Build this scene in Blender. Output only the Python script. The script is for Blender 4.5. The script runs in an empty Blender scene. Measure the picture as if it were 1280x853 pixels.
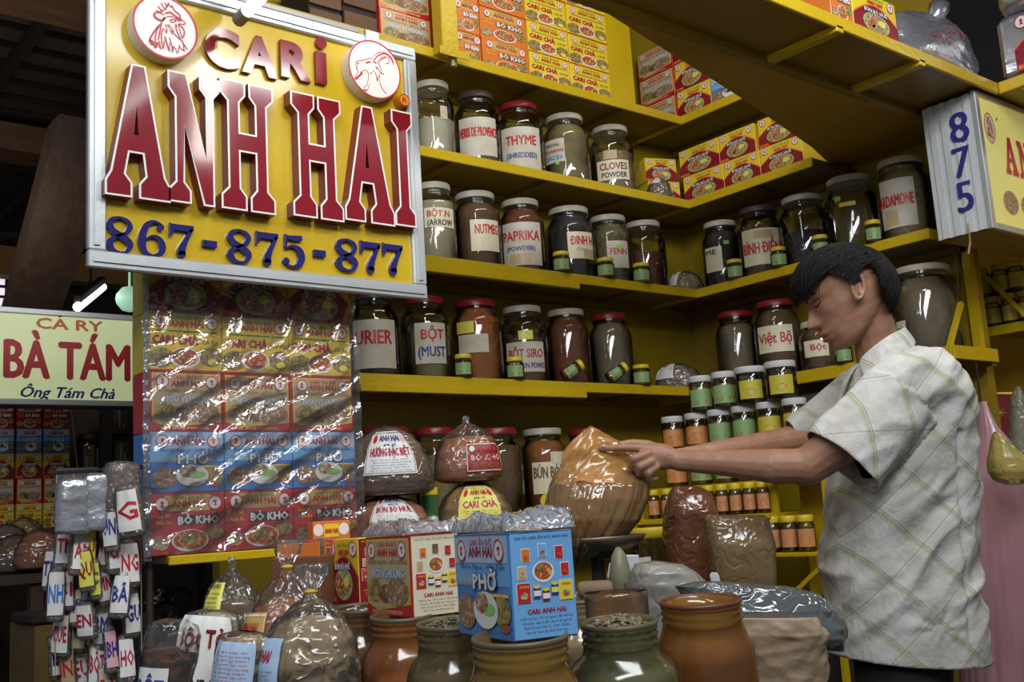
import bpy, math, random
import numpy as np
from mathutils import Vector, Matrix, noise
from mathutils.geometry import tessellate_polygon
S = bpy.context.scene
C = S.collection
PI = math.pi
rnd = random.Random(7)

# ------------------------------------------------------------------ camera
YAW, PITCH, ROLL, FPX = math.radians(50.41), math.radians(9.38), math.radians(-3.59), 1341.0
F_ = Vector((math.cos(YAW)*math.cos(PITCH), math.sin(YAW)*math.cos(PITCH), math.sin(PITCH)))
R0 = F_.cross(Vector((0, 0, 1))).normalized()
U0 = R0.cross(F_)
RR = R0*math.cos(ROLL)+U0*math.sin(ROLL)
UU = -R0*math.sin(ROLL)+U0*math.cos(ROLL)
cam_d = bpy.data.cameras.new('camera')
cam = bpy.data.objects.new('camera', cam_d)
C.objects.link(cam)
cam.matrix_world = Matrix((RR, UU, -F_)).transposed().to_4x4()
cam_d.sensor_width = 36.0
cam_d.lens = FPX*36.0/1280.0
cam_d.clip_start = 0.05
cam_d.clip_end = 100
S.camera = cam
FLOOR = -1.17          # the camera is held 1.17 m above the floor


def P(px, py, ax, val):
    """the point where the line of sight of a photo pixel meets the plane x / y / z = val, or lies at depth d"""
    d = F_+RR*((px-640)/FPX)-UU*((py-426.5)/FPX)
    if ax == 'D':
        return d*val
    return d*(val/d['XYZ'.index(ax)])


# ------------------------------------------------------------------ world, lamps, exposure
world = bpy.data.worlds.new('market_hall_air')
S.world = world
world.use_nodes = True
bg = world.node_tree.nodes['Background']
bg.inputs[0].default_value = (0.75, 0.85, 1.0, 1)
bg.inputs[1].default_value = 0.16


def area(name, loc, target, sx, sy, power, col=(1, 0.97, 0.92)):
    d = bpy.data.lights.new(name, 'AREA')
    d.shape = 'RECTANGLE'; d.size = sx; d.size_y = sy; d.energy = power; d.color = col
    o = bpy.data.objects.new(name, d); C.objects.link(o)
    o.location = loc
    z = (Vector(loc)-Vector(target)).normalized()
    x = Vector((1, 0, 0)) if abs(z.x) < 0.9 else Vector((0, 1, 0))
    x = (x-z*x.dot(z)).normalized(); y = z.cross(x)
    o.matrix_world = Matrix.Translation(loc) @ Matrix((x, y, z)).transposed().to_4x4()
    return o


area('front_fill_light', (0.3, -0.5, 1.9), (1.9, 1.9, 0.2), 2.6, 0.5, 62, (0.97, 0.98, 1.0))  # broad unseen fill, added to brighten the fronts facing the camera
area('tube_light_over_counter', (1.9, 0.7, 1.75), (1.7, 2.0, 0.0), 1.6, 0.12, 16, (0.97, 0.98, 1.0))
area('tube_light_over_sign', (1.25, 1.55, 1.62), (1.9, 2.9, 1.2), 0.10, 1.1, 6, (1, 0.97, 0.88))
area('tube_light_left_aisle', (-0.6, 0.9, 1.8), (1.2, 2.4, 0.2), 1.2, 0.10, 10, (0.85, 0.92, 1.0))
area('left_stall_fill_light', (0.6, 4.0, 1.7), (1.2, 5.0, 0.0), 1.2, 0.12, 1.5, (0.9, 0.95, 1.0))  # weak unseen fill, added to lift the dark neighbour stall
area('roof_fill_light', (0.9, 5.5, 1.5), (1.6, 6.6, 3.0), 1.2, 0.12, 7, (1.0, 0.9, 0.8))  # unseen fill, added and aimed upward so the roof timbers show
area('tube_light_behind_loft', (2.3, 2.1, 2.3), (2.3, 2.9, 1.6), 1.2, 0.10, 6, (1, 0.96, 0.85))
area('tube_light_next_stall', (4.3, 0.6, 1.6), (4.2, 1.5, 0.3), 1.0, 0.10, 10, (1, 0.92, 0.8))
S.view_settings.view_transform = 'Standard'
S.view_settings.look = 'None'
S.view_settings.gamma = 1
S.view_settings.use_curve_mapping = False
S.view_settings.exposure = -0.12

# ------------------------------------------------------------------ materials
_mats = {}


def MAT(name, col=(0.8, 0.8, 0.8), rough=0.5, metal=0.0, var=None, vscale=20.0, bump=0.0, bscale=60.0,
        emit=0.0, ecol=None, spec=0.5, coat=0.0, sub=0.0, seed=0, stretch=(1, 1, 1), detail=4.0, sharp=(0.3, 0.7)):
    if name in _mats:
        return _mats[name]
    m = bpy.data.materials.new(name); m.use_nodes = True
    nt = m.node_tree; b = nt.nodes['Principled BSDF']
    b.inputs['Base Color'].default_value = (*col, 1)
    b.inputs['Roughness'].default_value = rough
    b.inputs['Metallic'].default_value = metal
    b.inputs['Specular IOR Level'].default_value = spec
    b.inputs['Coat Weight'].default_value = coat
    b.inputs['Coat Roughness'].default_value = 0.08
    if sub:
        b.inputs['Subsurface Weight'].default_value = sub
        b.inputs['Subsurface Radius'].default_value = (0.012, 0.005, 0.003)
    tc = nt.nodes.new('ShaderNodeTexCoord')
    mp = nt.nodes.new('ShaderNodeMapping'); mp.inputs['Scale'].default_value = stretch
    mp.inputs['Location'].default_value = (seed*3.1, seed*1.7, seed)
    nt.links.new(tc.outputs['Object'], mp.inputs[0])
    if var:
        n = nt.nodes.new('ShaderNodeTexNoise'); n.inputs['Scale'].default_value = vscale
        n.inputs['Detail'].default_value = detail
        nt.links.new(mp.outputs[0], n.inputs['Vector'])
        r = nt.nodes.new('ShaderNodeValToRGB')
        cols = [col]+list(var) if isinstance(var[0], (tuple, list)) else [col, var]
        el = r.color_ramp.elements
        el[0].position = sharp[0]; el[1].position = sharp[1]
        el[0].color = (*cols[0], 1); el[1].color = (*cols[-1], 1)
        for i, cc in enumerate(cols[1:-1]):
            e = el.new(sharp[0]+(sharp[1]-sharp[0])*(i+1)/(len(cols)-1)); e.color = (*cc, 1)
        nt.links.new(n.outputs['Fac'], r.inputs[0])
        nt.links.new(r.outputs[0], b.inputs['Base Color'])
    if bump:
        n2 = nt.nodes.new('ShaderNodeTexNoise'); n2.inputs['Scale'].default_value = bscale
        n2.inputs['Detail'].default_value = 5
        nt.links.new(mp.outputs[0], n2.inputs['Vector'])
        bp = nt.nodes.new('ShaderNodeBump'); bp.inputs['Strength'].default_value = bump
        bp.inputs['Distance'].default_value = 0.01
        nt.links.new(n2.outputs['Fac'], bp.inputs['Height'])
        nt.links.new(bp.outputs[0], b.inputs['Normal'])
        if coat:
            nt.links.new(bp.outputs[0], b.inputs['Coat Normal'])
    if emit:
        b.inputs['Emission Color'].default_value = (*(ecol or col), 1)
        b.inputs['Emission Strength'].default_value = emit
    _mats[name] = m
    return m


def CLEAR(name, tint=(1, 1, 1), rough=0.06, refl=0.06, haze=0.0, hcol=(0.8, 0.8, 0.8), bump=0.0, bscale=30.0, stretch=(1, 1, 1), ior=1.45, vor=0.0):
    """thin clear sheet or glass wall: see-through, with a fresnel shine and a little milky haze"""
    if name in _mats:
        return _mats[name]
    m = bpy.data.materials.new(name); m.use_nodes = True
    nt = m.node_tree; nt.nodes.remove(nt.nodes['Principled BSDF'])
    out = [n for n in nt.nodes if n.type == 'OUTPUT_MATERIAL'][0]
    tr = nt.nodes.new('ShaderNodeBsdfTransparent'); tr.inputs[0].default_value = (*tint, 1)
    df = nt.nodes.new('ShaderNodeBsdfDiffuse'); df.inputs[0].default_value = (*hcol, 1)
    gl = nt.nodes.new('ShaderNodeBsdfGlossy'); gl.inputs['Roughness'].default_value = rough
    fr = nt.nodes.new('ShaderNodeFresnel'); fr.inputs[0].default_value = ior
    ad = nt.nodes.new('ShaderNodeMath'); ad.operation = 'ADD'; ad.inputs[1].default_value = refl; ad.use_clamp = True
    m1 = nt.nodes.new('ShaderNodeMixShader'); m1.inputs[0].default_value = haze
    m2 = nt.nodes.new('ShaderNodeMixShader')
    L = nt.links.new
    L(tr.outputs[0], m1.inputs[1]); L(df.outputs[0], m1.inputs[2])
    L(fr.outputs[0], ad.inputs[0]); L(ad.outputs[0], m2.inputs[0])
    L(m1.outputs[0], m2.inputs[1]); L(gl.outputs[0], m2.inputs[2]); L(m2.outputs[0], out.inputs[0])
    if bump:
        tc = nt.nodes.new('ShaderNodeTexCoord'); mp = nt.nodes.new('ShaderNodeMapping')
        mp.inputs['Scale'].default_value = stretch
        L(tc.outputs['Object'], mp.inputs[0])
        n = nt.nodes.new('ShaderNodeTexNoise'); n.inputs['Scale'].default_value = bscale; n.inputs['Detail'].default_value = 1.2
        n.inputs['Distortion'].default_value = 0.8
        L(mp.outputs[0], n.inputs['Vector'])
        hsrc = n.outputs['Fac']
        if vor:      # sharp creases where the noise crosses its middle value
            sb = nt.nodes.new('ShaderNodeMath'); sb.operation = 'SUBTRACT'; sb.inputs[1].default_value = 0.5
            ab = nt.nodes.new('ShaderNodeMath'); ab.operation = 'ABSOLUTE'
            mn = nt.nodes.new('ShaderNodeMath'); mn.operation = 'MINIMUM'; mn.inputs[1].default_value = 0.12
            L(n.outputs['Fac'], sb.inputs[0]); L(sb.outputs[0], ab.inputs[0]); L(ab.outputs[0], mn.inputs[0])
            ml = nt.nodes.new('ShaderNodeMath'); ml.operation = 'MULTIPLY'; ml.inputs[1].default_value = vor*3
            L(mn.outputs[0], ml.inputs[0]); hsrc = ml.outputs[0]
        bp = nt.nodes.new('ShaderNodeBump'); bp.inputs['Strength'].default_value = bump; bp.inputs['Distance'].default_value = 0.010
        L(hsrc, bp.inputs['Height'])
        for s in (gl, fr, df):
            L(bp.outputs[0], s.inputs['Normal'])
    _mats[name] = m
    return m


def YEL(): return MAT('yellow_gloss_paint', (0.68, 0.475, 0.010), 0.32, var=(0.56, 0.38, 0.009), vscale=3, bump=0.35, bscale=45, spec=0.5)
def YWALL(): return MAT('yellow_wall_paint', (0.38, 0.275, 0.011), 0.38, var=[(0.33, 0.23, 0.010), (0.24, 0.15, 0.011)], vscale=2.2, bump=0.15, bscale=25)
def YUND(): return MAT('shaded_yellow_underside', (0.29, 0.185, 0.014), 0.38, var=(0.22, 0.13, 0.012), vscale=3, bump=0.1, bscale=30)  # darker copy of the yellow paint: underside shade put into the colour
def INK(n): return MAT('ink_'+n, INKS[n], 0.42)


INKS = dict(red=(0.55, 0.02, 0.03), crimson=(0.45, 0.01, 0.06), darkred=(0.26, 0.01, 0.02), white=(0.82, 0.82, 0.78), black=(0.02, 0.02, 0.025),
            navy=(0.03, 0.035, 0.25), blue=(0.05, 0.22, 0.60), skyblue=(0.18, 0.45, 0.80), paleblue=(0.45, 0.62, 0.82), yellow=(0.85, 0.62, 0.04),
            lemon=(0.80, 0.75, 0.12), gold=(0.62, 0.42, 0.12), tan=(0.55, 0.42, 0.22), cream=(0.78, 0.72, 0.52), green=(0.10, 0.30, 0.06),
            lime=(0.30, 0.62, 0.16), orange=(0.75, 0.20, 0.03), brown=(0.20, 0.09, 0.04), pink=(0.75, 0.42, 0.5), grey=(0.4, 0.4, 0.4), darkgreen=(0.04, 0.13, 0.04))


def FOOD(k):
    sets = dict(stew=[(0.45, 0.05, 0.02), (0.65, 0.14, 0.03), (0.20, 0.03, 0.02), (0.75, 0.42, 0.15)],
                herbs=[(0.08, 0.18, 0.04), (0.40, 0.12, 0.05), (0.22, 0.30, 0.08), (0.5, 0.3, 0.1)],
                spice=[(0.25, 0.12, 0.06), (0.45, 0.26, 0.12), (0.12, 0.06, 0.04), (0.55, 0.4, 0.25)],
                meat=[(0.4, 0.06, 0.04), (0.55, 0.3, 0.2), (0.12, 0.25, 0.06), (0.65, 0.5, 0.35)])
    c = sets[k]
    return MAT('printed_'+k, c[0], 0.42, var=c[1:], vscale=130, detail=2, sharp=(0.40, 0.60))


# ------------------------------------------------------------------ mesh building
class MB:
    def __init__(s):
        s.v = []; s.f = []; s.m = []; s.T = Matrix.Identity(4); s.mi = 0

    def add(s, vs, fs, mi=None):
        b = len(s.v); T = s.T
        s.v += [tuple(T @ Vector(p)) for p in vs]
        s.f += [tuple(i+b for i in f) for f in fs]
        s.m += [s.mi if mi is None else mi]*len(fs)
        return s

    def box(s, x0, y0, z0, x1, y1, z1, bev=0.0, mi=None):
        if bev <= 0:
            vs = [(x, y, z) for z in (z0, z1) for y in (y0, y1) for x in (x0, x1)]
            fs = [(0, 2, 3, 1), (4, 5, 7, 6), (0, 1, 5, 4), (2, 6, 7, 3), (0, 4, 6, 2), (1, 3, 7, 5)]
            return s.add(vs, fs, mi)
        bm_v = []; fs = []
        X = (x0, x1); Y = (y0, y1); Z = (z0, z1); sg = (1, -1)
        idx = {}
        for i in (0, 1):
            for j in (0, 1):
                for k in (0, 1):
                    for a in range(3):
                        p = [X[i]+sg[i]*bev, Y[j]+sg[j]*bev, Z[k]+sg[k]*bev]
                        p[a] = (X, Y, Z)[a][(i, j, k)[a]]
                        idx[i, j, k, a] = len(bm_v); bm_v.append(p)
        for k in (0, 1):
            q = [(0, 0), (1, 0), (1, 1), (0, 1)]
            f = [idx[i, j, k, 2] for i, j in q]; fs.append(tuple(f if k else f[::-1]))
            f = [idx[i, k, j, 1] for i, j in q]; fs.append(tuple(f[::-1] if k else f))
            f = [idx[k, i, j, 0] for i, j in q]; fs.append(tuple(f if k else f[::-1]))
        for i in (0, 1):
            for j in (0, 1):
                for k in (0, 1):
                    f = (idx[i, j, k, 0], idx[i, j, k, 1], idx[i, j, k, 2])
                    fs.append(f if (i+j+k) % 2 else f[::-1])
        for i in (0, 1):
            for j in (0, 1):
                fs.append((idx[i, j, 0, 0], idx[i, j, 1, 0], idx[i, j, 1, 1], idx[i, j, 0, 1]))
                fs.append((idx[i, 0, j, 0], idx[i, 1, j, 0], idx[i, 1, j, 2], idx[i, 0, j, 2]))
                fs.append((idx[0, i, j, 1], idx[1, i, j, 1], idx[1, i, j, 2], idx[0, i, j, 2]))
        return s.add(bm_v, fs, mi)

    def lathe(s, prof, n=24, mi=None, cx=0, cy=0, cap0=True, cap1=True, a0=0.0, a1=2*PI):
        full = abs(a1-a0-2*PI) < 1e-6
        k = n if full else n+1
        vs = []
        for r, z in prof:
            for i in range(k):
                a = a0+(a1-a0)*i/n
                vs.append((cx+r*math.cos(a), cy+r*math.sin(a), z))
        fs = []
        for j in range(len(prof)-1):
            for i in range(n):
                i2 = (i+1) % k
                fs.append((j*k+i, j*k+i2, (j+1)*k+i2, (j+1)*k+i))
        if full and cap0: fs.append(tuple(range(k))[::-1])
        if full and cap1: fs.append(tuple((len(prof)-1)*k+i for i in range(k)))
        return s.add(vs, fs, mi)

    def tube(s, pts, r, n=8, mi=None, caps=True):
        pts = [Vector(p) for p in pts]
        rs = r if isinstance(r, (list, tuple)) else [r]*len(pts)
        vs = []; fs = []
        t0 = (pts[1]-pts[0]).normalized()
        nrm = t0.orthogonal().normalized()
        for i, p in enumerate(pts):
            t = (pts[min(i+1, len(pts)-1)]-pts[max(i-1, 0)]).normalized()
            nrm = (nrm-t*nrm.dot(t)).normalized(); bi = t.cross(nrm)
            for j in range(n):
                a = 2*PI*j/n
                vs.append(p+(nrm*math.cos(a)+bi*math.sin(a))*rs[i])
        for i in range(len(pts)-1):
            for j in range(n):
                j2 = (j+1) % n
                fs.append((i*n+j, i*n+j2, (i+1)*n+j2, (i+1)*n+j))
        if caps:
            fs.append(tuple(range(n))[::-1]); fs.append(tuple((len(pts)-1)*n+j for j in range(n)))
        return s.add(vs, fs, mi)

    def poly(s, pts, y=0.0, mi=None, thick=0.0):
        """flat polygon in the local xz plane facing -y; with thickness it reaches back to y+thick"""
        tri = tessellate_polygon([[Vector((p[0], p[1], 0)) for p in pts]])
        n = len(pts)
        area2 = sum(pts[i][0]*pts[(i+1) % n][1]-pts[(i+1) % n][0]*pts[i][1] for i in range(n))
        fs = []
        for t in tri:
            a, b, c = [pts[i] for i in t]
            o = (b[0]-a[0])*(c[1]-a[1])-(c[0]-a[0])*(b[1]-a[1])
            fs.append(tuple(t) if o > 0 else tuple(t)[::-1])
        vs = [(p[0], y, p[1]) for p in pts]
        if thick:
            vs += [(p[0], y+thick, p[1]) for p in pts]
            for i in range(n):
                j = (i+1) % n
                f = (i, i+n, j+n, j)
                fs.append(f if area2 > 0 else f[::-1])
            fs += [tuple(i+n for i in f)[::-1] for f in fs[:len(tri)]]
        return s.add(vs, fs, mi)

    def rect(s, x0, z0, x1, z1, y=0.0, mi=None):
        return s.add([(x0, y, z0), (x1, y, z0), (x1, y, z1), (x0, y, z1)], [(0, 1, 2, 3)], mi)

    def ell(s, cx, cz, rx, rz, y=0.0, mi=None, n=20, thick=0.0, a0=0, a1=2*PI):
        k = n if a1-a0 > 6.28 else n+1
        return s.poly([(cx+rx*math.cos(a0+(a1-a0)*i/n), cz+rz*math.sin(a0+(a1-a0)*i/n)) for i in range(k)], y, mi, thick)

    def ring(s, cx, cz, rx, rz, w, y=0.0, mi=None, n=24, thick=0.0):
        vs = []; fs = []
        for i in range(n):
            a = 2*PI*i/n; c, d = math.cos(a), math.sin(a)
            vs += [(cx+rx*c, y, cz+rz*d), (cx+(rx-w)*c, y, cz+(rz-w)*d)]
            if thick: vs += [(cx+rx*c, y+thick, cz+rz*d), (cx+(rx-w)*c, y+thick, cz+(rz-w)*d)]
        k = 4 if thick else 2
        for i in range(n):
            a = i*k; b = ((i+1) % n)*k
            fs.append((a, b, b+1, a+1))
            if thick: fs += [(a, a+2, b+2, b), (a+1, b+1, b+3, a+3)]
        return s.add(vs, fs, mi)

    def stroke(s, pts, w, y=0.0, mi=None, thick=0.0, sub=5):
        """flat brush stroke through points, width w or one width per point"""
        ws = w if isinstance(w, (list, tuple)) else [w]*len(pts)
        P2 = [(p[0], p[1], ws[i]) for i, p in enumerate(pts)]
        out = []
        for i in range(len(P2)-1):
            p0 = P2[max(i-1, 0)]; p1 = P2[i]; p2 = P2[i+1]; p3 = P2[min(i+2, len(P2)-1)]
            for k in range(sub):
                t = k/sub
                out.append([0.5*((2*p1[a])+(-p0[a]+p2[a])*t+(2*p0[a]-5*p1[a]+4*p2[a]-p3[a])*t*t+(-p0[a]+3*p1[a]-3*p2[a]+p3[a])*t**3) for a in range(3)])
        out.append(list(P2[-1]))
        vs = []; fs = []; n = len(out)
        for i, q in enumerate(out):
            a = out[max(i-1, 0)]; b = out[min(i+1, n-1)]
            dx, dz = b[0]-a[0], b[1]-a[1]; l = math.hypot(dx, dz) or 1
            nx, nz = -dz/l*q[2]/2, dx/l*q[2]/2
            vs += [(q[0]-nx, y, q[1]-nz), (q[0]+nx, y, q[1]+nz)]
        for i in range(n-1):
            fs.append((2*i, 2*i+2, 2*i+3, 2*i+1))
        if thick:
            o = len(vs); vs += [(v[0], v[1]+thick, v[2]) for v in vs]
            for i in range(n-1):
                fs.append((2*i, 2*i+o, 2*i+2+o, 2*i+2)); fs.append((2*i+1, 2*i+3, 2*i+3+o, 2*i+1+o))
            fs.append((0, 1, 1+o, o)); fs.append((2*n-2, 2*n-2+o, 2*n-1+o, 2*n-1))
        return s.add(vs, fs, mi)

    def text(s, t, x0, z0, x1, z1, y=0.0, mi=None, bold=0.0, thick=0.0, slant=0.0, fitw=True, align='C', res=2):
        dup = 0 if thick else bold
        vs, fs, w, h = glyphs(t, bold if thick else 0.0, thick, slant, res)
        sz = (z1-z0)/h
        sx = (x1-x0)/w if fitw else sz
        if not fitw and w*sx > (x1-x0): sx = (x1-x0)/w
        off = x0 if (fitw or align == 'L') else (x0+x1)/2-w*sx/2
        if thick == 0 and dup:
            b = dup*sz
            for i, (dx, dz) in enumerate(((-b, 0), (b, 0), (0, b*.7), (0, -b*.7))[:4 if dup > .02 else 2]):
                s.add([(off+v[0]*sx+dx, y+v[1]-.00012*i, z0+v[2]*sz+dz) for v in vs], fs, mi)
            return s
        return s.add([(off+v[0]*sx, y+v[1], z0+v[2]*sz) for v in vs], fs, mi)

    def mesh(s, name, mats, smooth=False, angle=None):
        me = bpy.data.meshes.new(name)
        me.from_pydata(s.v, [], s.f)
        for m in (mats if isinstance(mats, (list, tuple)) else [mats]):
            me.materials.append(m)
        if any(s.m): me.polygons.foreach_set('material_index', s.m)
        if smooth:
            me.polygons.foreach_set('use_smooth', [True]*len(me.polygons))
            if angle: me.set_sharp_from_angle(angle=angle)
        me.update()
        return me

    def build(s, name, mats, parent=None, smooth=False, angle=None, loc=None, rot=None):
        return put(name, s.mesh(name, mats, smooth, angle), parent, loc, rot)


_gl = {}


def glyphs(t, bold=0.0, thick=0.0, slant=0.0, res=2):
    """outline letters as a mesh in the xz plane, facing -y, box from 0,0 to w,h (cap height fitted)"""
    key = (t, bold, thick, slant, res)
    if key in _gl: return _gl[key]
    c = bpy.data.curves.new('t', 'FONT'); c.body = t.replace('Đ', 'D'); c.size = 1; c.offset = bold
    c.resolution_u = res; c.extrude = 0; c.shear = slant
    o = bpy.data.objects.new('t', c)
    me = o.to_mesh()
    n = len(me.vertices); co = np.empty(n*3); me.vertices.foreach_get('co', co); co = co.reshape(-1, 3)
    fs = [tuple(p.vertices) for p in me.polygons]
    vs = [(float(a), 0.0, float(b)) for a, b, _ in co]
    o.to_mesh_clear(); bpy.data.objects.remove(o); bpy.data.curves.remove(c)
    for i, ch in enumerate(t):
        if ch == 'Đ':
            pre = glyphs(t[:i]+'D', bold, 0, slant, res)[2]-0.62 if i else 0.0
            b = len(vs); vs += [(pre-0.06, -0.0005, .32), (pre+.34, -0.0005, .32), (pre+.34, -0.0005, .42), (pre-0.06, -0.0005, .42)]; fs.append((b, b+1, b+2, b+3))
    if not vs: vs = [(0, 0, 0), (1, 0, 0), (1, 0, 1)]; fs = []
    x0 = min(v[0] for v in vs); x1 = max(v[0] for v in vs)
    cap = 0.70 if any(ch.isupper() or ch.isdigit() for ch in t) else max(v[2] for v in vs)
    vs = [(v[0]-x0, v[1], v[2]) for v in vs]
    # make sure faces look towards -y
    f2 = []
    for f in fs:
        a, b, d = [vs[i] for i in f[:3]]
        o_ = (b[0]-a[0])*(d[2]-a[2])-(d[0]-a[0])*(b[2]-a[2])
        f2.append(f if o_ >= 0 else f[::-1])
    if thick:
        k = len(vs); edges = {}
        for f in f2:
            for i in range(len(f)):
                e = (f[i], f[(i+1) % len(f)]); edges[e] = edges.get(e, 0)+1
        side = [(a, a+k, b+k, b) for (a, b) in edges if (b, a) not in edges]
        vs = vs+[(v[0], thick, v[2]) for v in vs]; f2 = f2+side
    _gl[key] = (vs, f2, x1-x0, cap)
    return _gl[key]


def put(name, me, parent=None, loc=None, rot=None):
    o = bpy.data.objects.new(name, me); C.objects.link(o)
    if parent: o.parent = parent
    if loc is not None: o.location = loc
    if rot is not None: o.rotation_euler = rot
    return o


def tag(o, label, cat, group=None):
    o['label'] = label; o['category'] = cat
    if group: o['group'] = group
    return o


def thing(name, label, cat, loc=(0, 0, 0), rz=0.0, group=None, rot=None):
    o = bpy.data.objects.new(name, None); C.objects.link(o); o.empty_display_size = 0.05
    o.location = loc; o.rotation_euler = rot if rot else (0, 0, rz)
    return tag(o, label, cat, group)


def struct(name, mb, mats, **k):
    o = mb.build(name, mats, **k); o['kind'] = 'structure'; return o


def face_cam(x, y):
    """z rotation that turns the local -y side of a thing at x, y towards the camera"""
    return math.atan2(-x, y)


def depth_of(v):
    return Vector(v).dot(F_)


def nz(x, y, z, k=0):
    return noise.noise(Vector((x, y, z+k*17.3)))

# ------------------------------------------------------------------ the setting
AY, BX = 2.90, 3.42            # front planes of the two shelf wings (they meet in a corner)
AW, BW = 3.20, 3.72            # wall surfaces behind them
m_floor = MAT('worn_tile_floor', (0.10, 0.09, 0.08), 0.55, var=(0.05, 0.045, 0.04), vscale=4, bump=0.2, bscale=12)
m = MB(); m.box(-3, -2.5, FLOOR-0.1, 9, 12.2, FLOOR); struct('floor', m, m_floor)
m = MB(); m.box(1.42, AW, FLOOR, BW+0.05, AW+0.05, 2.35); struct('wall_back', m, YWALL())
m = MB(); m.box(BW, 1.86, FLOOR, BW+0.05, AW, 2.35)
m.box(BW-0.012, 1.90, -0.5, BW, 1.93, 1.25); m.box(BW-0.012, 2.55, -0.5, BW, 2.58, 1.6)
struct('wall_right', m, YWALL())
m = MB(); m.box(4.45, -0.5, FLOOR, 4.5, 3.2, 1.30)
struct('wall_far_right', m, MAT('stained_yellow_wall', (0.58, 0.36, 0.02), 0.5, var=[(0.54, 0.30, 0.015), (0.62, 0.44, 0.12)], vscale=3, bump=0.1))
m_dark = MAT('soot_dark_timber', (0.03, 0.018, 0.012), 0.7, var=(0.02, 0.012, 0.01), vscale=8)
m_beam = MAT('brown_roof_timber', (0.16, 0.075, 0.03), 0.6, var=(0.10, 0.045, 0.02), vscale=3, stretch=(1, 6, 6))
m = MB(); m.box(-2, 11.5, FLOOR, 9, 11.6, 3.1); struct('wall_far', m, m_dark)
m = MB(); m.box(-3, -2.5, 3.08, 9, 12.2, 3.12)
struct('ceiling', m, MAT('dark_roof_sheet', (0.09, 0.065, 0.055), 0.7, var=(0.06, 0.045, 0.04), vscale=2))
# roof battens: each a strip of its own under the roof sheet
me = None
b0 = MB(); b0.box(-1, -0.012, 0, 7, 0.012, 0.03)
me = b0.mesh('batten', m_dark)
roof = bpy.data.objects['ceiling']
for k in range(20):
    put('batten', me, roof, (0, 5.3+k*0.27, 3.04))
b0 = MB(); b0.box(-0.03, 0, 0, 0.03, 7, 0.06); me = b0.mesh('rafter', m_dark)
for k in range(6):
    put('rafter', me, roof, (0.2+k*0.75, 5, 2.97))
# three cross beams and one slanting brace of the market hall roof
yb = P(55, 29, 'Z', 2.74).y
m = MB(); m.box(-1, yb-.45, 2.74, 5, yb, 3.0); struct('trim_1', m, m_beam)
yb = P(50, 210, 'Z', 2.78).y
m = MB(); m.box(-1, yb-.30, 2.78, 5, yb, 2.98); struct('trim_2', m, m_beam)
m = MB(); m.box(-1, 10.9, P(15, 344, 'Y', 10.9).z, 6, 11.1, P(15, 308, 'Y', 10.9).z); struct('trim_3', m, MAT('orange_brown_timber', (0.35, 0.16, 0.04), 0.6))  # far beam in one even orange-brown
m = MB()
a, b = P(118, 150, 'Y', 5.3), P(45, 385, 'Y', 6.1)
d = (b-a).normalized(); s = Vector((0.17, 0, 0.0)); t = Vector((0, 0.2, 0))
m.add([a-s, a+s, a+s+t, a-s+t, b-s*0.8, b+s*0.8, b+s*0.8+t, b-s*0.8+t], [(0, 1, 5, 4), (1, 2, 6, 5), (2, 3, 7, 6), (3, 0, 4, 7), (3, 2, 1, 0), (4, 5, 6, 7)])
struct('trim_4', m, MAT('dark_brace_timber', (0.06, 0.035, 0.02), 0.6, var=(0.035, 0.02, 0.012), vscale=4, stretch=(6, 6, 1)))
# bright barred window in the far wall
wn = MB(); a, b = P(-25, 345, 'Y', 11.4), P(36, 388, 'Y', 11.4)
wn.box(a.x-0.04, 11.36, b.z-0.04, b.x+0.04, 11.5, a.z+0.04)
w = struct('window_1', wn, m_dark)
g = MB(); g.rect(a.x, b.z, b.x, a.z, y=11.35)
g.build('pane', MAT('daylit_window_pane', (0.8, 0.7, 0.8), 0.5, emit=1.1, ecol=(0.85, 0.75, 0.85)), w)
g = MB()
for k in range(1, 4):
    x = a.x+(b.x-a.x)*k/4; g.box(x-0.012, 11.32, b.z, x+0.012, 11.35, a.z)
for k in range(1, 3):
    z = b.z+(a.z-b.z)*k/3; g.box(a.x, 11.32, z-0.012, b.x, 11.35, z+0.012)
g.build('window_bars', m_dark, w)


# ------------------------------------------------------------------ wall shelves
def shelf(label, x0, x1, y0, y1, top, front, th=0.035, battens=(), extra=None, end=False):
    """board + painted edge strip on the front + battens under it; front 'y' faces -y, 'x' faces -x"""
    t = thing('wall_shelf', label, 'shelf', (x0, y0, top), group='yellow wall shelves')
    w, d = x1-x0, y1-y0
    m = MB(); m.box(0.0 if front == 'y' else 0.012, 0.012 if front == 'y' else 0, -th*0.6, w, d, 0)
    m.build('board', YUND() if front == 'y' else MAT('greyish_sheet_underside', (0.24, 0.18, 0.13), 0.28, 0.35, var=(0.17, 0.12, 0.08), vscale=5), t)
    m = MB()
    if front == 'y': m.box(0, 0, -th, w, 0.012, 0.002, 0.002)
    else: m.box(0, 0, -th, 0.012, d, 0.002, 0.002)
    m.build('edge_strip', YEL(), t)
    for q in battens:
        m = MB()
        if front == 'y': m.box(q-x0-0.012, 0.012, -th*0.95, q-x0+0.012, d, -th*0.6)
        else: m.box(0.012, q-y0-0.012, -th*0.95, w, q-y0+0.012, -th*0.6)
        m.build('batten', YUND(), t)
    if front == 'y':
        m = MB(); m.box(0.0, d-0.03, -th-0.012, w, d, -th*0.6); m.build('batten', YUND(), t)
    else:
        m = MB(); m.box(w-0.03, 0, -th-0.012, w, d, -th*0.6); m.build('batten', YUND(), t)
    if extra:
        m = MB(); m.box(extra[0]-x0, -0.006, -th-extra[2], extra[1]-x0, 0.02, -th+0.001, 0.002); m.build('second_edge_strip', YEL(), t)
    if end:
        m = MB(); m.box(0.0, -0.012, -th, w, 0, 0.002, 0.002); m.build('end_strip', YEL(), t)
    return t


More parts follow.
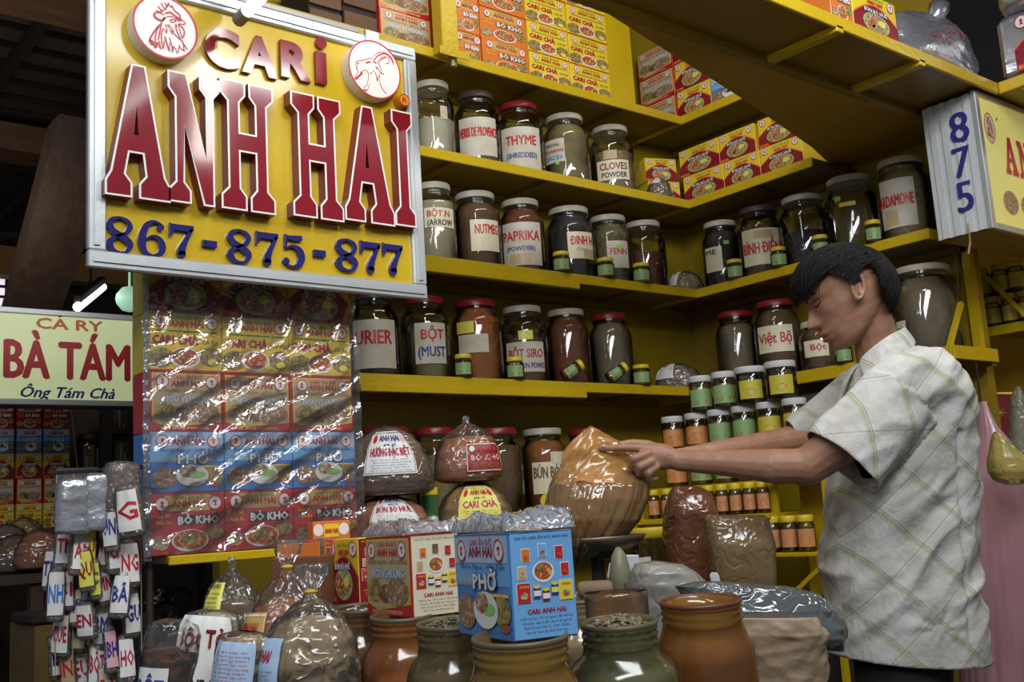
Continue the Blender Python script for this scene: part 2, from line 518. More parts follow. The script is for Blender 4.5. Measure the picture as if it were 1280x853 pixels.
ZA = dict(a1=1.663, a2=1.287, a3=0.898, a4=0.482, a5=0.020)
bt = (1.75, 2.2, 2.65, 3.1)
shelf('topmost yellow shelf on the left wall, carrying stacked curry boxes', 1.45, BX, AY, AW, ZA['a1'], 'y', battens=bt)
shelf('second yellow shelf from the top on the left wall, under the HERBS and THYME jars', 1.45, BX, AY, AW, ZA['a2'], 'y', battens=bt)
shelf('third yellow shelf from the top on the left wall, under the PAPRIKA jar', 1.45, BX, AY, AW, ZA['a3'], 'y', battens=bt, extra=(1.45, 2.745, 0.022))
shelf('fourth yellow shelf from the top on the left wall, level with the tilted little jars', 1.765, BX, AY, AW, ZA['a4'], 'y', battens=bt[1:], extra=(1.765, 2.74, 0.022))
t = shelf('lowest yellow shelf on the left wall, behind the held plastic bag', 1.80, 3.00, AY, AW, ZA['a5'], 'y', th=0.085, battens=bt[1:3])
for k in range(3):
    m = MB(); m.lathe([(0.006, 0), (0.006, 0.004), (0.003, 0.006)], 8)
    m.build('bolt', MAT('dull_bolt', (0.3, 0.25, 0.1), 0.4, 0.8), t, loc=(0.70+k*0.03, -0.0, -0.06), rot=(PI/2, 0, 0))
shelf('top yellow shelf on the right wing, half hidden by the ceiling panel', BX, BW, 2.20, AW, ZA['a1'], 'x', battens=(2.5,))
shelf('yellow shelf on the right wing under the red and yellow boxes', BX, BW, 2.28, AW, ZA['a2'], 'x', battens=(2.6,))
shelf('yellow shelf on the right wing under the five big jars above the man', BX, BW, 1.86, AW, ZA['a3'], 'x', battens=(2.2, 2.6), end=True)
YE4 = P(1190, 445, 'X', BX).y
t4 = shelf('lowest yellow shelf on the right wing, behind the head of the man', BX, BW, YE4, AW, ZA['a4'], 'x', th=0.045, battens=(2.2, 2.6), end=True)
m = MB(); m.tube([(0.01, 0.01, 0), (0.13, 0.012, 0.16)], 0.011, 4); m.build('brace', YEL(), t4)
# upright post in front of the top shelf
pp = P(556, 30, 'Y', AY-0.03)
t = thing('shelf_post', 'square yellow post standing in front of the topmost shelf boxes', 'post', (pp.x, AY-0.03, ZA['a1']-0.03))
m = MB(); m.box(-0.036, -0.03, 0, 0.036, 0.028, 0.7, 0.003); m.build('post_shaft', YEL(), t)
m = MB(); m.box(-0.055, -0.038, -0.02, 0.075, -0.033, 0.012, 0.002); m.build('angle_bracket', YEL(), t)
m = MB(); m.lathe([(0.014, -0.045), (0.014, 0)], 10, cx=0.02, cy=-0.01); m.build('bolt', MAT('dull_bolt'), t)
t = thing('divider_panel', 'smooth yellow upright panel between curry boxes and corner on the topmost shelf', 'panel', (P(760, 60, 'Y', AY+.03).x, AY+0.05, ZA['a1']))
m = MB(); m.box(0.0, 0, 0, P(795, 80, 'Y', AY+.05).x-P(760, 60, 'Y', AY+.05).x, 0.02, 0.6, 0.002); m.build('panel_sheet', YEL(), t)

# ------------------------------------------------------------------ loft above the man
LZ = 1.27
t = thing('loft_shelf', 'long yellow storage loft overhead with shade-coloured underside above the man', 'loft', (1.45, 1.53, LZ))
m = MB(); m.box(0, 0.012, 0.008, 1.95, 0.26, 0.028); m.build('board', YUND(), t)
m = MB(); m.box(0, 0, -0.002, 1.94, 0.012, 0.036, 0.002); m.build('edge_strip', YEL(), t)
for px, py in ((968, 72), (1076, 108)):
    q = P(px, py, 'Z', LZ); m = MB(); m.box(q.x-1.45-0.016, -0.0, -0.012, q.x-1.45+0.016, 0.26, 0.008, 0.002); m.build('batten', YEL(), t)
m = MB(); m.box(0, 0.235, -0.016, 1.95, 0.262, 0.008, 0.002); m.build('back_rail', YUND(), t)
m = MB(); m.box(1.95, -0.9, 0.008, 2.45, 0.262, 0.028); m.build('end_board', YUND(), t)
m = MB(); m.box(1.94, -0.9, -0.002, 1.952, -0.0, 0.036, 0.002); m.build('end_edge_strip', YEL(), t)
for k in range(4):
    m = MB(); m.box(1.952, -0.10-k*0.2, -0.012, 2.45, -0.07-k*0.2, 0.008); m.build('batten', YUND(), t)
t = thing('ceiling_panel', 'brown plywood panel overhead, running diagonally from loft to corner', 'panel', (0, 0, LZ+0.03))
dg = [(1.50, 1.795), (1.70, 1.795), (1.83, 1.83), (2.70, 2.045), (3.36, 2.23), (3.72, 2.36), (3.72, 1.795)]
m = MB(); n = len(dg)
m.add([(x, y, 0) for x, y in dg]+[(x, y, 0.018) for x, y in dg], [tuple(range(n))[::-1], tuple(range(n, 2*n))]+[(i, (i+1) % n, (i+1) % n+n, i+n) for i in range(n)])
m.build('plywood_sheet', MAT('ochre_plywood', (0.55, 0.35, 0.03), 0.45, var=(0.44, 0.25, 0.025), vscale=4, bump=0.1), t)
m = MB(); q = P(1086, 117, 'Z', LZ+0.03); m.box(q.x-0.012, q.y-0.008, -0.012, q.x+0.012, q.y+0.008, 0, 0.002); m.build('clip', MAT('white_plastic', (0.8, 0.8, 0.8), 0.4), t)

# ------------------------------------------------------------------ main sign
SY = 2.16
ALU = MAT('brushed_aluminium_frame', (0.58, 0.60, 0.60), 0.38, 0.55, var=(0.48, 0.50, 0.50), vscale=6, bump=0.05)


def sp(px, py, y=SY):
    v = P(px, py, 'Y', y); return (v.x, v.z)


sx0, sx1 = sp(101, 340)[0], sp(530, 366)[0]
sx0 = (sp(101, 340)[0]+sp(118, 0)[0])/2; sx1 = (sp(530, 366)[0]+sp(522, 62)[0])/2
sz0 = (sp(101, 341)[1]+sp(530, 368)[1])/2; sz1 = sp(522, 62)[1]
sign = thing('shop_sign', 'big yellow lightbox sign with raised red letters and blue stall numbers', 'sign', (sx0, SY, sz0))
SW, SH = sx1-sx0, sz1-sz0
m = MB(); m.box(0.05, 0.012, 0.04, SW-0.05, 0.09, SH-0.04); m.build('sign_box', MAT('dark_sign_back', (0.05, 0.045, 0.05), 0.6), sign)
fw = 0.037
m = MB(); m.rect(fw, fw, SW-fw, SH-fw, y=0.008)
m.build('sign_face', MAT('yellow_sign_acrylic', (0.60, 0.42, 0.018), 0.18, var=(0.52, 0.34, 0.016), vscale=5, spec=0.5, coat=0.15), sign)
for nm, q in (('frame_rail', (0, 0, SW, fw)), ('frame_rail', (0, SH-fw, SW, SH)), ('frame_rail', (0, fw, fw, SH-fw)), ('frame_rail', (SW-fw, fw, SW, SH-fw))):
    m = MB(); m.box(q[0], -0.004, q[1], q[2], 0.014, q[3], 0.003)
    if q[2]-q[0] > q[3]-q[1]: m.box(q[0]+0.01, -0.008, q[1]+0.012, q[2]-0.01, -0.004, q[1]+fw-0.013)
    else: m.box(q[0]+0.012, -0.008, q[1]+0.01, q[0]+fw-0.013, -0.004, q[3]-0.01)
    m.build(nm, ALU, sign)
m = MB(); m.box(0.85*SW-0.03, -0.012, SH-0.022, 0.85*SW+0.01, 0.0, SH+0.012, 0.002); m.build('hanger_clip', ALU, sign)
m = MB(); m.box(0.30*SW, 0.0, SH+0.001, 0.80*SW, 0.05, SH+0.016, 0.002); m.build('top_bar', MAT('dull_steel', (0.30, 0.29, 0.27), 0.5, 0.6), sign)

GLY = {
 'A': ([(0, 0), (0, .11), (.08, .18), (.40, 1), (.62, 1), (.92, .18), (1, .11), (1, 0), (.51, 0), (.51, .11), (.61, .17), (.57, .33), (.37, .33), (.31, .17), (.41, .11), (.41, 0)], [(.40, .45), (.54, .45), (.48, .70)]),
 'H': ([(0, 0), (0, .11), (.13, .17), (.13, .83), (0, .89), (0, 1), (.47, 1), (.47, .89), (.36, .83), (.36, .60), (.64, .60), (.64, .83), (.53, .89), (.53, 1), (1, 1), (1, .89), (.87, .83), (.87, .17), (1, .11), (1, 0), (.53, 0), (.53, .11), (.64, .17), (.64, .45), (.36, .45), (.36, .17), (.47, .11), (.47, 0)], None),
 'N': ([(0, 0), (0, .10), (.13, .16), (.13, .80), (0, .87), (0, 1), (.36, 1), (.72, .36), (.72, .84), (.60, .90), (.60, 1), (1, 1), (1, .90), (.88, .84), (.88, 0), (.66, 0), (.31, .60), (.31, .16), (.43, .10), (.43, 0)], None),
 'I': ([(0, 0), (0, .11), (.24, .17), (.24, .83), (0, .89), (0, 1), (1, 1), (1, .89), (.76, .83), (.76, .17), (1, .11), (1, 0)], None)}


def inset(p, d):
    n = len(p); out = []
    s = sum(p[i][0]*p[(i+1) % n][1]-p[(i+1) % n][0]*p[i][1] for i in range(n)); s = 1 if s > 0 else -1
    for i in range(n):
        a, b, c = p[i-1], p[i], p[(i+1) % n]
        e1 = Vector((b[0]-a[0], b[1]-a[1])).normalized(); e2 = Vector((c[0]-b[0], c[1]-b[1])).normalized()
        n1 = Vector((-e1.y, e1.x))*s; n2 = Vector((-e2.y, e2.x))*s
        k = n1+n2; q = k.length_squared
        k = k*(2/max(q, 0.6)) if q > 1e-6 else n1
        out.append((b[0]+k.x*d, b[1]+k.y*d))
    return out


def polyh(m, outer, hole, y, mi=None, thick=0.0):
    """polygon with one hole"""
    loops = [outer]+([hole] if hole else [])
    pts = [q for l in loops for q in l]
    tri = tessellate_polygon([[Vector((a, b, 0)) for a, b in l] for l in loops])
    fs = []
    for t in tri:
        a, b, c = [pts[i] for i in t]
        o = (b[0]-a[0])*(c[1]-a[1])-(c[0]-a[0])*(b[1]-a[1]); fs.append(tuple(t) if o > 0 else tuple(t)[::-1])
    vs = [(a, y, b) for a, b in pts]
    if thick:
        k = len(vs); vs += [(a, y+thick, b) for a, b in pts]; o = 0
        for l in loops:
            for i in range(len(l)): a = o+i; b = o+(i+1) % len(l); fs.append((a, a+k, b+k, b))
            o += len(l)
    m.add(vs, fs, mi)


RED = MAT('glossy_red_acrylic', (0.25, 0.008, 0.018), 0.14, var=(0.20, 0.007, 0.015), vscale=6, spec=0.6, coat=0.5)
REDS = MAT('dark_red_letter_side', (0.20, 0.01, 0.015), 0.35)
WHT = MAT('white_acrylic_edge', (0.82, 0.80, 0.76), 0.3)
NAVY = MAT('navy_acrylic', (0.02, 0.018, 0.14), 0.12, spec=0.6, coat=0.4)
for ch, x0, x1, ym, yt, yb in (('A', 126, 208, 167, 86, 252), ('N', 205.5, 271, 238, 99, 259.5), ('H', 271.5, 339, 305, 109, 268),
                               ('H', 361, 424, 393, 125, 277), ('A', 425.5, 487.5, 456, 138, 282), ('I', 487, 517, 500, 144, 286)):
    X0, X1 = sp(x0, yb)[0], sp(x1, yb)[0]; Z0, Z1 = sp(ym, yb)[1], sp(ym, yt)[1]
    if ch == 'I': X1 = sx0+SW-fw-0.001; X0 = X1-0.062
    o, h = GLY[ch]; f = lambda l: [((a*(X1-X0)+X0-sx0), (b*(Z1-Z0)+Z0-sz0)) for a, b in l]
    o = f(o); h = f(h) if h else None
    m = MB(); polyh(m, o, h, -0.024, 1, 0.032)
    m2_ = MB(); polyh(m, inset(o, 0.0001), inset(h, 0.0001) if h else None, -0.0245, 1)
    polyh(m, inset(o, 0.0042), inset(h, 0.0042) if h else None, -0.0252, 2)
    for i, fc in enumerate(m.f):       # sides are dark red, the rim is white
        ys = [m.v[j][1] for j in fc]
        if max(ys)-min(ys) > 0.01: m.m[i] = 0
    m.build('raised_letter', [REDS, WHT, RED], sign)
# smaller word above
for ch, x0, x1, yt, yb, xm in (('C', 256, 299, 38, 82, 278), ('A', 302, 346, 48, 92, 324), ('R', 351, 388, 56, 97, 369), ('ı', 395, 408, 66, 105, 401)):
    m = MB(); X0, X1 = sp(x0, yb)[0]-sx0, sp(x1, yb)[0]-sx0; Z0, Z1 = sp(xm, yb)[1]-sz0, sp(xm, yt)[1]-sz0
    if ch == 'ı': m.poly([(X0, Z0), (X1, Z0), (X1, Z1), (X0, Z1)], -0.004, thick=0.012); q = sp(401, 54); m.ell(q[0]-sx0, q[1]-sz0, 0.0145, 0.0145, -0.004, thick=0.012)
    else: m.text(ch, X0, Z0, X1, Z1, -0.004, bold=0.045, thick=0.012, res=6)
    m.build('small_letter', RED, sign)


# blue stall numbers, thick and thin strokes
def numeral(m, ch, X0, Z0, X1, Z1, y=-0.002, th=0.010):
    w, h = X1-X0, Z1-Z0; f = lambda a, b: (X0+a*w, Z0+b*h)
    st = lambda pts, ws: m.stroke([f(*p) for p in pts], [k*w for k in ws], y, thick=th)
    if ch == '8':
        st([(.5, .98), (.22, .90), (.14, .74), (.28, .58), (.62, .44), (.85, .27), (.72, .06), (.5, .02)], [.08, .16, .22, .22, .24, .22, .12, .08])
        st([(.5, .98), (.76, .90), (.84, .74), (.72, .58), (.5, .50), (.24, .38), (.13, .24), (.26, .07), (.5, .02)], [.08, .14, .2, .14, .10, .16, .24, .16, .08])
    if ch == '6':
        st([(.5, .02), (.24, .10), (.13, .35), (.16, .60), (.30, .86), (.56, .98), (.80, .92)], [.08, .18, .26, .26, .2, .1, .08])
        st([(.5, .02), (.76, .09), (.86, .29), (.76, .50), (.50, .57), (.25, .46)], [.08, .18, .24, .18, .09, .04])
        m.ell(*f(.80, .84), .12*w, .10*h, y, thick=th)
    if ch == '7':
        m.poly([f(.04, .60), f(.04, 1), f(.12, .97), f(.98, .97), f(.98, .86), f(.90, .78), f(.22, .80), f(.12, .62)][::-1], y, thick=th)
        st([(.92, .88), (.64, .50), (.50, .25), (.50, .10)], [.12, .20, .30, .30]); m.ell(*f(.50, .11), .15*w, .11*h, y, thick=th)
    if ch == '5':
        m.poly([f(.16, .60), f(.16, .98), f(.30, .94), f(.86, .98), f(.90, .84), f(.55, .80), f(.26, .84), f(.24, .60)][::-1], y, thick=th)
        st([(.18, .56), (.45, .64), (.74, .56), (.84, .34), (.72, .10), (.45, .02), (.22, .08)], [.05, .1, .22, .28, .22, .1, .08])
        m.ell(*f(.20, .18), .13*w, .10*h, y, thick=th)
    if ch == '-':
        m.poly([f(0, 0), f(1, 0), f(1, 1), f(0, 1)], y, thick=th)


for ch, x0, x1, yt, yb in (('8', 132, 168, 271, 317), ('6', 173, 208, 276, 321), ('7', 211, 243, 280, 323), ('-', 253.5, 271, 301, 309),
                           ('8', 284, 316, 287, 329), ('7', 320, 349, 290, 333), ('5', 352, 382, 293, 335), ('-', 392.5, 407, 313, 321),
                           ('8', 420, 449, 299, 339), ('7', 451, 477, 302, 342), ('7', 479, 505, 305, 344)):
    m = MB(); xm = (x0+x1)/2
    numeral(m, ch, sp(x0, yb)[0]-sx0, sp(xm, yb)[1]-sz0, sp(x1, yb)[0]-sx0, sp(xm, yt)[1]-sz0)
    m.build('dash' if ch == '-' else 'numeral', NAVY, sign)


ROO = [([(350, 215), (365, 265), (440, 300), (475, 262)], 26), ([(350, 215), (410, 205), (470, 235)], 14), ([(455, 190), (410, 195), (365, 183)], 12), ([(460, 185), (420, 165), (397, 130)], 13),
       ([(470, 160), (450, 120), (430, 88)], 12), ([(500, 140), (485, 105), (472, 84)], 12), ([(470, 180), (500, 140), (520, 92)], 16), ([(520, 100), (540, 140), (560, 125)], 10),
       ([(555, 120), (590, 180), (625, 210), (655, 240), (650, 280)], 16), ([(480, 215), (540, 205), (590, 240), (640, 280)], 20), ([(440, 320), (480, 270), (530, 250), (590, 265)], 9),
       ([(600, 262), (640, 300), (670, 290)], 22), ([(440, 330), (385, 385), (325, 470), (295, 540), (330, 590)], 18), ([(300, 530), (340, 560), (370, 625)], 26),
       ([(655, 270), (718, 330), (690, 345), (640, 335)], 10), ([(630, 345), (690, 390), (705, 455), (682, 510)], 14), ([(600, 360), (620, 430), (660, 520)], 12), ([(640, 370), (660, 440), (680, 510)], 10),
       ([(370, 625), (388, 560), (405, 620)], 10), ([(405, 540), (430, 640)], 12), ([(440, 560), (455, 632), (470, 540)], 10), ([(475, 490), (505, 590), (530, 660)], 16), ([(530, 655), (535, 560)], 8),
       ([(528, 500), (560, 600), (566, 672), (575, 605)], 10), ([(575, 600), (605, 640), (627, 680), (650, 590)], 9), ([(640, 600), (680, 640), (715, 660)], 9), ([(690, 570), (745, 640)], 12), ([(700, 660), (690, 560), (620, 490), (560, 430)], 11),
       ([(402, 372), (375, 440), (362, 520), (380, 580)], 12), ([(432, 350), (415, 440), (398, 530)], 14), ([(455, 390), (436, 470), (440, 560)], 14), ([(480, 340), (500, 400), (500, 450)], 10),
       ([(505, 345), (545, 370), (585, 425), (545, 410), (505, 345)], 8), ([(535, 300), (570, 285), (608, 305), (570, 322), (535, 300)], 12), ([(475, 400), (490, 445)], 8), ([(540, 420), (565, 465)], 8), ([(600, 340), (620, 372)], 14)]
GOAT = [([(190, 350), (195, 318), (235, 303), (290, 295), (345, 277), (360, 295)], 6), ([(190, 350), (212, 372), (196, 388), (218, 410), (210, 440), (182, 478)], 7), ([(205, 330), (225, 335)], 16),
        ([(185, 500), (215, 478), (262, 432)], 20), ([(240, 430), (290, 405), (325, 430), (328, 490), (310, 560), (278, 590)], 6), ([(300, 330), (330, 318), (352, 322)], 14),
        ([(360, 292), (400, 240), (465, 213), (535, 235), (585, 290), (592, 360)], 6), ([(385, 300), (430, 250), (500, 230), (560, 270), (588, 330)], 12), ([(420, 330), (455, 285), (505, 262), (548, 285), (540, 330), (510, 335)], 8),
        ([(440, 330), (470, 290), (510, 275)], 6), ([(375, 310), (410, 330)], 12), ([(400, 365), (430, 385), (455, 430), (495, 448)], 7), ([(430, 335), (465, 390), (462, 440)], 6), ([(405, 385), (418, 395)], 12),
        ([(340, 545), (325, 600), (298, 630)], 6), ([(400, 430), (415, 480), (422, 520), (432, 460)], 8), ([(445, 440), (450, 540), (480, 610), (522, 655)], 6), ([(345, 440), (365, 430)], 10), ([(372, 400), (392, 425)], 6), ([(268, 610), (310, 620)], 12)]
cA = sp((150+490/9.48), 378/9.48)
m = MB(); f = lambda x, y: (sp(150+x/9.48, y/9.48)[0]-sx0, sp(150+x/9.48, y/9.48)[1]-sz0)
c0 = f(486, 378); r0 = (f(870, 378)[0]-f(100, 378)[0])/2
m.ell(*c0, r0, r0, -0.026, 0, 40, thick=0.033); m.ring(*c0, r0, r0, 0.0045, -0.0272, 1, 40)
for p, wd in ROO:
    m.stroke([f(*q) for q in p], wd/9.48*0.00195, -0.0275, 1)
m.build('rooster_badge', [WHT, INK('red')], sign)
m = MB(); f = lambda x, y: (sp(415+x/8.527, 45+y/8.527)[0]-sx0, sp(415+x/8.527, 45+y/8.527)[1]-sz0)
c0 = f(397, 398); r0 = (f(672, 398)[0]-f(122, 398)[0])/2
m.ell(*c0, r0, r0, -0.026, 0, 40, thick=0.033); m.ring(*c0, r0, r0, 0.0035, -0.0272, 1, 40)
for p, wd in GOAT:
    m.stroke([f(*q) for q in p], wd/8.527*0.0020, -0.0275, 1)
m.build('goat_badge', [WHT, INK('red')], sign)
m = MB(); c0 = f(727, 712); m.ell(*c0, 0.0165, 0.0165, -0.02, 0, 24, thick=0.028); m.ring(*c0, 0.0160, 0.0160, 0.002, -0.0208, 1, 24)
m.text('R', c0[0]-0.006, c0[1]-0.007, c0[0]+0.006, c0[1]+0.007, -0.0208, 1, bold=0.02)
m.build('registered_mark_badge', [MAT('orange_acrylic', (0.75, 0.25, 0.02), 0.3), INK('darkred')], sign)

# fluorescent tube jutting out over the sign
t = thing('fluorescent_tube', 'lit fluorescent tube whose end juts in front of the top of the big yellow sign', 'lamp', P(309, 14, 'Y', 2.05))
m = MB(); m.tube([(0, -0.9, 0.06), (0, 0.0, 0.0)], 0.0135, 12); m.build('glass_tube', MAT('lit_tube', (1, 1, 1), 0.3, emit=6, ecol=(0.95, 1, 0.97)), t)
m = MB(); m.tube([(0, 0.0, 0), (0, 0.045, -0.003)], 0.0155, 12); m.build('end_cap', MAT('grey_metal_cap', (0.25, 0.25, 0.25), 0.4, 0.6), t)
m = MB(); m.box(-0.025, -0.9, 0.055, 0.025, 0.05, 0.085, 0.003); m.box(-0.006, -0.4, 0.085, 0.006, -0.39, 2.0); m.build('batten_housing', MAT('white_plastic'), t)

# ------------------------------------------------------------------ right-hand sign with the number 875 down its ribbed side
t = thing('lightbox_sign', 'hanging lightbox sign with ribbed white side and vertical blue number, at upper right', 'sign', (3.28, 1.56, 0.812))
RH, RD = 0.452, 0.185
RIB = MAT('ribbed_white_plastic', (0.66, 0.68, 0.68), 0.35, var=(0.50, 0.52, 0.52), vscale=7, stretch=(1, 1, 0.3))
m = MB(); n = 9
for k in range(n):
    y0 = RD*k/n; m.box(0.0 if k % 2 else 0.006, y0, 0.0, 0.02, y0+RD/n, RH)
m.build('ribbed_side', RIB, t)
m = MB(); m.box(0.012, 0.006, 0.0, 0.9, RD, RH-0.004); m.build('sign_box', MAT('brown_plastic_box', (0.32, 0.22, 0.10), 0.4), t)
m = MB(); m.box(-0.004, -0.004, -0.004, 0.022, 0.012, RH+0.004, 0.002); m.box(0.02, -0.004, -0.004, 0.9, 0.012, 0.018, 0.002); m.box(0.02, -0.004, RH-0.012, 0.9, 0.012, RH+0.006, 0.002)
m.build('frame', ALU, t)
for i, ch in enumerate('875'):
    m = MB(); m.T = Matrix.Rotation(-PI/2, 4, 'Z'); z = RH-0.035-0.115*(i+1)
    m.text(ch, -RD*0.50-0.004*i, z, -RD*0.18-0.008*i, z+0.10, -0.0015, bold=0.02, res=6)
    m.build('numeral', MAT('navy_paint', (0.03, 0.025, 0.20), 0.4), t)
m = MB(); m.rect(0.022, 0.018, 0.9, RH-0.012, 0.002, 0)
m.ell(0.075, RH-0.11, 0.036, 0.052, 0.0, 1); m.ring(0.075, RH-0.11, 0.036, 0.052, 0.003, -0.0005, 2)
for p, wd in ROO:
    m.stroke([(0.075+(q[0]-520)/9.48*0.00085*1.0, RH-0.11-(q[1]-385)/9.48*0.0012) for q in p], wd/9.48*0.0011, -0.001, 2, sub=2)
o, h = GLY['A']; g = lambda l: [(0.15+a*0.085, 0.20+b*0.13) for a, b in l]; polyh(m, g(o), g(h), -0.001, 2)
o, h = GLY['N']; g = lambda l: [(0.245+a*0.085, 0.20+b*0.13) for a, b in l]; polyh(m, g(o), None, -0.001, 2)
m.ell(0.15, 0.10, 0.05, 0.04, -0.001, 3); m.ell(0.27, 0.10, 0.05, 0.04, -0.001, 3); m.ell(0.02+0.11, RH-0.07, 0.004, 0.005, -0.001, 4)
m.build('sign_face', [MAT('lit_yellow_face', (0.75, 0.70, 0.20), 0.2, emit=0.25, ecol=(0.9, 0.8, 0.25)), INK('cream'), INK('red'), FOOD('meat'), INK('black')], t)
m = MB(); m.tube([(-0.006, RD*0.4, 0.03), (-0.012, RD*0.38, 0.0), (0.0, RD*0.42, -0.03), (-0.01, RD*0.45, -0.07)], 0.003, 5); m.build('hanging_string', MAT('string', (0.4, 0.3, 0.15), 0.8), t)

# ------------------------------------------------------------------ neighbour's sign at the left edge
a, b = P(-6, 386, 'Y', 3.9), P(170, 500, 'Y', 3.9)
t = thing('stall_sign', 'pale yellow green lightbox sign with red words at the left edge', 'sign', (a.x, 3.9, P(85, 507, 'Y', 3.9).z))
w, h = b.x-a.x, P(85, 389, 'Y', 3.9).z-P(85, 507, 'Y', 3.9).z
m = MB(); m.box(0, 0.006, 0, w, 0.12, h); m.build('sign_box', MAT('dark_sign_box', (0.12, 0.1, 0.08), 0.6), t)
for q in ((0, 0, w, 0.02), (0, h-0.02, w, h), (0, 0, 0.012, h), (w-0.012, 0, w, h)):
    m = MB(); m.box(q[0], -0.004, q[1], q[2], 0.01, q[3], 0.002); m.build('frame_rail', ALU, t)
m = MB(); m.rect(0.01, 0.015, w-0.01, h-0.015, 0.004, 0)
m.text('CA RY', w*.28, h*.80, w*.75, h*.91, 0.002, 1, bold=0.04); m.stroke([(w*.43, h*.93), (w*.47, h*.95)], 0.006, 0.002, 1)
m.text('BÀ TÁM', w*.07, h*.28, w*.95, h*.67, 0.002, 2, bold=0.028)
m.text('Ông Tám Chà', w*.18, h*.08, w*.84, h*.19, 0.002, 3, bold=0.03, slant=0.35)
m.build('sign_face', [MAT('lit_pale_green_face', (0.70, 0.76, 0.42), 0.4, emit=0.34, ecol=(0.72, 0.80, 0.42)), INK('orange'), INK('red'), INK('navy')], t)
# lit tube farther down the aisle
a, b = P(97, 384, 'Y', 6.5), P(128, 359, 'Y', 7.2)
t = thing('fluorescent_tube', 'lit fluorescent tube just above the pale green sign', 'lamp', a)
m = MB(); m.tube([(0, 0, 0), b-a], 0.028, 10); m.build('glass_tube', MAT('lit_tube'), t)
m = MB(); d = b-a; m.tube([(0.0, 0, 0.05), d+Vector((0, 0, 0.05))], 0.03, 4); m.tube([d*.5+Vector((0, 0, 0.05)), Vector((d.x*.5, d.y*.5, 3.08-a.z))], 0.01, 4); m.build('batten_housing', m_dark, t)
t = thing('round_lamp', 'pale green globe lamp behind the left edge of the big sign', 'lamp', P(162, 374, 'Y', 7))
m = MB(); m.lathe([(0.001, -.09), (0.05, -.075), (0.085, -.03), (0.09, 0), (0.085, .03), (0.05, .075), (0.001, .09)], 20); m.tube([(0, 0, .09), (0, 0, 3.08-P(162, 374, 'Y', 7).z)], 0.008, 4); m.build('globe', MAT('pale_green_globe', (0.4, 0.7, 0.5), 0.3, emit=0.5, ecol=(0.5, 0.8, 0.6)), t, smooth=True)

# dim crates at the left end of the topmost shelf, just above the sign
for k, (a, b, hh) in enumerate(((388, 428, .20), (431, 472, .30))):
    x0, x1 = P(a, 30, 'Y', AY+.06).x, P(b, 30, 'Y', AY+.06).x
    t = thing('slatted_crate', 'dim brown slatted crate on the topmost shelf above the sign, %s one' % ('left', 'right')[k], 'crate', (x0, AY+.06, ZA['a1']+.001))
    m = MB(); m.box(0, .012, 0, x1-x0, .2, hh); m.build('crate_box', m_dark, t)
    for j in range(3):
        m = MB(); m.box(0, 0, .01+j*hh/3, x1-x0, .012, .01+(j+.75)*hh/3, .002); m.build('slat', m_beam, t)

# ------------------------------------------------------------------ glass jars
GLASS = CLEAR('clear_jar_glass', (0.93, 0.96, 0.94), 0.05, 0.05)
DGLASS = CLEAR('dusty_jar_glass', (0.90, 0.90, 0.86), 0.12, 0.05, haze=0.10, hcol=(0.5, 0.45, 0.35))
CREAMLID = MAT('cream_tin_lid', (0.60, 0.56, 0.46), 0.45, var=(0.45, 0.40, 0.30), vscale=25)
REDLID = MAT('dark_red_tin_lid', (0.36, 0.02, 0.03), 0.32, var=(0.22, 0.015, 0.02), vscale=12)
YLID = MAT('yellow_plastic_cap', (0.78, 0.60, 0.03), 0.38)
WLID = MAT('white_plastic_cap', (0.72, 0.73, 0.73), 0.35)
PAPER = MAT('aged_white_paper', (0.68, 0.66, 0.58), 0.6, var=(0.55, 0.50, 0.38), vscale=14)
POWDER = dict(white=((0.62, 0.56, 0.44), (0.50, 0.44, 0.33)), cream=((0.50, 0.43, 0.28), (0.40, 0.33, 0.2)), herb=((0.25, 0.21, 0.11), (0.15, 0.115, 0.05)), olive=((0.21, 0.155, 0.065), (0.30, 0.24, 0.12)),
              brown=((0.20, 0.11, 0.05), (0.13, 0.065, 0.03)), dark=((0.035, 0.03, 0.03), (0.07, 0.055, 0.05)), tan=((0.42, 0.31, 0.17), (0.32, 0.22, 0.11)), orange=((0.44, 0.15, 0.045), (0.34, 0.11, 0.03)),
              ochre=((0.42, 0.24, 0.05), (0.34, 0.17, 0.03)), grey=((0.25, 0.19, 0.12), (0.18, 0.13, 0.08)), redbrown=((0.24, 0.075, 0.035), (0.16, 0.05, 0.02)), green=((0.16, 0.17, 0.07), (0.24, 0.24, 0.12)), rust=((0.36, 0.14, 0.03), (0.28, 0.10, 0.025)))


def powder(k, grain=False):
    a, b = POWDER[k]
    return MAT('spice_'+k+('_whole' if grain else ''), a, 0.85, var=b, vscale=70 if grain else 14, bump=0.9 if grain else 0.25, bscale=110 if grain else 60, detail=2 if grain else 4)


def curve_onto(m, r, a_off=0.0):
    """wrap everything drawn in the local xz plane around a vertical cylinder of radius r (in front, at -y)"""
    out = []
    for x, y, z in m.v:
        a = x/r+a_off; rr = r-y
        out.append((rr*math.sin(a), -rr*math.cos(a), z))
    m.v = out
    return m


def jar_profile(r, h, neck=0.62, neckh=0.13, thick=False):
    nh = h*neckh; sh = h*0.17; b = 0.012
    z1 = h-nh-sh; rn = r*neck
    return [(r*0.86, 0.0), (r*0.97, 0.004), (r, b), (r, z1*0.5), (r*0.995, z1), (r*0.965, z1+sh*0.35), (r*0.88, z1+sh*0.68), (rn*1.06, z1+sh*0.95), (rn, z1+sh+nh*0.12), (rn, z1+sh+nh*0.35), (rn*1.05, z1+sh+nh*0.45), (rn*1.0, z1+sh+nh*0.58), (rn*1.04, z1+sh+nh*0.75), (rn, h)]


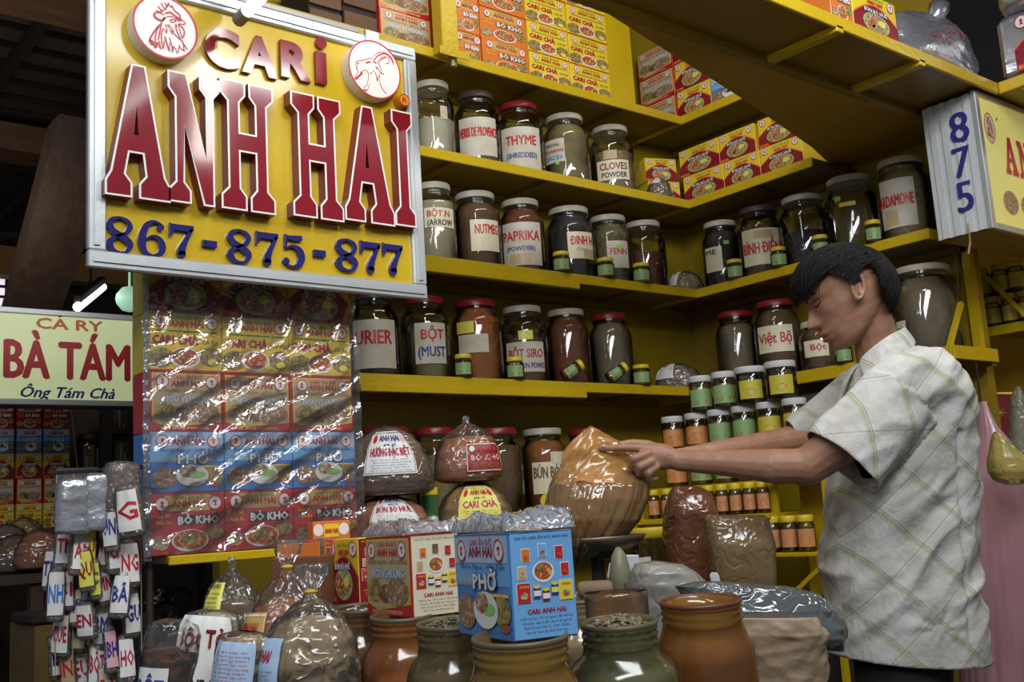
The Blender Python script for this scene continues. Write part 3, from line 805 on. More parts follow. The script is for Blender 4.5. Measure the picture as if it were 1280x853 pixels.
def prof_r(prof, z):
    for (r0, z0), (r1, z1) in zip(prof, prof[1:]):
        if z0 <= z <= z1 and z1 > z0: return r0+(r1-r0)*(z-z0)/(z1-z0)
    return prof[-1][0]


_jm = {}


def jar_meshes(r, h, neck, lid, fill, pw, grain):
    k = (round(r, 3), round(h, 3), neck, lid, round(fill, 2), pw, grain)
    if k in _jm: return _jm[k]
    pr = jar_profile(r, h, neck)
    m = MB(); m.lathe(pr, 32, cap0=True, cap1=False); g = m.mesh('glass_body', GLASS, True)
    c = None
    if fill > 0:
        zt = h*fill; q = [(max(a-0.003, 0.01), z+0.003) for a, z in pr if z < zt-0.004]+[(prof_r(pr, zt)-0.003, zt), (0.003, zt+0.008)]
        m = MB(); m.lathe(q, 28); c = m.mesh('contents', powder(pw, grain), True, 0.9)
    l = None; rn = r*neck
    if lid:
        m = MB(); m.lathe([(rn*1.07, h-0.012), (rn*1.10, h-0.010), (rn*1.10, h+0.008), (rn*1.06, h+0.012), (rn*0.9, h+0.011), (0.003, h+0.012)], 30)
        l = m.mesh('lid', dict(c=CREAMLID, r=REDLID, d=MAT('dark_tin_lid', (0.08, 0.05, 0.045), 0.4), y=YLID)[lid], True, 0.7)
    _jm[k] = (g, c, l, pr)
    return _jm[k]


def jar(label, pos, r, h, lid='c', fill=0.85, pw='tan', grain=False, neck=0.68, rz=None, notes=(), name='glass_jar', group=None, cat='jar', tilt=None):
    """notes: (angle offset in radians, z0, z1, width, paper material or None, [(text, colour, x0, z0, x1, z1 in 0..1)])"""
    t = thing(name, label, cat, pos, face_cam(pos[0], pos[1]) if rz is None else rz, group)
    if tilt: t.rotation_euler = tilt
    g, c, l, pr = jar_meshes(r, h, neck, lid, fill, pw, grain)
    put('glass_body', g, t)
    if c: put('contents', c, t)
    if l: put('lid', l, t)
    for nt in notes:
        ao, z0, z1, w, pm, tx = nt[:6]
        q = MB(); rr = r*1.0+0.0006
        n = 10; vs = []; fs = []
        for i in range(n+1):
            a = (i/n-0.5)*w
            vs += [(a, 0, z0), (a, 0, z1)]
            if i: fs.append((2*i-2, 2*i, 2*i+1, 2*i-1))
        q.add(vs, fs); curve_onto(q, rr, ao)
        lb = q.build('paper_label', pm or PAPER, t, smooth=True)
        if tx:
            q = MB(); mats = []
            for (s, col, x0, a0, x1, a1) in tx:
                mm = INK(col)
                if mm not in mats: mats.append(mm)
                X0, X1 = (x0-.5)*w, (x1-.5)*w; A0, A1 = z0+(z1-z0)*a0, z0+(z1-z0)*a1
                if s == '#':      # small printed lines
                    k = max(2, int((A1-A0)/0.006))
                    for j in range(k):
                        zz = A0+(A1-A0)*(j+.3)/k; q.rect(X0, zz, X0+(X1-X0)*(0.6+0.4*((j*37) % 10)/10), zz+0.0022, -0.0005, mats.index(mm))
                elif s == '[]':   # a second slip of paper
                    for j in range(4): q.rect(X0+(X1-X0)*j/4, A0, X0+(X1-X0)*(j+1)/4, A1, -0.0004, mats.index(mm))
                else:
                    q.text(s, X0, A0, X1, A1, -0.0009, mats.index(mm), bold=0.022)
            curve_onto(q, rr, ao); q.build('lettering', mats, lb)
    return t


def on_a(px, pyb, back, z):          # on a shelf of the left wing, `back` metres behind the front edge
    v = P(px, pyb, 'Y', AY+back); return (v.x, AY+back, z+0.001)


def on_b(px, pyb, back, z):
    v = P(px, pyb, 'X', BX+back); return (BX+back, v.y, z+0.001)


def jr(v, wpx, inc=1.0): return wpx/2*depth_of(v)/FPX*inc


JA = [  # px, base, width px, top px, shelf, lid, fill, powder, grain, label, notes
 (543, 187, 52, 96, 'a2', 'c', .52, 'white', 0, 'jar half full of white powder beside the right edge of the big sign, second shelf', [(0.5, .12, .16, .03, None, [('#', 'red', .1, .1, .9, .9)])]),
 (598, 196, 55, 113, 'a2', 'd', .30, 'herb', 1, 'glass jar with wide paper label reading HERBS DE PRO', [(0.0, .03, .155, .15, None, [('HERBS DE PROVENCE', 'red', .03, .50, 1.0, .74)])]),
 (652, 209, 57, 126, 'a2', 'r', .45, 'olive', 1, 'glass jar labelled THYME (SHREDDED)', [(0.0, .012, .155, .15, None, [('THYME', 'red', .14, .58, .86, .80), ('(SHREDDED)', 'navy', .14, .28, .86, .40)])]),
 (710, 221, 56, 138, 'a2', 'c', .88, 'olive', 0, 'dark olive jar with a tilted handwritten red and blue note, beside CLOVES', [(-.62, .075, .155, .085, None, [('SPECIAL', 'black', .1, .7, .8, .82), ('Provence', 'red', .08, .44, .95, .60), ('SPICES', 'blue', .1, .12, .9, .28)]), (-.45, .066, .078, .014, INK('lime'), None)]),
 (767, 232, 54, 150, 'a2', 'c', .62, 'tan', 1, 'jar with handwritten CLOVES label and dark cloves', [(0.0, .045, .115, .125, INK('cream'), [('CLOVES', 'darkred', .1, .52, .93, .86), ('POWDER', 'black', .15, .12, .9, .38)]), (-.1, .118, .150, .05, INK('tan'), [('#', 'brown', .1, .1, .9, .9)])]),
 (545, 325, 54, 231, 'a3', 'c', .80, 'cream', 0, 'pale powder jar with torn BOT.N label, beside the big sign on the third shelf', [(0.25, .105, .165, .12, INK('cream'), [('BỘT.N', 'red', .1, .55, .8, .85), ('(ARROW', 'black', .1, .1, .9, .4)])]),
 (598, 333, 60, 243, 'a3', 'c', .88, 'brown', 0, 'brown powder jar with NUTMEG on its label', [(0.35, .05, .15, .105, INK('cream'), [('NUTMEG', 'red', .15, .55, .95, .85), ('#', 'grey', .35, .08, .95, .42)])]),
 (655, 340, 56, 252, 'a3', 'c', .90, 'redbrown', 0, 'jar with big white PAPRIKA (POWDER) label', [(-.05, .025, .165, .15, None, [('PAPRIKA', 'red', .03, .58, .95, .80), ('(POWDER)', 'navy', .12, .34, .8, .44), ('[]', 'tan', .18, .03, .68, .27), ('#', 'red', .2, .05, .6, .24)])]),
 (716, 347, 60, 261, 'a3', 'c', .92, 'dark', 0, 'jar of near-black cloves labelled DINH H, third shelf', [(0.42, .065, .155, .095, INK('cream'), [('ĐINH H', 'red', .1, .52, .95, .85), ('Clove', 'grey', .3, .30, .7, .42), ('[]', 'tan', .55, .02, .98, .36)])]),
 (765, 353, 54, 272, 'a3', 'c', .90, 'herb', 1, 'jar of greenish fennel seed with FENNEL note and green tag', [(0.35, .055, .150, .085, None, [('FENN', 'red', .15, .50, .9, .72), ('[]', 'lime', .4, .72, .75, .84), ('#', 'grey', .2, .1, .8, .4)])]),
 (809, 357, 52, 279, 'a3', 'c', .55, 'redbrown', 1, 'unlabelled clear jar of whole nutmegs, rightmost on the left part of the third shelf', []),
 (469, 475, 62, 367, 'a4', 'd', .20, 'dark', 0, 'jar with big white label ending URIER, next to the wrapped box stack', [(0.0, .025, .165, .15, None, [('LAURIER', 'red', -.28, .50, .88, .78)])]),
 (534, 476, 60, 372, 'a4', 'r', .60, 'olive', 0, 'red-lidded jar with BOT (MUSTARD) label', [(0.2, .045, .165, .11, None, [('BỘT', 'red', .2, .60, .9, .84), ('(MUST', 'navy', .1, .18, .95, .42)])]),
 (599, 479, 62, 375, 'a4', 'r', .93, 'orange', 0, 'red-lidded jar of orange powder with two pale notes', [(-.2, .085, .14, .10, None, [('#', 'green', .1, .1, .9, .9)]), (-.5, .145, .18, .06, INK('lemon'), [('#', 'darkgreen', .1, .1, .9, .9)])]),
 (658, 480, 58, 384, 'a4', 'c', .60, 'brown', 0, 'cream-lidded jar labelled BOT SIRO (CUMIN POWDER)', [(0.0, .035, .13, .14, None, [('BỘT SIRO', 'red', .08, .48, .95, .76), ('CUMIN POWD', 'navy', .2, .12, .98, .30)]), (.05, .137, .165, .05, INK('lemon'), [('#', 'darkgreen', .1, .1, .9, .9)])]),
 (713, 483, 55, 380, 'a4', 'c', .93, 'redbrown', 0, 'unlabelled red-brown jar behind the left tilted little jar', []),
 (767, 483, 53, 393, 'a4', 'r', .90, 'grey', 0, 'unlabelled grey powder jar with red lid behind the right tilted little jar', []),
 (485, 642, 72, 530, 'a5', 'r', .9, 'brown', 0, 'red-lidded jar behind the upper left powder bag', []),
 (546, 642, 60, 528, 'a5', 'r', .7, 'olive', 0, 'olive red-lidded jar half hidden behind the BO KHO bag', []),
 (625, 642, 64, 526, 'a5', 'r', .82, 'brown', 0, 'brown jar with dark red lid between the BO KHO bag and BUN BO jar', []),
 (684, 642, 58, 530, 'a5', 'c', .88, 'rust', 0, 'cream-lidded orange jar with handwritten BUN BO label', [(0.05, .05, .145, .10, INK('cream'), [('BÚN BÒ', 'brown', .05, .5, .95, .85), ('#', 'grey', .1, .1, .9, .35)]), (.55, .135, .175, .05, INK('cream'), [('#', 'darkgreen', .1, .1, .9, .9)])]),
 (739, 642, 54, 526, 'a5', 'r', .85, 'redbrown', 0, 'jar with bright red lid just above the held plastic bag', []),
]
for px, pb, w, pt, sh, lid, fill, pw, gr, lab, nts in JA:
    v = Vector(on_a(px, pb, 0.134, ZA[sh])); r = jr(v, w)*1.045; d = depth_of(v)
    zt = P(px, pt, 'Y', AY+0.125).z-ZA[sh]-0.006
    zt = max(0.2, min(zt, 0.30))
    s = zt/0.25
    nts = [(a, z0*s, z1*s, wd*r/0.082, pm, tx) for a, z0, z1, wd, pm, tx in nts]
    jar(lab, tuple(v), r, zt-0.012, lid, fill, pw, bool(gr), 0.73, face_cam(v.x, v.y)+0.05, nts)

JB = [
 (907, 360, 48, 275, 'a3', 'c', .88, 'dark', 0, 'dark jar with a torn label at the left end of the right wing shelf', [(-.5, .06, .15, .08, INK('cream'), [('ME', 'black', .1, .7, .7, .9)]), (.25, .155, .168, .022, INK('lime'), None)]),
 (956, 349, 56, 257, 'a3', 'd', .75, 'brown', 1, 'jar with wide label BINH DIEN in red', [(0.0, .04, .165, .145, INK('cream'), [('BÌNH ĐIỀN', 'red', .03, .32, .97, .62), ('[]', 'tan', .35, .72, .8, .95)])]),
 (1011, 330, 60, 243, 'a3', 'c', .50, 'dark', 1, 'clear jar half full of black pepper', []),
 (1070, 305, 64, 219, 'a3', 'c', .0, 'grey', 0, 'nearly empty clear jar beside CARDAMONE', [(-.5, .165, .18, .02, INK('lime'), None), (-.15, .145, .158, .05, INK('yellow'), None)]),
 (1136, 292, 66, 196, 'a3', 'c', .93, 'olive', 1, 'olive seed jar with big white CARDAMONE label', [(-.28, .035, .18, .11, None, [('CARDAMONE', 'red', -.15, .45, .95, .68), ('[]', 'olive' if 0 else 'tan', .12, .05, .5, .36)])]),
 (925, 462, 52, 388, 'a4', 'r', .85, 'grey', 0, 'red-lidded grey jar behind the white-capped tubs, left of VIET BO', []),
 (977, 462, 58, 374, 'a4', 'r', .9, 'brown', 0, 'jar with paper note reading Viet Bo in red', [(-.15, .08, .165, .13, INK('cream'), [('Việt Bộ', 'red', .05, .35, .95, .72)])]),
 (1028, 462, 50, 400, 'a4', 'c', .9, 'brown', 0, 'brown jar with red scribbled paper right behind the nose of the man', [(-.2, .07, .15, .10, INK('cream'), [('Bột', 'red', .3, .4, .9, .75), ('#', 'green', .05, .0, .5, .3)])]),
 (1164, 445, 80, 330, 'a4', 'c', .88, 'grey', 0, 'largest grey-brown jar at the right end of the right wing shelf', [(-.85, .06, .095, .035, INK('cream'), [('#', 'darkgreen', .1, .1, .9, .9)]), (-.8, .175, .187, .014, INK('lime'), None)]),
]
for px, pb, w, pt, sh, lid, fill, pw, gr, lab, nts in JB:
    v = Vector(on_b(px, pb, 0.143, ZA[sh])); r = jr(v, w)*1.03
    zt = P(px, pt, 'X', BX+0.135).z-ZA[sh]-0.006
    zt = max(0.2, min(zt, 0.345)); s = zt/0.25
    nts = [(a, z0*s, z1*s, wd*r/0.082, pm, tx) for a, z0, z1, wd, pm, tx in nts]
    jar(lab, tuple(v), r, zt-0.012, lid, fill, pw, bool(gr), 0.75, face_cam(v.x, v.y), nts)


# small capped spice jars (yellow caps) and white-capped tubs, one builder
def small_jar(label, pos, r, h, cap, pw, lab, group, rz=None, tilt=None, name='spice_jar', txt=False, lw=0.75):
    t = thing(name, label, 'jar', pos, face_cam(pos[0], pos[1]) if rz is None else rz, group)
    if tilt: t.rotation_euler = tilt
    key = ('s', round(r, 3), round(h, 3), cap, pw, lab, txt, lw)
    if key not in _jm:
        pr = [(r*.9, 0), (r, .004), (r, h*.70), (r*.88, h*.78), (r*.80, h*.81), (r*.80, h*.96)]
        if cap == 'w': pr = [(r*.9, 0), (r, .004), (r, h*.80), (r*.93, h*.84), (r*.90, h*.95)]
        m = MB(); m.lathe(pr, 20, cap1=False); g = m.mesh('glass_body', GLASS, True)
        zc = h*.66; m = MB(); m.lathe([(r*.86, .003), (r*.95, .006), (r*.95, zc), (.002, zc)], 18); c = m.mesh('contents', powder(pw), True, 0.8)
        z0 = h*.82 if cap != 'w' else h*.83; rc = r*.9 if cap != 'w' else r*1.0
        m = MB(); m.lathe([(rc*.97, z0), (rc, z0+.002), (rc, h-.002), (rc*.95, h), (.002, h)], 24)
        l = m.mesh('cap', YLID if cap == 'y' else WLID, True, 0.7)
        q = MB(); w = 2*r*lw*1.3; n = 8; vs = []; fs = []; za, zb = h*.13, h*.62
        for i in range(n+1):
            a = (i/n-.5)*w; vs += [(a, 0, za), (a, 0, zb)]
            if i: fs.append((2*i-2, 2*i, 2*i+1, 2*i-1))
        q.add(vs, fs, 0)
        if lab in ('orange', 'tanorange'):
            q.ell(0, za+(zb-za)*.38, w*.22, (zb-za)*.26, -.0005, 1, 12); q.rect(-w*.4, za+(zb-za)*.72, w*.4, za+(zb-za)*.86, -.0005, 2)
        elif lab == 'lemon':
            q.ell(0, za+(zb-za)*.35, w*.2, (zb-za)*.2, -.0005, 1, 12); q.rect(-w*.35, za+(zb-za)*.66, w*.35, za+(zb-za)*.74, -.0005, 2)
        else:
            q.rect(w*.18, za+(zb-za)*.18, w*.42, za+(zb-za)*.38, -.0005, 2); q.rect(-w*.4, za+(zb-za)*.66, w*.2, za+(zb-za)*.76, -.0005, 3); q.ell(-w*.2, za+(zb-za)*.25, w*.12, (zb-za)*.12, -.0005, 1, 10)
        curve_onto(q, r+.0006)
        lm = dict(green=MAT('pale_green_label', (0.26, 0.42, 0.17), 0.45), orange=MAT('orange_label', (0.60, 0.20, 0.05), 0.45, var=(0.7, 0.34, 0.1), vscale=60), lemon=MAT('yellow_olive_label', (0.58, 0.50, 0.05), 0.45), tanorange=MAT('tan_orange_label', (0.68, 0.30, 0.12), 0.45))[lab]
        lb = q.mesh('printed_label', [lm, FOOD('stew'), INK('red'), INK('green')], True)
        _jm[key] = (g, c, l, lb)
    g, c, l, lb = _jm[key]
    put('glass_body', g, t); put('contents', c, t); put('cap', l, t); put('printed_label', lb, t)
    return t


gsm = 'little yellow-capped jars on the wall shelves'
for px, pb, sh, lab in ((703, 345, 'a3', 'little yellow-capped jar in front of the DINH jar'), (758, 352, 'a3', 'little yellow-capped jar in front of the FENNEL jar'), (803, 357, 'a3', 'little yellow-capped jar in front of the unlabelled nutmeg jar'),
                        (580, 478, 'a4', 'little yellow-capped jar in front of the red-lidded orange powder jar'), (645, 479, 'a4', 'little yellow-capped jar in front of the CUMIN jar'), (803, 484, 'a4', 'little yellow-capped jar standing upright right of the tilted ones')):
    v = on_a(px, pb, 0.019, ZA[sh]); small_jar(lab, v, jr(Vector(v), 23), 0.082, 'y', 'brown' if px != 803 else 'green', 'green', gsm, name='spice_jar')
for px, pb, sh, lab in ((920, 352, 'a3', 'little yellow-capped jar in front of BINH DIEN'), (975, 336, 'a3', 'little yellow-capped jar in front of the black pepper jar'), (1027, 320, 'a3', 'little yellow-capped jar just above the forehead of the man'),
                        (1093, 303, 'a3', 'little yellow-capped jar just left of CARDAMONE'), (1057, 462, 'a4', 'little green-labelled jar just below the chin of the man')):
    v = on_b(px, pb, 0.019, ZA[sh]); small_jar(lab, v, jr(Vector(v), 21), 0.084, 'y', 'brown', 'green', gsm, name='spice_jar')
# two lying ones, tilted on the fourth shelf, and one on the lowest shelf
for px, pz, lab in ((712, 474, 'left one of the two toppled yellow-capped jars on the fourth shelf'), (768, 474, 'right one of the two toppled yellow-capped jars on the fourth shelf')):
    v = Vector(on_a(px-8, pz, 0.022, ZA['a4']))
    small_jar(lab, (v.x, v.y, ZA['a4']+0.0225), 0.0235, 0.088, 'y', 'redbrown', 'green', gsm, tilt=(0.0, math.radians(58), math.radians(-30)), name='spice_jar')
v = P(676, 633, 'Y', AY+0.03)
small_jar('yellow-capped jar lying on its side on the lowest shelf, cap towards the viewer', (v.x+.03, AY+0.0, ZA['a5']+0.030), 0.028, 0.095, 'y', 'dark', 'green', None, tilt=(math.radians(88), 0, math.radians(-52)), name='spice_jar')

# ------------------------------------------------------------------ printed cartons
BS = dict(curry='yellow', five='tan', pho='blue', stew='red', noodle='yellow', orange='orange')
_bm = {}


def print_front(kind, w, h):
    m = MB(); mats = []

    def M(x):
        mm = FOOD(x[1:]) if x[0] == '*' else (INK(x))
        if mm not in mats: mats.append(mm)
        return mats.index(mm)
    L = lambda k: -0.0006*k

    def badge(cx, cz, r, goat=False):
        m.ell(cx*w, cz*h, r*h, r*h, L(4), M('white'), 14); m.ring(cx*w, cz*h, r*h, r*h, r*h*.14, L(5), M('red'), 14)
        q = [(-.1, .6), (.35, .3), (.15, 0), (.3, -.5), (-.4, -.5), (-.15, 0), (-.35, .3)] if not goat else [(-.5, .2), (.1, .5), (.5, .3), (.2, .1), (.3, -.5), (-.1, -.5), (0, 0)]
        m.poly([(cx*w+a*r*h*.8, cz*h+b*r*h*.8) for a, b in q][::-1], L(5), M('red'))
    T = lambda s, x0, z0, x1, z1, c, b=0.03, k=3, sl=0.0: m.text(s, x0*w, z0*h, x1*w, z1*h, L(k), M(c), bold=b, res=1, slant=sl)
    R = lambda x0, z0, x1, z1, c, k=1: m.rect(x0*w, z0*h, x1*w, z1*h, L(k), M(c))
    E = lambda x, z, a, b, c, k=2, n=18: m.ell(x*w, z*h, a*w, b*h, L(k), M(c), n)

    def arc_poly(z0, z1, c, k=1):
        pts = [(0.03*w, z0*h)]+[(x*w, (z0+(z1-z0)*math.sin(PI*x))*h) for x in [i/10 for i in range(11)]]+[(0.97*w, z0*h)]
        m.poly([(0, 0)]+[(max(0, min(w, a)), b) for a, b in pts[1:-1]]+[(w, 0)], L(k), M(c)) if 0 else m.poly(([(0, 0), (w, 0)]+[(x*w, (z0+(z1-z0)*math.sin(PI*x))*h) for x in [1-i/10 for i in range(11)]]), L(k), M(c))
    if kind == 'curry':
        R(0, 0, 1, .03, 'red'); badge(.15, .84, .11); badge(.86, .84, .11, True)
        T('CARI ẤN ĐỘ', .3, .88, .72, .94, 'green', .01); T('ANH HAI', .28, .76, .74, .86, 'red', .04)
        R(.1, .67, .93, .695, 'green', 2); T('CARI CHÀ', .04, .46, .66, .60, 'crimson', .05); T('CÀ RY', .72, .48, .94, .55, 'brown', .01)
        E(.16, .22, .17, .17, '*herbs'); E(.84, .26, .16, .16, '*herbs'); E(.48, .23, .21, .18, 'white', 3); E(.48, .24, .18, .145, '*stew', 4)
        E(.86, .17, .07, .06, 'lemon', 4); E(.10, .12, .09, .05, '*spice', 3)
    elif kind == 'five':
        pts = [(.03, .16), (.25, .07), (.5, .10), (.75, .13), (.97, .16), (.97, .97), (.03, .97)]
        m.poly([(a*w, b*h) for a, b in pts], L(1), M('yellow')); pts = [(.045, .18), (.25, .09), (.5, .12), (.75, .15), (.955, .18), (.955, .95), (.045, .95)]
        m.poly([(a*w, b*h) for a, b in pts], L(2), M('tan')); badge(.17, .83, .11); badge(.84, .83, .11, True)
        T('CARI ẤN ĐỘ', .3, .87, .72, .93, 'red', .01); T('ANH HAI', .29, .75, .72, .85, 'red', .04); T('THƠM NGON - BỔ DƯỠNG', .08, .65, .93, .70, 'brown', .01)
        E(.22, .32, .17, .15, '*herbs', 3); E(.45, .28, .14, .12, 'brown', 3); E(.70, .31, .25, .17, '*spice', 4)
        T('NGŨ VỊ HƯƠNG', .18, .48, .87, .59, 'skyblue', .045, 4); T('NGŨ VỊ HƯƠNG', .185, .485, .865, .585, 'white', .01, 5); T('FIVE SPICE POWDER', .15, .03, .8, .075, 'cream', .015)
    elif kind == 'pho':
        R(0, .5, 1, 1, 'skyblue', 1); R(.02, .72, .98, .98, 'paleblue', 2); badge(.16, .84, .11); badge(.85, .84, .11, True)
        T('CARI ẤN ĐỘ', .3, .89, .72, .95, 'red', .01); T('ANH HAI', .29, .78, .72, .88, 'crimson', .04); T('Thơm Ngon - Hấp Dẫn', .12, .66, .92, .71, 'navy', .0, 3)
        T('Gia Vị Nấu', .06, .52, .34, .57, 'yellow', .01, 3); T('PHỞ', .36, .46, .78, .62, 'navy', .08, 4); T('PHỞ', .365, .47, .775, .615, 'white', .05, 5); R(.66, .40, .97, .43, 'yellow', 3)
        E(.20, .24, .17, .17, '*spice', 3); E(.84, .27, .15, .14, '*herbs', 3); E(.56, .27, .22, .18, 'white', 4); E(.50, .34, .12, .10, '*meat', 5); E(.62, .28, .12, .06, 'lime', 5); E(.88, .12, .08, .04, '*stew', 3)
    elif kind in ('stew', 'orange'):
        m.poly([(a*w, b*h) for a, b in [(.20, .70), (.80, .70), (.93, .84), (.80, .96), (.20, .96), (.07, .84)]], L(1), M('gold')); badge(.15, .82, .12); badge(.86, .82, .12, True)
        T('CARI ẤN ĐỘ', .33, .89, .70, .94, 'green', .01); T('ANH HAI', .29, .77, .73, .87, 'red', .04)
        T('Gia Vị', .05, .60, .25, .66, 'yellow', .01); T('Nấu Bò', .07, .49, .27, .56, 'yellow', .01); R(.34, .47, .93, .63, 'black' if kind == 'stew' else 'brown', 2); T('BÒ KHO', .36, .485, .91, .615, 'white', .06, 4)
        E(.52, .22, .25, .18, 'white', 3); E(.52, .23, .225, .155, '*stew', 4); E(.50, .26, .12, .08, '*herbs', 5); E(.85, .32, .13, .11, '*herbs', 3); E(.13, .2, .12, .12, '*meat', 3)
    elif kind == 'noodle':
        arc_poly(.42, .76, 'orange', 1); arc_poly(.38, .72, 'darkred', 2); badge(.13, .84, .12); badge(.86, .84, .12, True)
        T('CARI ẤN ĐỘ', .3, .87, .72, .93, 'green', .01); T('ANH HAI', .34, .75, .68, .84, 'red', .03)
        E(.5, .30, .30, .25, 'lime', 3); E(.5, .30, .275, .225, '*meat', 4); E(.38, .27, .09, .10, '*stew', 5); E(.62, .34, .09, .08, 'lemon', 5); E(.5, .20, .12, .06, '*herbs', 5)
        T('BÚN BÒ HUẾ', .24, .52, .76, .62, 'navy', .08, 5); T('BÚN BÒ HUẾ', .245, .525, .755, .615, 'white', .04, 6)
        R(0, 0, .25, .12, 'red', 3); T('BÚN', .03, .03, .22, .09, 'yellow', .02, 4)
    me = m.mesh('front_print', mats)
    return me


def print_side(kind, w, h):
    m = MB(); mats = []

    def M(x):
        mm = FOOD(x[1:]) if x[0] == '*' else INK(x)
        if mm not in mats: mats.append(mm)
        return mats.index(mm)
    L = lambda k: -0.0006*k
    bg = dict(five='cream', pho='skyblue', stew='red', noodle='darkred', curry='gold', orange='orange')[kind]
    m.rect(0.015*w, 0.015*h, .985*w, .985*h, L(1), M(bg))
    ink = 'darkred' if kind == 'five' else ('navy' if kind == 'pho' else 'yellow')
    m.text('GIA VỊ CARI ẤN ĐỘ ANH HAI', .08*w, .93*h, .92*w, .955*h, L(2), M('green' if kind == 'five' else 'navy' if kind == 'pho' else 'yellow'), res=1)
    m.ell(.5*w, .62*h, .17*w, .10*h, L(2), M('white'), 18); m.ell(.5*w, .63*h, .14*w, .08*h, L(3), M('*stew'), 16); m.ell(.44*w, .66*h, .06*w, .03*h, L(4), M('*herbs'), 10)
    for x, z, c in ((.5, .82, 'skyblue' if kind == 'pho' else 'brown'), (.24, .78, 'orange'), (.76, .79, 'red'), (.17, .62, 'tan'), (.84, .63, 'red')):
        m.rect((x-.07)*w, (z-.065)*h, (x+.07)*w, (z+.065)*h, L(2), M('white')); m.rect((x-.06)*w, (z-.057)*h, (x+.06)*w, (z+.057)*h, L(3), M(c)); m.ell(x*w, (z-.02)*h, .035*w, .02*h, L(4), M('*stew'), 8)
    for x, c in ((.18, 'red'), (.84, 'yellow')):
        m.rect((x-.11)*w, .34*h, (x+.11)*w, .53*h, L(2), M('white')); m.rect((x-.10)*w, .345*h, (x+.10)*w, .525*h, L(3), M(c)); m.ell(x*w, .41*h, .06*w, .035*h, L(4), M('*meat'), 10); m.text('ANH', (x-.07)*w, .48*h, (x+.07)*w, .505*h, L(4), M('darkred' if c == 'yellow' else 'yellow'), res=1)
    for x, z in ((.38, .40), (.52, .37), (.66, .42)):
        m.rect((x-.055)*w, (z-.02)*h, (x+.055)*w, (z+.08)*h, L(4), M('darkred' if x == .52 else 'navy')); m.rect((x-.055)*w, (z+.0)*h, (x+.055)*w, (z+.05)*h, L(5), M('lemon' if x > .6 else 'white')); m.ell(x*w, (z+.085)*h, .052*w, .018*h, L(5), M('yellow'), 10)
    m.text('CARI ANH HAI', .22*w, .24*h, .82*w, .285*h, L(2), M('crimson' if kind in ('five', 'pho') else 'yellow'), bold=.03, res=1)
    for k in range(4):
        m.text(('Chất lượng - Thơm ngon - Bổ dưỡng', 'Chuyên sản xuất các loại gia vị', 'Kinh Doanh Gia Vị - Thực Phẩm', 'Gia Vị Cari Ấn Độ Anh Hai')[k].replace('Số 12 c', 'C'), (.1+.03*k)*w, (.19-.042*k)*h, (.92-.03*k)*w, (.21-.042*k)*h, L(2), M(ink), res=1)
    return m.mesh('side_print', mats)


def carton(label, pos, kind, w, h, d, rz=0.0, group=None, side=None, wrap=False):
    """box whose printed front looks to local -y; origin at the bottom front left corner"""
    t = thing('spice_box', label, 'box', pos, rz, group)
    k = (kind, round(w, 3), round(h, 3), round(d, 3))
    if k not in _bm:
        card = MAT('card_'+kind, INKS[BS[kind]] if kind != 'five' else INKS['red'], 0.38, coat=0.25)
        m = MB(); m.box(0, 0, 0, w, d, h, 0.0015)
        _bm[k] = (m.mesh('carton', card), print_front(kind, w, h), {})
    c, f, sd = _bm[k]
    put('carton', c, t); put('front_print', f, t)
    if side:
        if 's' not in sd: sd['s'] = print_side(kind, d, h)
        if side == 'R': put('side_print', sd['s'], t, (w, 0, 0), (0, 0, PI/2))
        else: put('side_print', sd['s'], t, (0, d, 0), (0, 0, -PI/2))
    return t


KN = dict(curry='yellow curry', five='tan five-spice', pho='blue PHO', stew='red BO KHO', noodle='red and yellow noodle spice', orange='orange-red')
ROWN = ('bottom', 'second', 'third', 'fourth', 'top')
# wrapped stack under the big sign: three columns, five rows
STY = 2.30
xs = [P(a, 540, 'Y', STY).x for a in (187, 274, 362, 443)]
bw = (xs[3]-xs[0])/3
z0 = P(300, 690, 'Y', STY).z+0.003
zb = P(300, 614, 'Y', STY).z
bh = 0.1335
for c in range(3):
    for r_, kind in enumerate(('stew', 'pho', 'five', 'curry', 'noodle')):
        carton('%s box, %s row, %s column of the plastic-wrapped stack' % (KN[kind], ROWN[r_], ('left', 'middle', 'right')[c]),
               (xs[0]+c*bw+0.0005, STY+rnd.uniform(0, .002), z0+r_*(bh+0.0008)), kind, bw-0.002, bh, 0.10, 0, 'cartons in the wrapped stack')
LEDGE_Z = z0-0.001
t = thing('ledge', 'narrow yellow ledge carrying the plastic-wrapped box stack', 'shelf', (P(212, 702, 'Y', STY-.03).x, STY-.03, LEDGE_Z))
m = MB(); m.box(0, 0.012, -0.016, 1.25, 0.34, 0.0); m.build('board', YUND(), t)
m = MB(); m.box(0, 0, -0.020, 1.25, 0.012, 0.0, 0.002); m.build('edge_strip', YEL(), t)
m = MB(); m.tube([(0.15, 0.2, -0.016), (0.15, 0.2, FLOOR-LEDGE_Z+.001)], 0.015, 6); m.build('leg', m_dark, t)
m = MB(); m.tube([(0.9, 0.2, -0.016), (0.9, 0.2, FLOOR-LEDGE_Z+.001)], 0.015, 6); m.build('leg', m_dark, t)

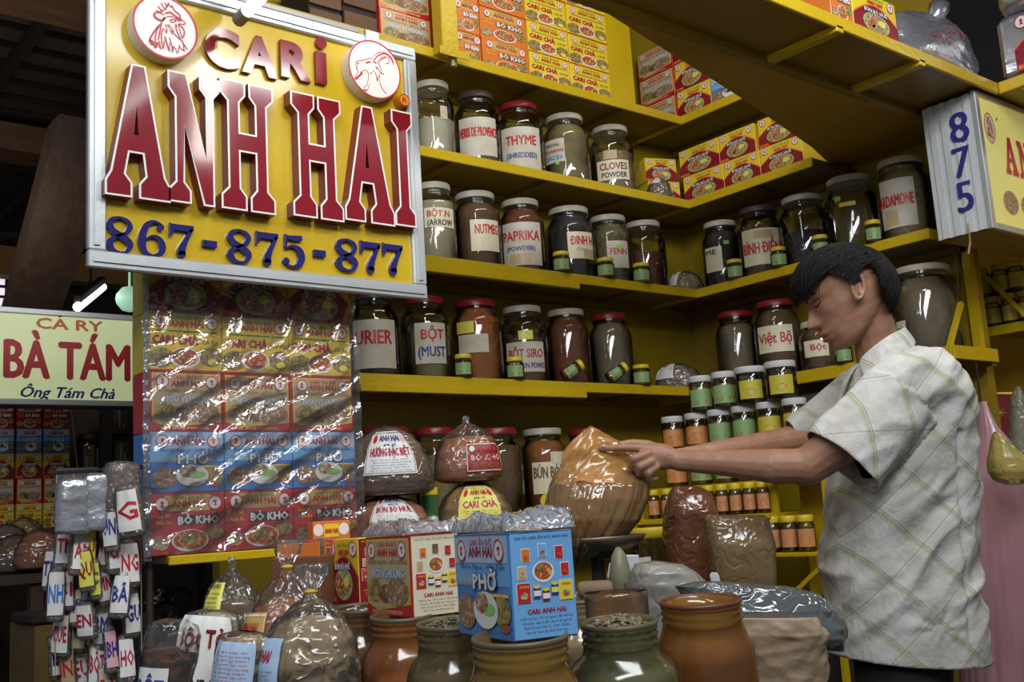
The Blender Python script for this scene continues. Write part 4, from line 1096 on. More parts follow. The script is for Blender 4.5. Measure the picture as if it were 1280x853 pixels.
# topmost shelf: boxes stacked along the left wall
BHT = 0.127
grp = 'cartons on the topmost shelf'
for ci, (a, b, kind, n) in enumerate(((477, 542, 'five', 3), (572, 603, 'orange', 3), (604, 661, 'orange', 4), (662, 712, 'curry', 4), (713, 761, 'curry', 4))):
    x0, x1 = P(a, 60, 'Y', AY+.04).x, P(b, 60, 'Y', AY+.04).x
    for k in range(n):
        carton('%s box, %s, %s column of the topmost shelf' % (KN[kind], ('bottom one', 'second from below', 'third from below', 'fourth from below')[k], ('first', 'second', 'third', 'fourth', 'fifth')[ci]),
               (x0+0.001, AY+.045+rnd.uniform(0, .006), ZA['a1']+0.001+k*(BHT+.001)), kind, x1-x0-.003, BHT, 0.2, 0, grp)
# topmost shelf of the right wing
for ci, (a, b, kind, n) in enumerate(((797, 842, 'five', 3), (843, 886, 'noodle', 3), (887, 928, 'pho', 2))):
    y0, y1 = P(a, 100, 'X', BX+.03).y, P(b, 100, 'X', BX+.03).y
    for k in range(n):
        carton('%s box, %s, %s column, top right-wing shelf' % (KN[kind], ('bottom one', 'second from below', 'third from below')[k], ('left', 'middle', 'right')[ci]),
               (BX+.035, y0-.001, ZA['a1']+0.001+k*.128), kind, y0-y1-.003, .127, .2, -PI/2, grp)
# noodle spice boxes on the second shelf of the right wing
grp = 'red and yellow cartons on the right wing'
yy = [P(a, 210, 'X', BX+.04).y for a in (852, 904, 951, 1006)]
for k, row in enumerate(((0, 1, 2), (0, 1, 2))):
    for c in row:
        off = 0.0 if k == 0 else 0.015
        if c == 2 and k == 1: off = -0.0
        carton('%s box, %s row, %s above the right-wing jars' % (KN['noodle'], ('lower', 'upper')[k], ('left one', 'middle one', 'right one')[c]),
               (BX+.04+.004*k, yy[c]-.002+off, ZA['a2']+.001+k*.121), 'noodle', yy[c]-yy[c+1]-.004, .12, .2, -PI/2, grp)
for k in range(2):
    v = P(808, 200, 'Y', AY+.12)
    carton('dim red and yellow box in the shelf corner, %s one' % ('lower', 'upper')[k], (v.x, AY+.12+.01*k, ZA['a2']+.001+k*.106), 'noodle', .15, .105, .12, -.35, grp)
# cartons on the loft
for k, (a, b, kind) in enumerate(((1040, 1066, 'orange'), (1067, 1120, 'noodle'))):
    x0, x1 = P(a, 20, 'Y', 1.55).x, P(b, 20, 'Y', 1.55).x
    carton('%s box on the loft, %s of two' % (KN[kind], ('left', 'right')[k]), (x0, 1.55, LZ+.037), kind, x1-x0-.003, .13, .14, 0, 'cartons on the loft')

# ------------------------------------------------------------------ bags
def _film(name, tint, haze=0.12, hcol=(0.75, 0.75, 0.72), bump=0.8, bscale=24, vor=0.6, stretch=(1, 1, 1)):
    return CLEAR(name, tint, 0.13, 0.04, haze, hcol, bump, bscale, vor=vor, stretch=stretch)


FILM = _film('crinkled_clear_film', (0.92, 0.92, 0.90), 0.05)
FILMY = _film('yellowed_bag_film', (0.96, 0.80, 0.58), 0.27, (0.68, 0.36, 0.13), .7, 26, .5, (1, 1, .22))
PROF = dict(
    tied=[(0.0, .70), (.04, .93), (.15, 1.0), (.35, .98), (.50, .88), (.62, .68), (.72, .40), (.79, .13), (.82, .09), (.85, .16), (.92, .28), (1.0, .30)],
    mound=[(0.0, .80), (.05, .97), (.2, 1.0), (.45, .93), (.65, .80), (.82, .58), (.94, .28), (1.0, .02)],
    pillow=[(0.0, .75), (.05, .95), (.2, 1.0), (.6, 1.0), (.85, .93), (.95, .78), (1.0, .30)],
    knot=[(0.0, .78), (.05, .96), (.2, 1.0), (.45, .95), (.62, .80), (.75, .55), (.85, .25), (.90, .09), (.94, .11), (1.0, .09)])


class Sack:
    def __init__(s, w, d, h, prof='mound', wr=0.012, pleat=0.10, ex=2.6, lean=(0, 0), seed=0):
        s.w, s.d, s.h, s.p, s.wr, s.pl, s.ex, s.lean, s.seed = w, d, h, PROF[prof], wr, pleat, ex, lean, seed

    def R(s, t):
        for (a, ra), (b, rb) in zip(s.p, s.p[1:]):
            if t <= b: u = (t-a)/(b-a); return ra+(rb-ra)*(u*u*(3-2*u)*.5+u*.5)
        return s.p[-1][1]

    def pt(s, th, t, off=0.0, wr=1.0):
        c, n = math.cos(th), math.sin(th)
        k = (abs(c)**s.ex+abs(n)**s.ex)**(-1/s.ex)
        r = s.R(t)
        g = max(0, t-.42)*1.9
        pl = 1+s.pl*g*math.sin(th*11+s.seed+3*noise.noise(Vector((c*2, n*2, s.seed))))
        x, y, z = c*k*r*pl*s.w/2, n*k*r*pl*s.d/2, t*s.h
        q = Vector((x*9, y*9, z*9+s.seed*7.7))
        w_ = .5*s.wr*wr*(noise.noise(q)+0.3*noise.noise(q*2.3)+0.30*(1-2*abs(noise.noise(q*4.5))))*min(1, r*2)
        l = math.hypot(x, y) or 1
        return (x+(w_+off)*x/l+s.lean[0]*t*s.h, y+(w_+off)*y/l+s.lean[1]*t*s.h, z+0.4*w_*(1 if t > .1 else 0))

    def body(s, m, n=44, k=36, off=0.0, t1=1.0, cap=False, wr=1.0, mi=None):
        vs = []; fs = []
        for j in range(k+1):
            for i in range(n): vs.append(s.pt(2*PI*i/n, t1*j/k, off, wr))
        for j in range(k):
            for i in range(n): i2 = (i+1) % n; fs.append((j*n+i, j*n+i2, (j+1)*n+i2, (j+1)*n+i))
        fs.append(tuple(range(n))[::-1])
        if cap:
            c = [sum(v[a] for v in vs[-n:])/n for a in range(3)]; b = len(vs); zc = c[2]+s.h*.04
            for f in (.7, .35):
                vs += [(c[0]+(v[0]-c[0])*f, c[1]+(v[1]-c[1])*f, zc+(v[2]-zc)*f+.006*noise.noise(Vector(v)*30)) for v in vs[k*n:(k+1)*n]]
            vs.append((c[0], c[1], zc))
            for q, (a0, b0) in enumerate(((k*n, b), (b, b+n))):
                for i in range(n): i2 = (i+1) % n; fs.append((a0+i, a0+i2, b0+i2, b0+i))
            for i in range(n): fs.append((b+n+i, b+n+(i+1) % n, len(vs)-1))
        m.add(vs, fs, mi)

    def patch(s, m2d, th0, th1, t0, t1, w, h, off):
        """lay a flat 0..w x 0..h drawing on the skin of the bag"""
        out = []
        for x, y, z in m2d.v:
            out.append(s.pt(th0+(th1-th0)*x/w, t0+(t1-t0)*z/h, off-y, 0.6))
        m2d.v = out
        return m2d


def sheet(w, h, n=10, mi=0, rot=0):
    m = MB(); vs = [(w*i/n, 0, h*j/n) for j in range(n+1) for i in range(n+1)]
    m.add(vs, [(j*(n+1)+i, j*(n+1)+i+1, (j+1)*(n+1)+i+1, (j+1)*(n+1)+i) for j in range(n) for i in range(n)], mi)
    return m


def bag(label, pos, w, d, h, prof, pw, fill, rz=None, film=None, lab=None, seed=0, lean=(0, 0), tie=None, group=None, wr=0.012, grain=False, tilt=None, ex=2.6, cat='bag', name='spice_bag', pleat=0.10, n=44):
    t = thing(name, label, cat, tuple(pos), face_cam(pos[0], pos[1]) if rz is None else rz, group)
    if tilt: t.rotation_euler = tilt
    s = Sack(w, d, h, prof, wr, pleat, ex, lean, seed)
    if fill:
        m = MB(); s.body(m, n, 24, -0.004, fill, True); m.build('contents', powder(pw, grain), t, smooth=True)
    m = MB(); s.body(m, n, 40); m.build('plastic_film', film or FILM, t, smooth=True)
    if tie:
        m = MB(); z = h*tie
        m.lathe([(w*.055, z-.004), (w*.075, z), (w*.055, z+.004)], 12, cx=lean[0]*tie*h, cy=lean[1]*tie*h); m.build('tie', MAT('yellow_rubber_band', (0.70, 0.45, 0.05), 0.5), t)
    if lab:      # (theta centre deg, theta width deg, t0, t1, paper ink, [(text, ink, x0, z0, x1, z1)], border ink)
        tc, tw, t0, t1, pi, tx, bd = lab
        a0, a1 = math.radians(-90+tc-tw/2), math.radians(-90+tc+tw/2)
        W = 1.0; H = 0.8
        q = s.patch(sheet(W, H), a0, a1, t0, t1, W, H, 0.0030); lb = q.build('paper_label', INK(pi), t, smooth=True)
        q = MB(); mats = []

        def M(c):
            if INK(c) not in mats: mats.append(INK(c))
            return mats.index(INK(c))
        if bd:
            for x0, z0, x1, z1 in ((.02, .02, .98, .045), (.02, .755, .98, .78)):
                for k in range(8): q.rect(x0+(x1-x0)*k/8, z0, x0+(x1-x0)*(k+1)/8, z1, -.0008, M(bd))
            for x0, x1 in ((.02, .04), (.96, .98)):
                for k in range(6): q.rect(x0, .02+.76*k/6, x1, .02+.76*(k+1)/6, -.0008, M(bd))
        for (sx, col, x0, z0, x1, z1) in tx:
            if sx == '#':
                kk = max(2, int((z1-z0)/0.05))
                for j in range(kk):
                    zz = (z0+(z1-z0)*(j+.3)/kk)*H
                    q.text(('Gia vi thom ngon hao hang', 'San xuat tai cho', 'Cong thuc gia truyen')[j % 3], x0+.04*(j % 2), zz, x1-.03*(j % 3), zz+.022, -.001, M(col), res=1)
            elif sx == 'O': q.ell((x0+x1)/2, (z0+z1)/2*H, (x1-x0)/2, (z1-z0)/2*H, -.001, M(col), 12)
            elif sx == '=': q.rect(x0, z0*H, x1, z1*H, -.0008, M(col))
            else: q.text(sx, x0, z0*H, x1, z1*H, -.0013, M(col), bold=.035, res=1)
        s.patch(q, a0, a1, t0, t1, W, H, 0.0030); q.build('lettering', mats, lb)
    return t


def LAB(top, big, pi='white', c='crimson'):
    return [('O', 'red', .08, .72, .2, .92), (top, c if pi != 'white' else 'navy', .27, .76, .78, .90), ('O', 'pink' if pi == 'white' else 'red', .82, .72, .93, .92), ('gia vị', 'navy', .38, .66, .66, .71), (big, c, .1, .42, .92, .60), ('#', 'navy' if pi == 'white' else 'darkgreen', .12, .06, .9, .36)]


# ------------------------------------------------------------------ counter and tiers
WOODD = MAT('dark_counter_wood', (0.09, 0.055, 0.035), 0.6, var=(0.05, 0.03, 0.02), vscale=5, stretch=(1, 6, 1), bump=0.1)
CT = -0.40
t = thing('counter', 'dark wooden counter under the open foreground spice jars', 'counter', (0.50, 0.75, FLOOR+0.001))
H = CT-FLOOR-0.001
m = MB(); m.box(0, 0, H-.03, .875, 1.46, H, .003); m.build('counter_top', WOODD, t)
m = MB(); m.box(.02, .02, 0, .86, 1.44, H-.03); m.build('counter_base', WOODD, t)
t = thing('counter', 'dark side counter carrying the scale and the open rust and tan bags', 'counter', (1.385, 1.44, FLOOR+0.001))
m = MB(); m.box(0, 0, H-.03, .58, .77, H, .003); m.build('counter_top', WOODD, t)
m = MB(); m.box(.02, .02, 0, .56, .75, H-.03); m.build('counter_base', WOODD, t)
CR = -0.275
t = thing('crate', 'dark wooden crate carrying the plastic bags in the lower left corner', 'crate', (0.52, 1.42, CT+.001))
H = CR-CT-.001
for k in range(5):
    m = MB(); m.box(.0, .152*k, H-.014, .38, .152*k+.145, H, .002); m.build('slat', WOODD, t)
m = MB(); m.box(.01, .0, 0, .37, .012, H-.014); m.build('front_panel', WOODD, t)
m = MB(); m.box(.01, .74, 0, .37, .752, H-.014); m.build('back_panel', WOODD, t)
T15 = -0.152
t = thing('display_board', 'low board behind the foreground jars carrying a row of spice boxes', 'board', (0.93, 1.84, CT+.001))
H = T15-CT-.001
m = MB(); m.box(0, 0, H-.015, .42, .36, H, .002); m.build('board_top', WOODD, t)
for x, y in ((.02, .02), (.38, .02), (.02, .32), (.38, .32)):
    m = MB(); m.box(x, y, 0, x+.02, y+.02, H-.015); m.build('leg', WOODD, t)

# ------------------------------------------------------------------ foreground jars, open at the top
def dust(pw):
    a, b = POWDER[pw]
    return CLEAR('dusty_glass_'+pw, (0.9, 0.88, 0.82), 0.13, 0.045, 0.30, tuple(min(1, q*1.1) for q in a))


def open_jar(label, px, d, r, h, pw, fill, inner, nk=.72, heap=None, glass=None, z=CT):
    v = P(px, 640, 'D', d); pos = (v.x, v.y, z+.001)
    tl = math.radians(4.5)
    t = thing('open_jar', label, 'jar', (v.x, v.y, z+.001+r*.86*math.sin(tl)), 0, 'open jars on the counter', (tl, 0, face_cam(v.x, v.y)))
    pr = jar_profile(r, h, nk, .16)[:8]; rn = r*nk; z0 = pr[-1][1]; hh = h-z0
    for q in (.42, .66, .88): pr += [(rn, z0+hh*(q-.10)), (rn*1.032, z0+hh*(q-.05)), (rn*1.032, z0+hh*(q+.02)), (rn, z0+hh*(q+.07))]
    pr += [(rn*1.01, h)]
    m = MB(); m.lathe(pr+[(rn-.005, h), (rn-.006, h-.02)], 44, cap1=False); m.build('glass_body', glass or dust(pw), t, smooth=True)
    zt = h*fill
    q = [(max(a-.0035, .01), zz+.004) for a, zz in pr if zz < zt-.004]+[(prof_r(pr, zt)-.0035, zt)]
    m = MB()
    if fill > .8:
        m.lathe(q+[(rn-.010, zt), (rn-.014, zt-.02), (.003, zt-.028)], 40)
    else: m.lathe(q+[(.003, zt+.01)], 40)
    m.build('contents', powder(pw, False), t, smooth=True)
    m = MB(); m.lathe([(rn*1.02, h-.004), (rn*1.05, h-.001), (rn*1.04, h+.003), (rn*.99, h+.004), (rn*.955, h)], 44, cap0=False, cap1=False)
    m.build('rim', MAT('grimy_glass_rim', (.13, .05, .02) if pw == 'rust' else (.12, .10, .06), .35), t, smooth=True) if pw != 'rust' else m.build('rim', MAT('rust_glass_rim', (.14, .045, .02), .35), t, smooth=True)
    if inner:
        m = MB(); m.lathe([(rn*.93, h*.74), (rn*.945, h-.001)], 40, cap0=False, cap1=False); m.build('powder_coated_neck', inner, t, smooth=True)
    if heap:
        b = MB(); n = 0
        for k in range(330):
            a = rnd.uniform(0, 2*PI); rr = rn*.92*math.sqrt(rnd.random()); zz = h-.016+.022*(1-(rr/rn)**2)+rnd.uniform(-.003, .004)
            L_ = rnd.uniform(.003, .006); b.T = Matrix.Translation((rr*math.cos(a), rr*math.sin(a), zz)) @ Matrix.Rotation(rnd.uniform(0, 6), 4, 'Z') @ Matrix.Rotation(rnd.uniform(-.9, .9), 4, 'Y')
            b.box(-L_, -.0022, -.0008, L_, .0022, .0008)
        b.T = Matrix.Identity(4); b.lathe([(rn*.93, h-.03), (rn*.9, h-.015), (rn*.5, h+.000), (.002, h+.006)], 24)
        o = b.build('heap', MAT('dried_herb_bits', (0.30, 0.25, 0.14), 0.9, var=[(0.20, 0.16, 0.09), (0.42, 0.37, 0.22)], vscale=60), t); o['kind'] = 'stuff'
    return t, v


YIN = MAT('turmeric_dusted_glass', (0.50, 0.32, 0.015), 0.8)
open_jar('orange open spice jar with yellow inner neck, nearest the man', 866, 1.68, .0765, .252, 'rust', .78, YIN, .78)
open_jar('pale green open jar with a heap of dried herbs in its mouth', 763, 1.50, .076, .246, 'green', .74, None, .66, heap=True)
open_jar('yellow ochre open jar under the blue carton', 640, 1.37, .077, .249, 'ochre', .72, YIN, .75)
open_jar('olive open jar with dried herbs, left of the blue carton', 560, 1.60, .073, .250, 'olive', .74, None, heap=True)
open_jar('dark open jar of rust powder under the tan carton', 497, 1.80, .070, .249, 'orange', .60, None)
open_jar('dark brown open jar behind the tied tan bag', 447, 2.02, .070, .249, 'brown', .7, None)
open_jar('low dusty jar rim just left of the clear plastic tub', 718, 1.86, .072, .255, 'tan', .72, None)
# clear plastic tub with a rod, standing in the mouth behind the green jar
v = P(762, 640, 'D', 1.675)
t = thing('plastic_tub', 'open clear plastic tub with a thin rod standing in it, behind the pale green jar', 'tub', (v.x, v.y, CT+.001))
m = MB(); m.lathe([(.040, 0), (.046, .01), (.049, .27), (.0505, .278), (.048, .278)], 32, cap1=False); m.build('tub_body', CLEAR('brownish_plastic_tub', (.85, .68, .5), .15, .04, .25, (.35, .2, .1)), t, smooth=True)
m = MB(); m.lathe([(.036, .004), (.044, .015), (.046, .20), (.003, .21)], 24); m.build('contents', powder('redbrown'), t, smooth=True)
m = MB(); m.tube([(.0, -.01, .2), (-.008, -.03, .292)], .0022, 6); m.build('rod', MAT('steel_rod', (.5, .5, .5), .3, .9), t)
# rolling pin and scoop behind
a, b = P(722, 739, 'D', 1.84), P(766, 737, 'D', 1.84)
a.z = b.z = CT+.256+.0155
t = thing('wooden_roller', 'short dusty wooden roller lying behind the clear plastic tub', 'roller', (a.x, a.y, a.z))
m = MB(); m.tube([(0, 0, 0), (b-a)*.1, (b-a)*.9, (b-a)], [.010, .0145, .0145, .010], 14); m.build('roller_body', MAT('dusty_wood', (.28, .20, .12), .7, var=(.2, .13, .07), vscale=20), t, smooth=True)
v = P(776, 728, 'D', 2.02)
t = thing('scoop', 'green-grey plastic scoop standing upright left of the milky plastic bag', 'scoop', (v.x, v.y, v.z-.04))
m = MB(); m.lathe([(.002, 0), (.018, .01), (.022, .05), (.014, .09), (.004, .105)], 14); m.build('blade', MAT('grey_green_plastic', (.20, .20, .12), .4), t, smooth=True)

# cartons on the jar mouths
def corner_carton(label, px, py, d, kind, ang, w=.167, h=.131, dp=.09, z=None, side='R'):
    """near vertical edge (front right corner) at a point; front turned to the left"""
    v = P(px, py, 'D', d); rz = face_cam(v.x, v.y)-math.radians(ang)
    off = Matrix.Rotation(rz, 3, 'Z') @ Vector((w, 0, 0))
    return carton(label, (v.x-off.x, v.y-off.y, v.z if z is None else z), kind, w, h, dp, rz, 'cartons standing on the counter goods', side)


zj = CT+.251
corner_carton('blue carton with product pictures on its right side, standing on the ochre jar', 643, 803, 1.30, 'pho', 64, z=zj+.0005)
corner_carton('red-edged tan five-spice carton beside the blue one', 517, 774, 1.72, 'five', 62, z=zj+.001)
corner_carton('yellow and dark red carton just left of the tan one on the counter', 450, 757, 2.16, 'noodle', 60, w=.12, z=T15+.001)
corner_carton('red carton behind the tied bags, leftmost of the four counter cartons', 390, 753, 2.20, 'stew', 55, w=.10, z=T15+.001)
# clear crumpled film over the three near cartons
def wrap_film(label, px, py, d, ang, z, seed, w=.167, dp=.09):
    v = P(px, py, 'D', d); rz = face_cam(v.x, v.y)-math.radians(ang); off = Matrix.Rotation(rz, 3, 'Z') @ Vector((w, 0, 0))
    t = thing('crumpled_film', label, 'film', (v.x-off.x, v.y-off.y, z), rz)
    m = MB(); n = 26; vs = []; fs = []
    for j in range(n+1):
        for i in range(n+1):
            x = -.004+(w+.008)*i/n; y = -.004+(dp+.008)*j/n
            e = min(i, j, n-i, n-j)
            q = Vector((x*26, y*26, seed*5.1)); zz = .004+.024*abs(noise.noise(q))+.014*(1-2*abs(noise.noise(q*2.6)))*.6+.006
            vs.append((x, y, max(.002, zz) if e > 0 else .001))
    for j in range(n):
        for i in range(n): fs.append((j*(n+1)+i, j*(n+1)+i+1, (j+1)*(n+1)+i+1, (j+1)*(n+1)+i))
    m.add(vs, fs); m.build('film_sheet', CLEAR('milky_crumpled_film', (.9, .9, .9), .12, .10, .35, (.75, .75, .75), .9, 34, vor=.7), t, smooth=True)
    return t


wrap_film('crumpled clear film lying on the blue carton', 643, 803, 1.30, 64, zj+.133, 1)
wrap_film('crumpled clear film lying on the tan five-spice carton', 517, 774, 1.72, 62, zj+.1335, 2)
# sachets behind the red carton, in front of the wrapped stack
v = P(360, 680, 'D', 2.27)
t = thing('sachet_tray', 'open tray packed with silver-edged sachets in front of the wrapped stack', 'tray', (v.x-.05, v.y-.02, T15+.001), face_cam(v.x, v.y)-.5, None)
m = MB(); m.box(0, 0, 0, .11, .12, .10, .002); m.build('tray_box', INK('brown'), t)
for k in range(9):
    m = MB(); m.box(.006, .008+.012*k, .10, .104, .011+.012*k, .126+rnd.uniform(0, .01), .001)
    m.build('sachet', MAT('silver_sachet', (.6, .58, .55), .22, .85) if k % 3 else INK('orange'), t, rot=(rnd.uniform(-.05, .05), 0, 0), loc=(rnd.uniform(-.003, .003), 0, 0))
v = P(391, 664, 'D', 2.30)
t = thing('header_card', 'small orange header card with red badges above the red carton', 'card', (v.x, v.y, T15+.131), face_cam(v.x, v.y)+.25)
m = MB(); w, h = .082, .040; m.box(0, 0, -.012, w, .05, h, .001); m.build('card', INK('orange'), t)
m = MB(); m.ell(.012, .022, .011, .013, -.001, 0); m.ell(.068, .022, .011, .013, -.001, 0); m.rect(.024, .006, .057, .034, -.001, 1); m.text('ANH HAI', .026, .014, .055, .024, -.002, 2, bold=.03, res=1)
m.build('print', [INK('white'), INK('yellow'), INK('red')], t)

# ------------------------------------------------------------------ powder bags on the ledge
def at_ledge(px, y): v = P(px, 640, 'Y', y); return (v.x, y, LEDGE_Z+.001)


p = at_ledge(485, 2.42)
bag('rust bag with white BUN BO HUE label, under the brown one', p, .225, .14, .115, 'mound', 'orange', .93, lab=(8, 62, .30, .98, 'white', LAB('ANH HAI', 'BÚN BÒ HUẾ'), 'grey'), seed=1, wr=.008, ex=3)
bag('brown powder bag with white label lying on the BUN BO HUE bag', (p[0]+.002, p[1], p[2]+.112), .245, .15, .185, 'mound', 'brown', .93, lab=(4, 62, .28, .90, 'white', LAB('ANH HAI', 'HƯƠNG ĐẶC BIỆT'), 'grey'), seed=2, wr=.012, ex=3)
p = at_ledge(593, 2.42)
bag('ochre bag with lime CARI label, under the orange one', p, .215, .14, .145, 'mound', 'ochre', .90, lab=(8, 62, .18, .88, 'lemon', LAB('ANH HAI', 'CARI CHÀ', 'lemon'), 'cream'), seed=3, wr=.012, ex=3)
bag('orange knotted bag with red BO KHO label on the CARI bag', (p[0]-.005, p[1]+.01, p[2]+.142), .19, .13, .185, 'knot', 'orange', .66, lab=(28, 62, .12, .56, 'darkred', [('=', 'gold', .06, .62, .94, .94), ('ANH HAI', 'red', .3, .70, .85, .84), ('O', 'white', .10, .70, .24, .90), ('BÒ KHO', 'red', .12, .38, .92, .60), ('BÒ KHO', 'cream', .13, .39, .91, .59), ('#', 'gold', .12, .06, .9, .34)], 'cream'), seed=4, wr=.012, ex=3)
t = thing('green_tin', 'green-labelled jar in shadow between the two bag piles', 'jar', at_ledge(537, 2.44))
m = MB(); m.lathe([(.024, 0), (.024, .11), (.002, .11)], 18); m.build('tin_body', INK('darkgreen'), t, smooth=True, angle=.7)
m = MB(); m.lathe([(.025, .11), (.025, .13), (.002, .13)], 18); m.build('cap', YLID, t, smooth=True, angle=.7)
# bags on shelves
v = on_a(824, 240, .10, ZA['a2']); bag('small knotted bag of dried spice right of the CLOVES jar', v, .11, .09, .12, 'mound', 'grey', .8, seed=5, grain=True, lab=(-20, 60, .7, .98, 'white', [('#', 'grey', .1, .1, .9, .9)], None))
v = on_a(857, 362, .08, ZA['a3']); bag('crinkled bag of bay leaves in the corner of the third shelf', v, .15, .10, .10, 'mound', 'olive', .8, seed=6, grain=True, lab=(-55, 60, .3, .95, 'white', [('#', 'grey', .1, .1, .9, .9)], None), wr=.02)
v = on_a(848, 486, .09, ZA['a4']); bag('grey powder bag with paper note lying in the corner of the fourth shelf', v, .19, .12, .115, 'mound', 'grey', .85, seed=7, lab=(-40, 60, .4, .95, 'white', [('#', 'grey', .1, .1, .9, .9)], None), wr=.02)

# ------------------------------------------------------------------ bags in the lower left corner
def at_d(px, d, z): v = P(px, 700, 'D', d); return (v.x, v.y, z)


g = 'plastic spice bags in the lower left corner'
bag('tied bag of tan powder with a blue-white label on its left', at_d(378, 1.62, CR+.001), .150, .13, .225, 'tied', 'tan', .62, tie=.82, seed=11, lab=(-62, 60, .08, .55, 'paleblue', [('#', 'navy', .1, .1, .9, .6), ('ANH HAI', 'crimson', .2, .7, .8, .85)], None), wr=.014, group=g, lean=(.06, 0), pleat=.16)
bag('tied bag of orange powder with clear bubbly top, behind the tan one', at_d(346, 1.87, CR+.001), .150, .12, .262, 'tied', 'orange', .58, tie=.82, seed=12, lab=(-50, 50, .15, .55, 'gold', [('ANH HAI', 'red', .2, .7, .8, .85), ('BÒ KHO', 'darkred', .1, .4, .9, .6), ('#', 'brown', .1, .1, .9, .3)], 'cream'), wr=.014, group=g, lean=(.08, 0), pleat=.14)
bag('bag of brown goods with a yellow paper, leftmost of the tied bags', at_d(290, 2.06, CR+.001), .125, .12, .235, 'knot', 'brown', .60, seed=13, lab=(-50, 50, .15, .8, 'lemon', [('#', 'darkgreen', .1, .1, .9, .9)], None), wr=.016, group=g)
bag('cream powder bag with white label reading toi and POWDER', at_d(246, 1.68, CR+.001), .092, .08, .165, 'pillow', 'cream', .93, seed=14, lab=(-18, 110, .05, .93, 'white', [('Bột Tỏi', 'darkred', .12, .68, .92, .86), ('POWDER', 'black', .1, .20, .92, .36)], None), wr=.005, group=g, tilt=(math.radians(-4), math.radians(9), face_cam(.9, 1.6)+.15))
bag('tan bag with pale blue printed label, standing right of the cream bag', at_d(292, 1.60, CR+.001), .085, .07, .135, 'pillow', 'tan', .9, seed=15, lab=(-25, 90, .05, .9, 'paleblue', [('#', 'crimson', .1, .5, .9, .9), ('#', 'navy', .1, .05, .9, .4)], None), wr=.006, group=g, tilt=(0, math.radians(8), face_cam(.9, 1.6)))
bag('clear bag of brown whole spice with a white blue-lettered slip, far left bottom', at_d(204, 1.66, CR+.001), .090, .07, .155, 'pillow', 'redbrown', .7, seed=16, grain=True, lab=(-30, 60, .0, .55, 'white', [('BỘT', 'navy', .1, .5, .9, .8), ('TIÊU', 'navy', .1, .1, .9, .4)], None), wr=.008, group=g, tilt=(0, math.radians(7), face_cam(.8, 1.6)))
bag('flat clear bag with yellow band at the bottom edge of the picture', at_d(398, 1.36, CT+.001), .13, .09, .188, 'pillow', 'cream', .85, seed=17, wr=.012, group=g)

# ------------------------------------------------------------------ blobs given by outline rows (each row: height, left, right in photo pixels at one depth)
def rowmesh(rows, d, thick, n=40, sub=6, wr=.01, seed=0, org=(0, 0, 0), pleat=0.0, pk=17, fr=9, ex=2.2):
    vs = []; fs = []
    rr = []
    for a, b in zip(rows, rows[1:]):
        for k in range(sub): t = k/sub; rr.append([a[i]+(b[i]-a[i])*t for i in range(len(a))])
    rr.append(list(rows[-1]))
    up = Vector((F_.x, F_.y, 0)).normalized()
    for row in rr:
        y, l, r = row[:3]; tk = row[3] if len(row) > 3 else 1.0
        L_, R_ = P(l, y, 'D', d), P(r, y, 'D', d); c = (L_+R_)/2; hx = (R_-L_)/2
        for i in range(n):
            a = 2*PI*i/n; ca, sa = math.cos(a), math.sin(a)
            k = (abs(ca)**ex+abs(sa)**ex)**(-1/ex)
            p = c+hx*ca*k+up*(sa*k*thick*tk/2)
            q = p*fr+Vector((seed*3.3, 0, 0)); w_ = wr*(noise.noise(q)+.35*noise.noise(q*2.4)+.25*(1-2*abs(noise.noise(q*3.9))))
            dr = (hx.normalized()*ca+up*sa)
            if pleat: w_ += (.15+.85*(row[0]-rows[0][0])/(rows[-1][0]-rows[0][0]))* pleat*(1-2.2*abs(noise.noise(Vector((a*pk/3.2, (row[0]-rows[0][0])*.008+a*.8, seed+7))))+.6*noise.noise(Vector((a*pk/1.2, row[0]*.015, seed))))
            vs.append(p+dr*w_-Vector(org))
    m_ = len(rr)
    for j in range(m_-1):
        for i in range(n): i2 = (i+1) % n; fs.append((j*n+i, (j+1)*n+i, (j+1)*n+i2, j*n+i2))
    fs.append(tuple(range(n))); fs.append(tuple((m_-1)*n+i for i in range(n))[::-1])
    return vs, fs


def rowthing(name, label, cat, rows, d, thick, mat, part, **k):
    v = P((rows[-1][1]+rows[-1][2])/2, rows[-1][0], 'D', d); t = thing(name, label, cat, tuple(v))
    vs, fs = rowmesh(rows, d, thick, org=v, **k); m = MB(); m.add(vs, fs); m.build(part, mat, t, smooth=True)
    return t, v


# scale with its round pan
v = P(745, 674, 'D', 2.22); SZ = v.z
t = thing('kitchen_scale', 'old weighing scale with a round metal pan under the held plastic bag', 'scale', (v.x, v.y, CT+.001))
hz = SZ-CT
MET = MAT('worn_pan_metal', (.22, .17, .13), .4, .6, var=(.15, .10, .08), vscale=12)
m = MB(); m.lathe([(.02, hz-.028), (.075, hz-.024), (.098, hz-.006), (.104, hz+.004), (.101, hz+.004), (.07, hz-.016), (.002, hz-.018)], 36); m.build('pan', MET, t, smooth=True)
m = MB(); m.box(-.06, -.012, hz-.04, .06, .012, hz-.028, .002); m.tube([(0, 0, hz-.04), (0, 0, hz-.10)], .014, 8); m.build('pan_support', MAT('black_iron', (.02, .02, .02), .5), t)
m = MB(); m.box(-.07, -.05, 0, .07, .07, hz-.10, .012); m.build('scale_body', MAT('green_enamel', (.02, .12, .07), .35), t)
m = MB(); m.box(.018, -.056, hz-.105, .10, -.052, hz-.045, .001); m.build('price_tag', INK('cream'), t)
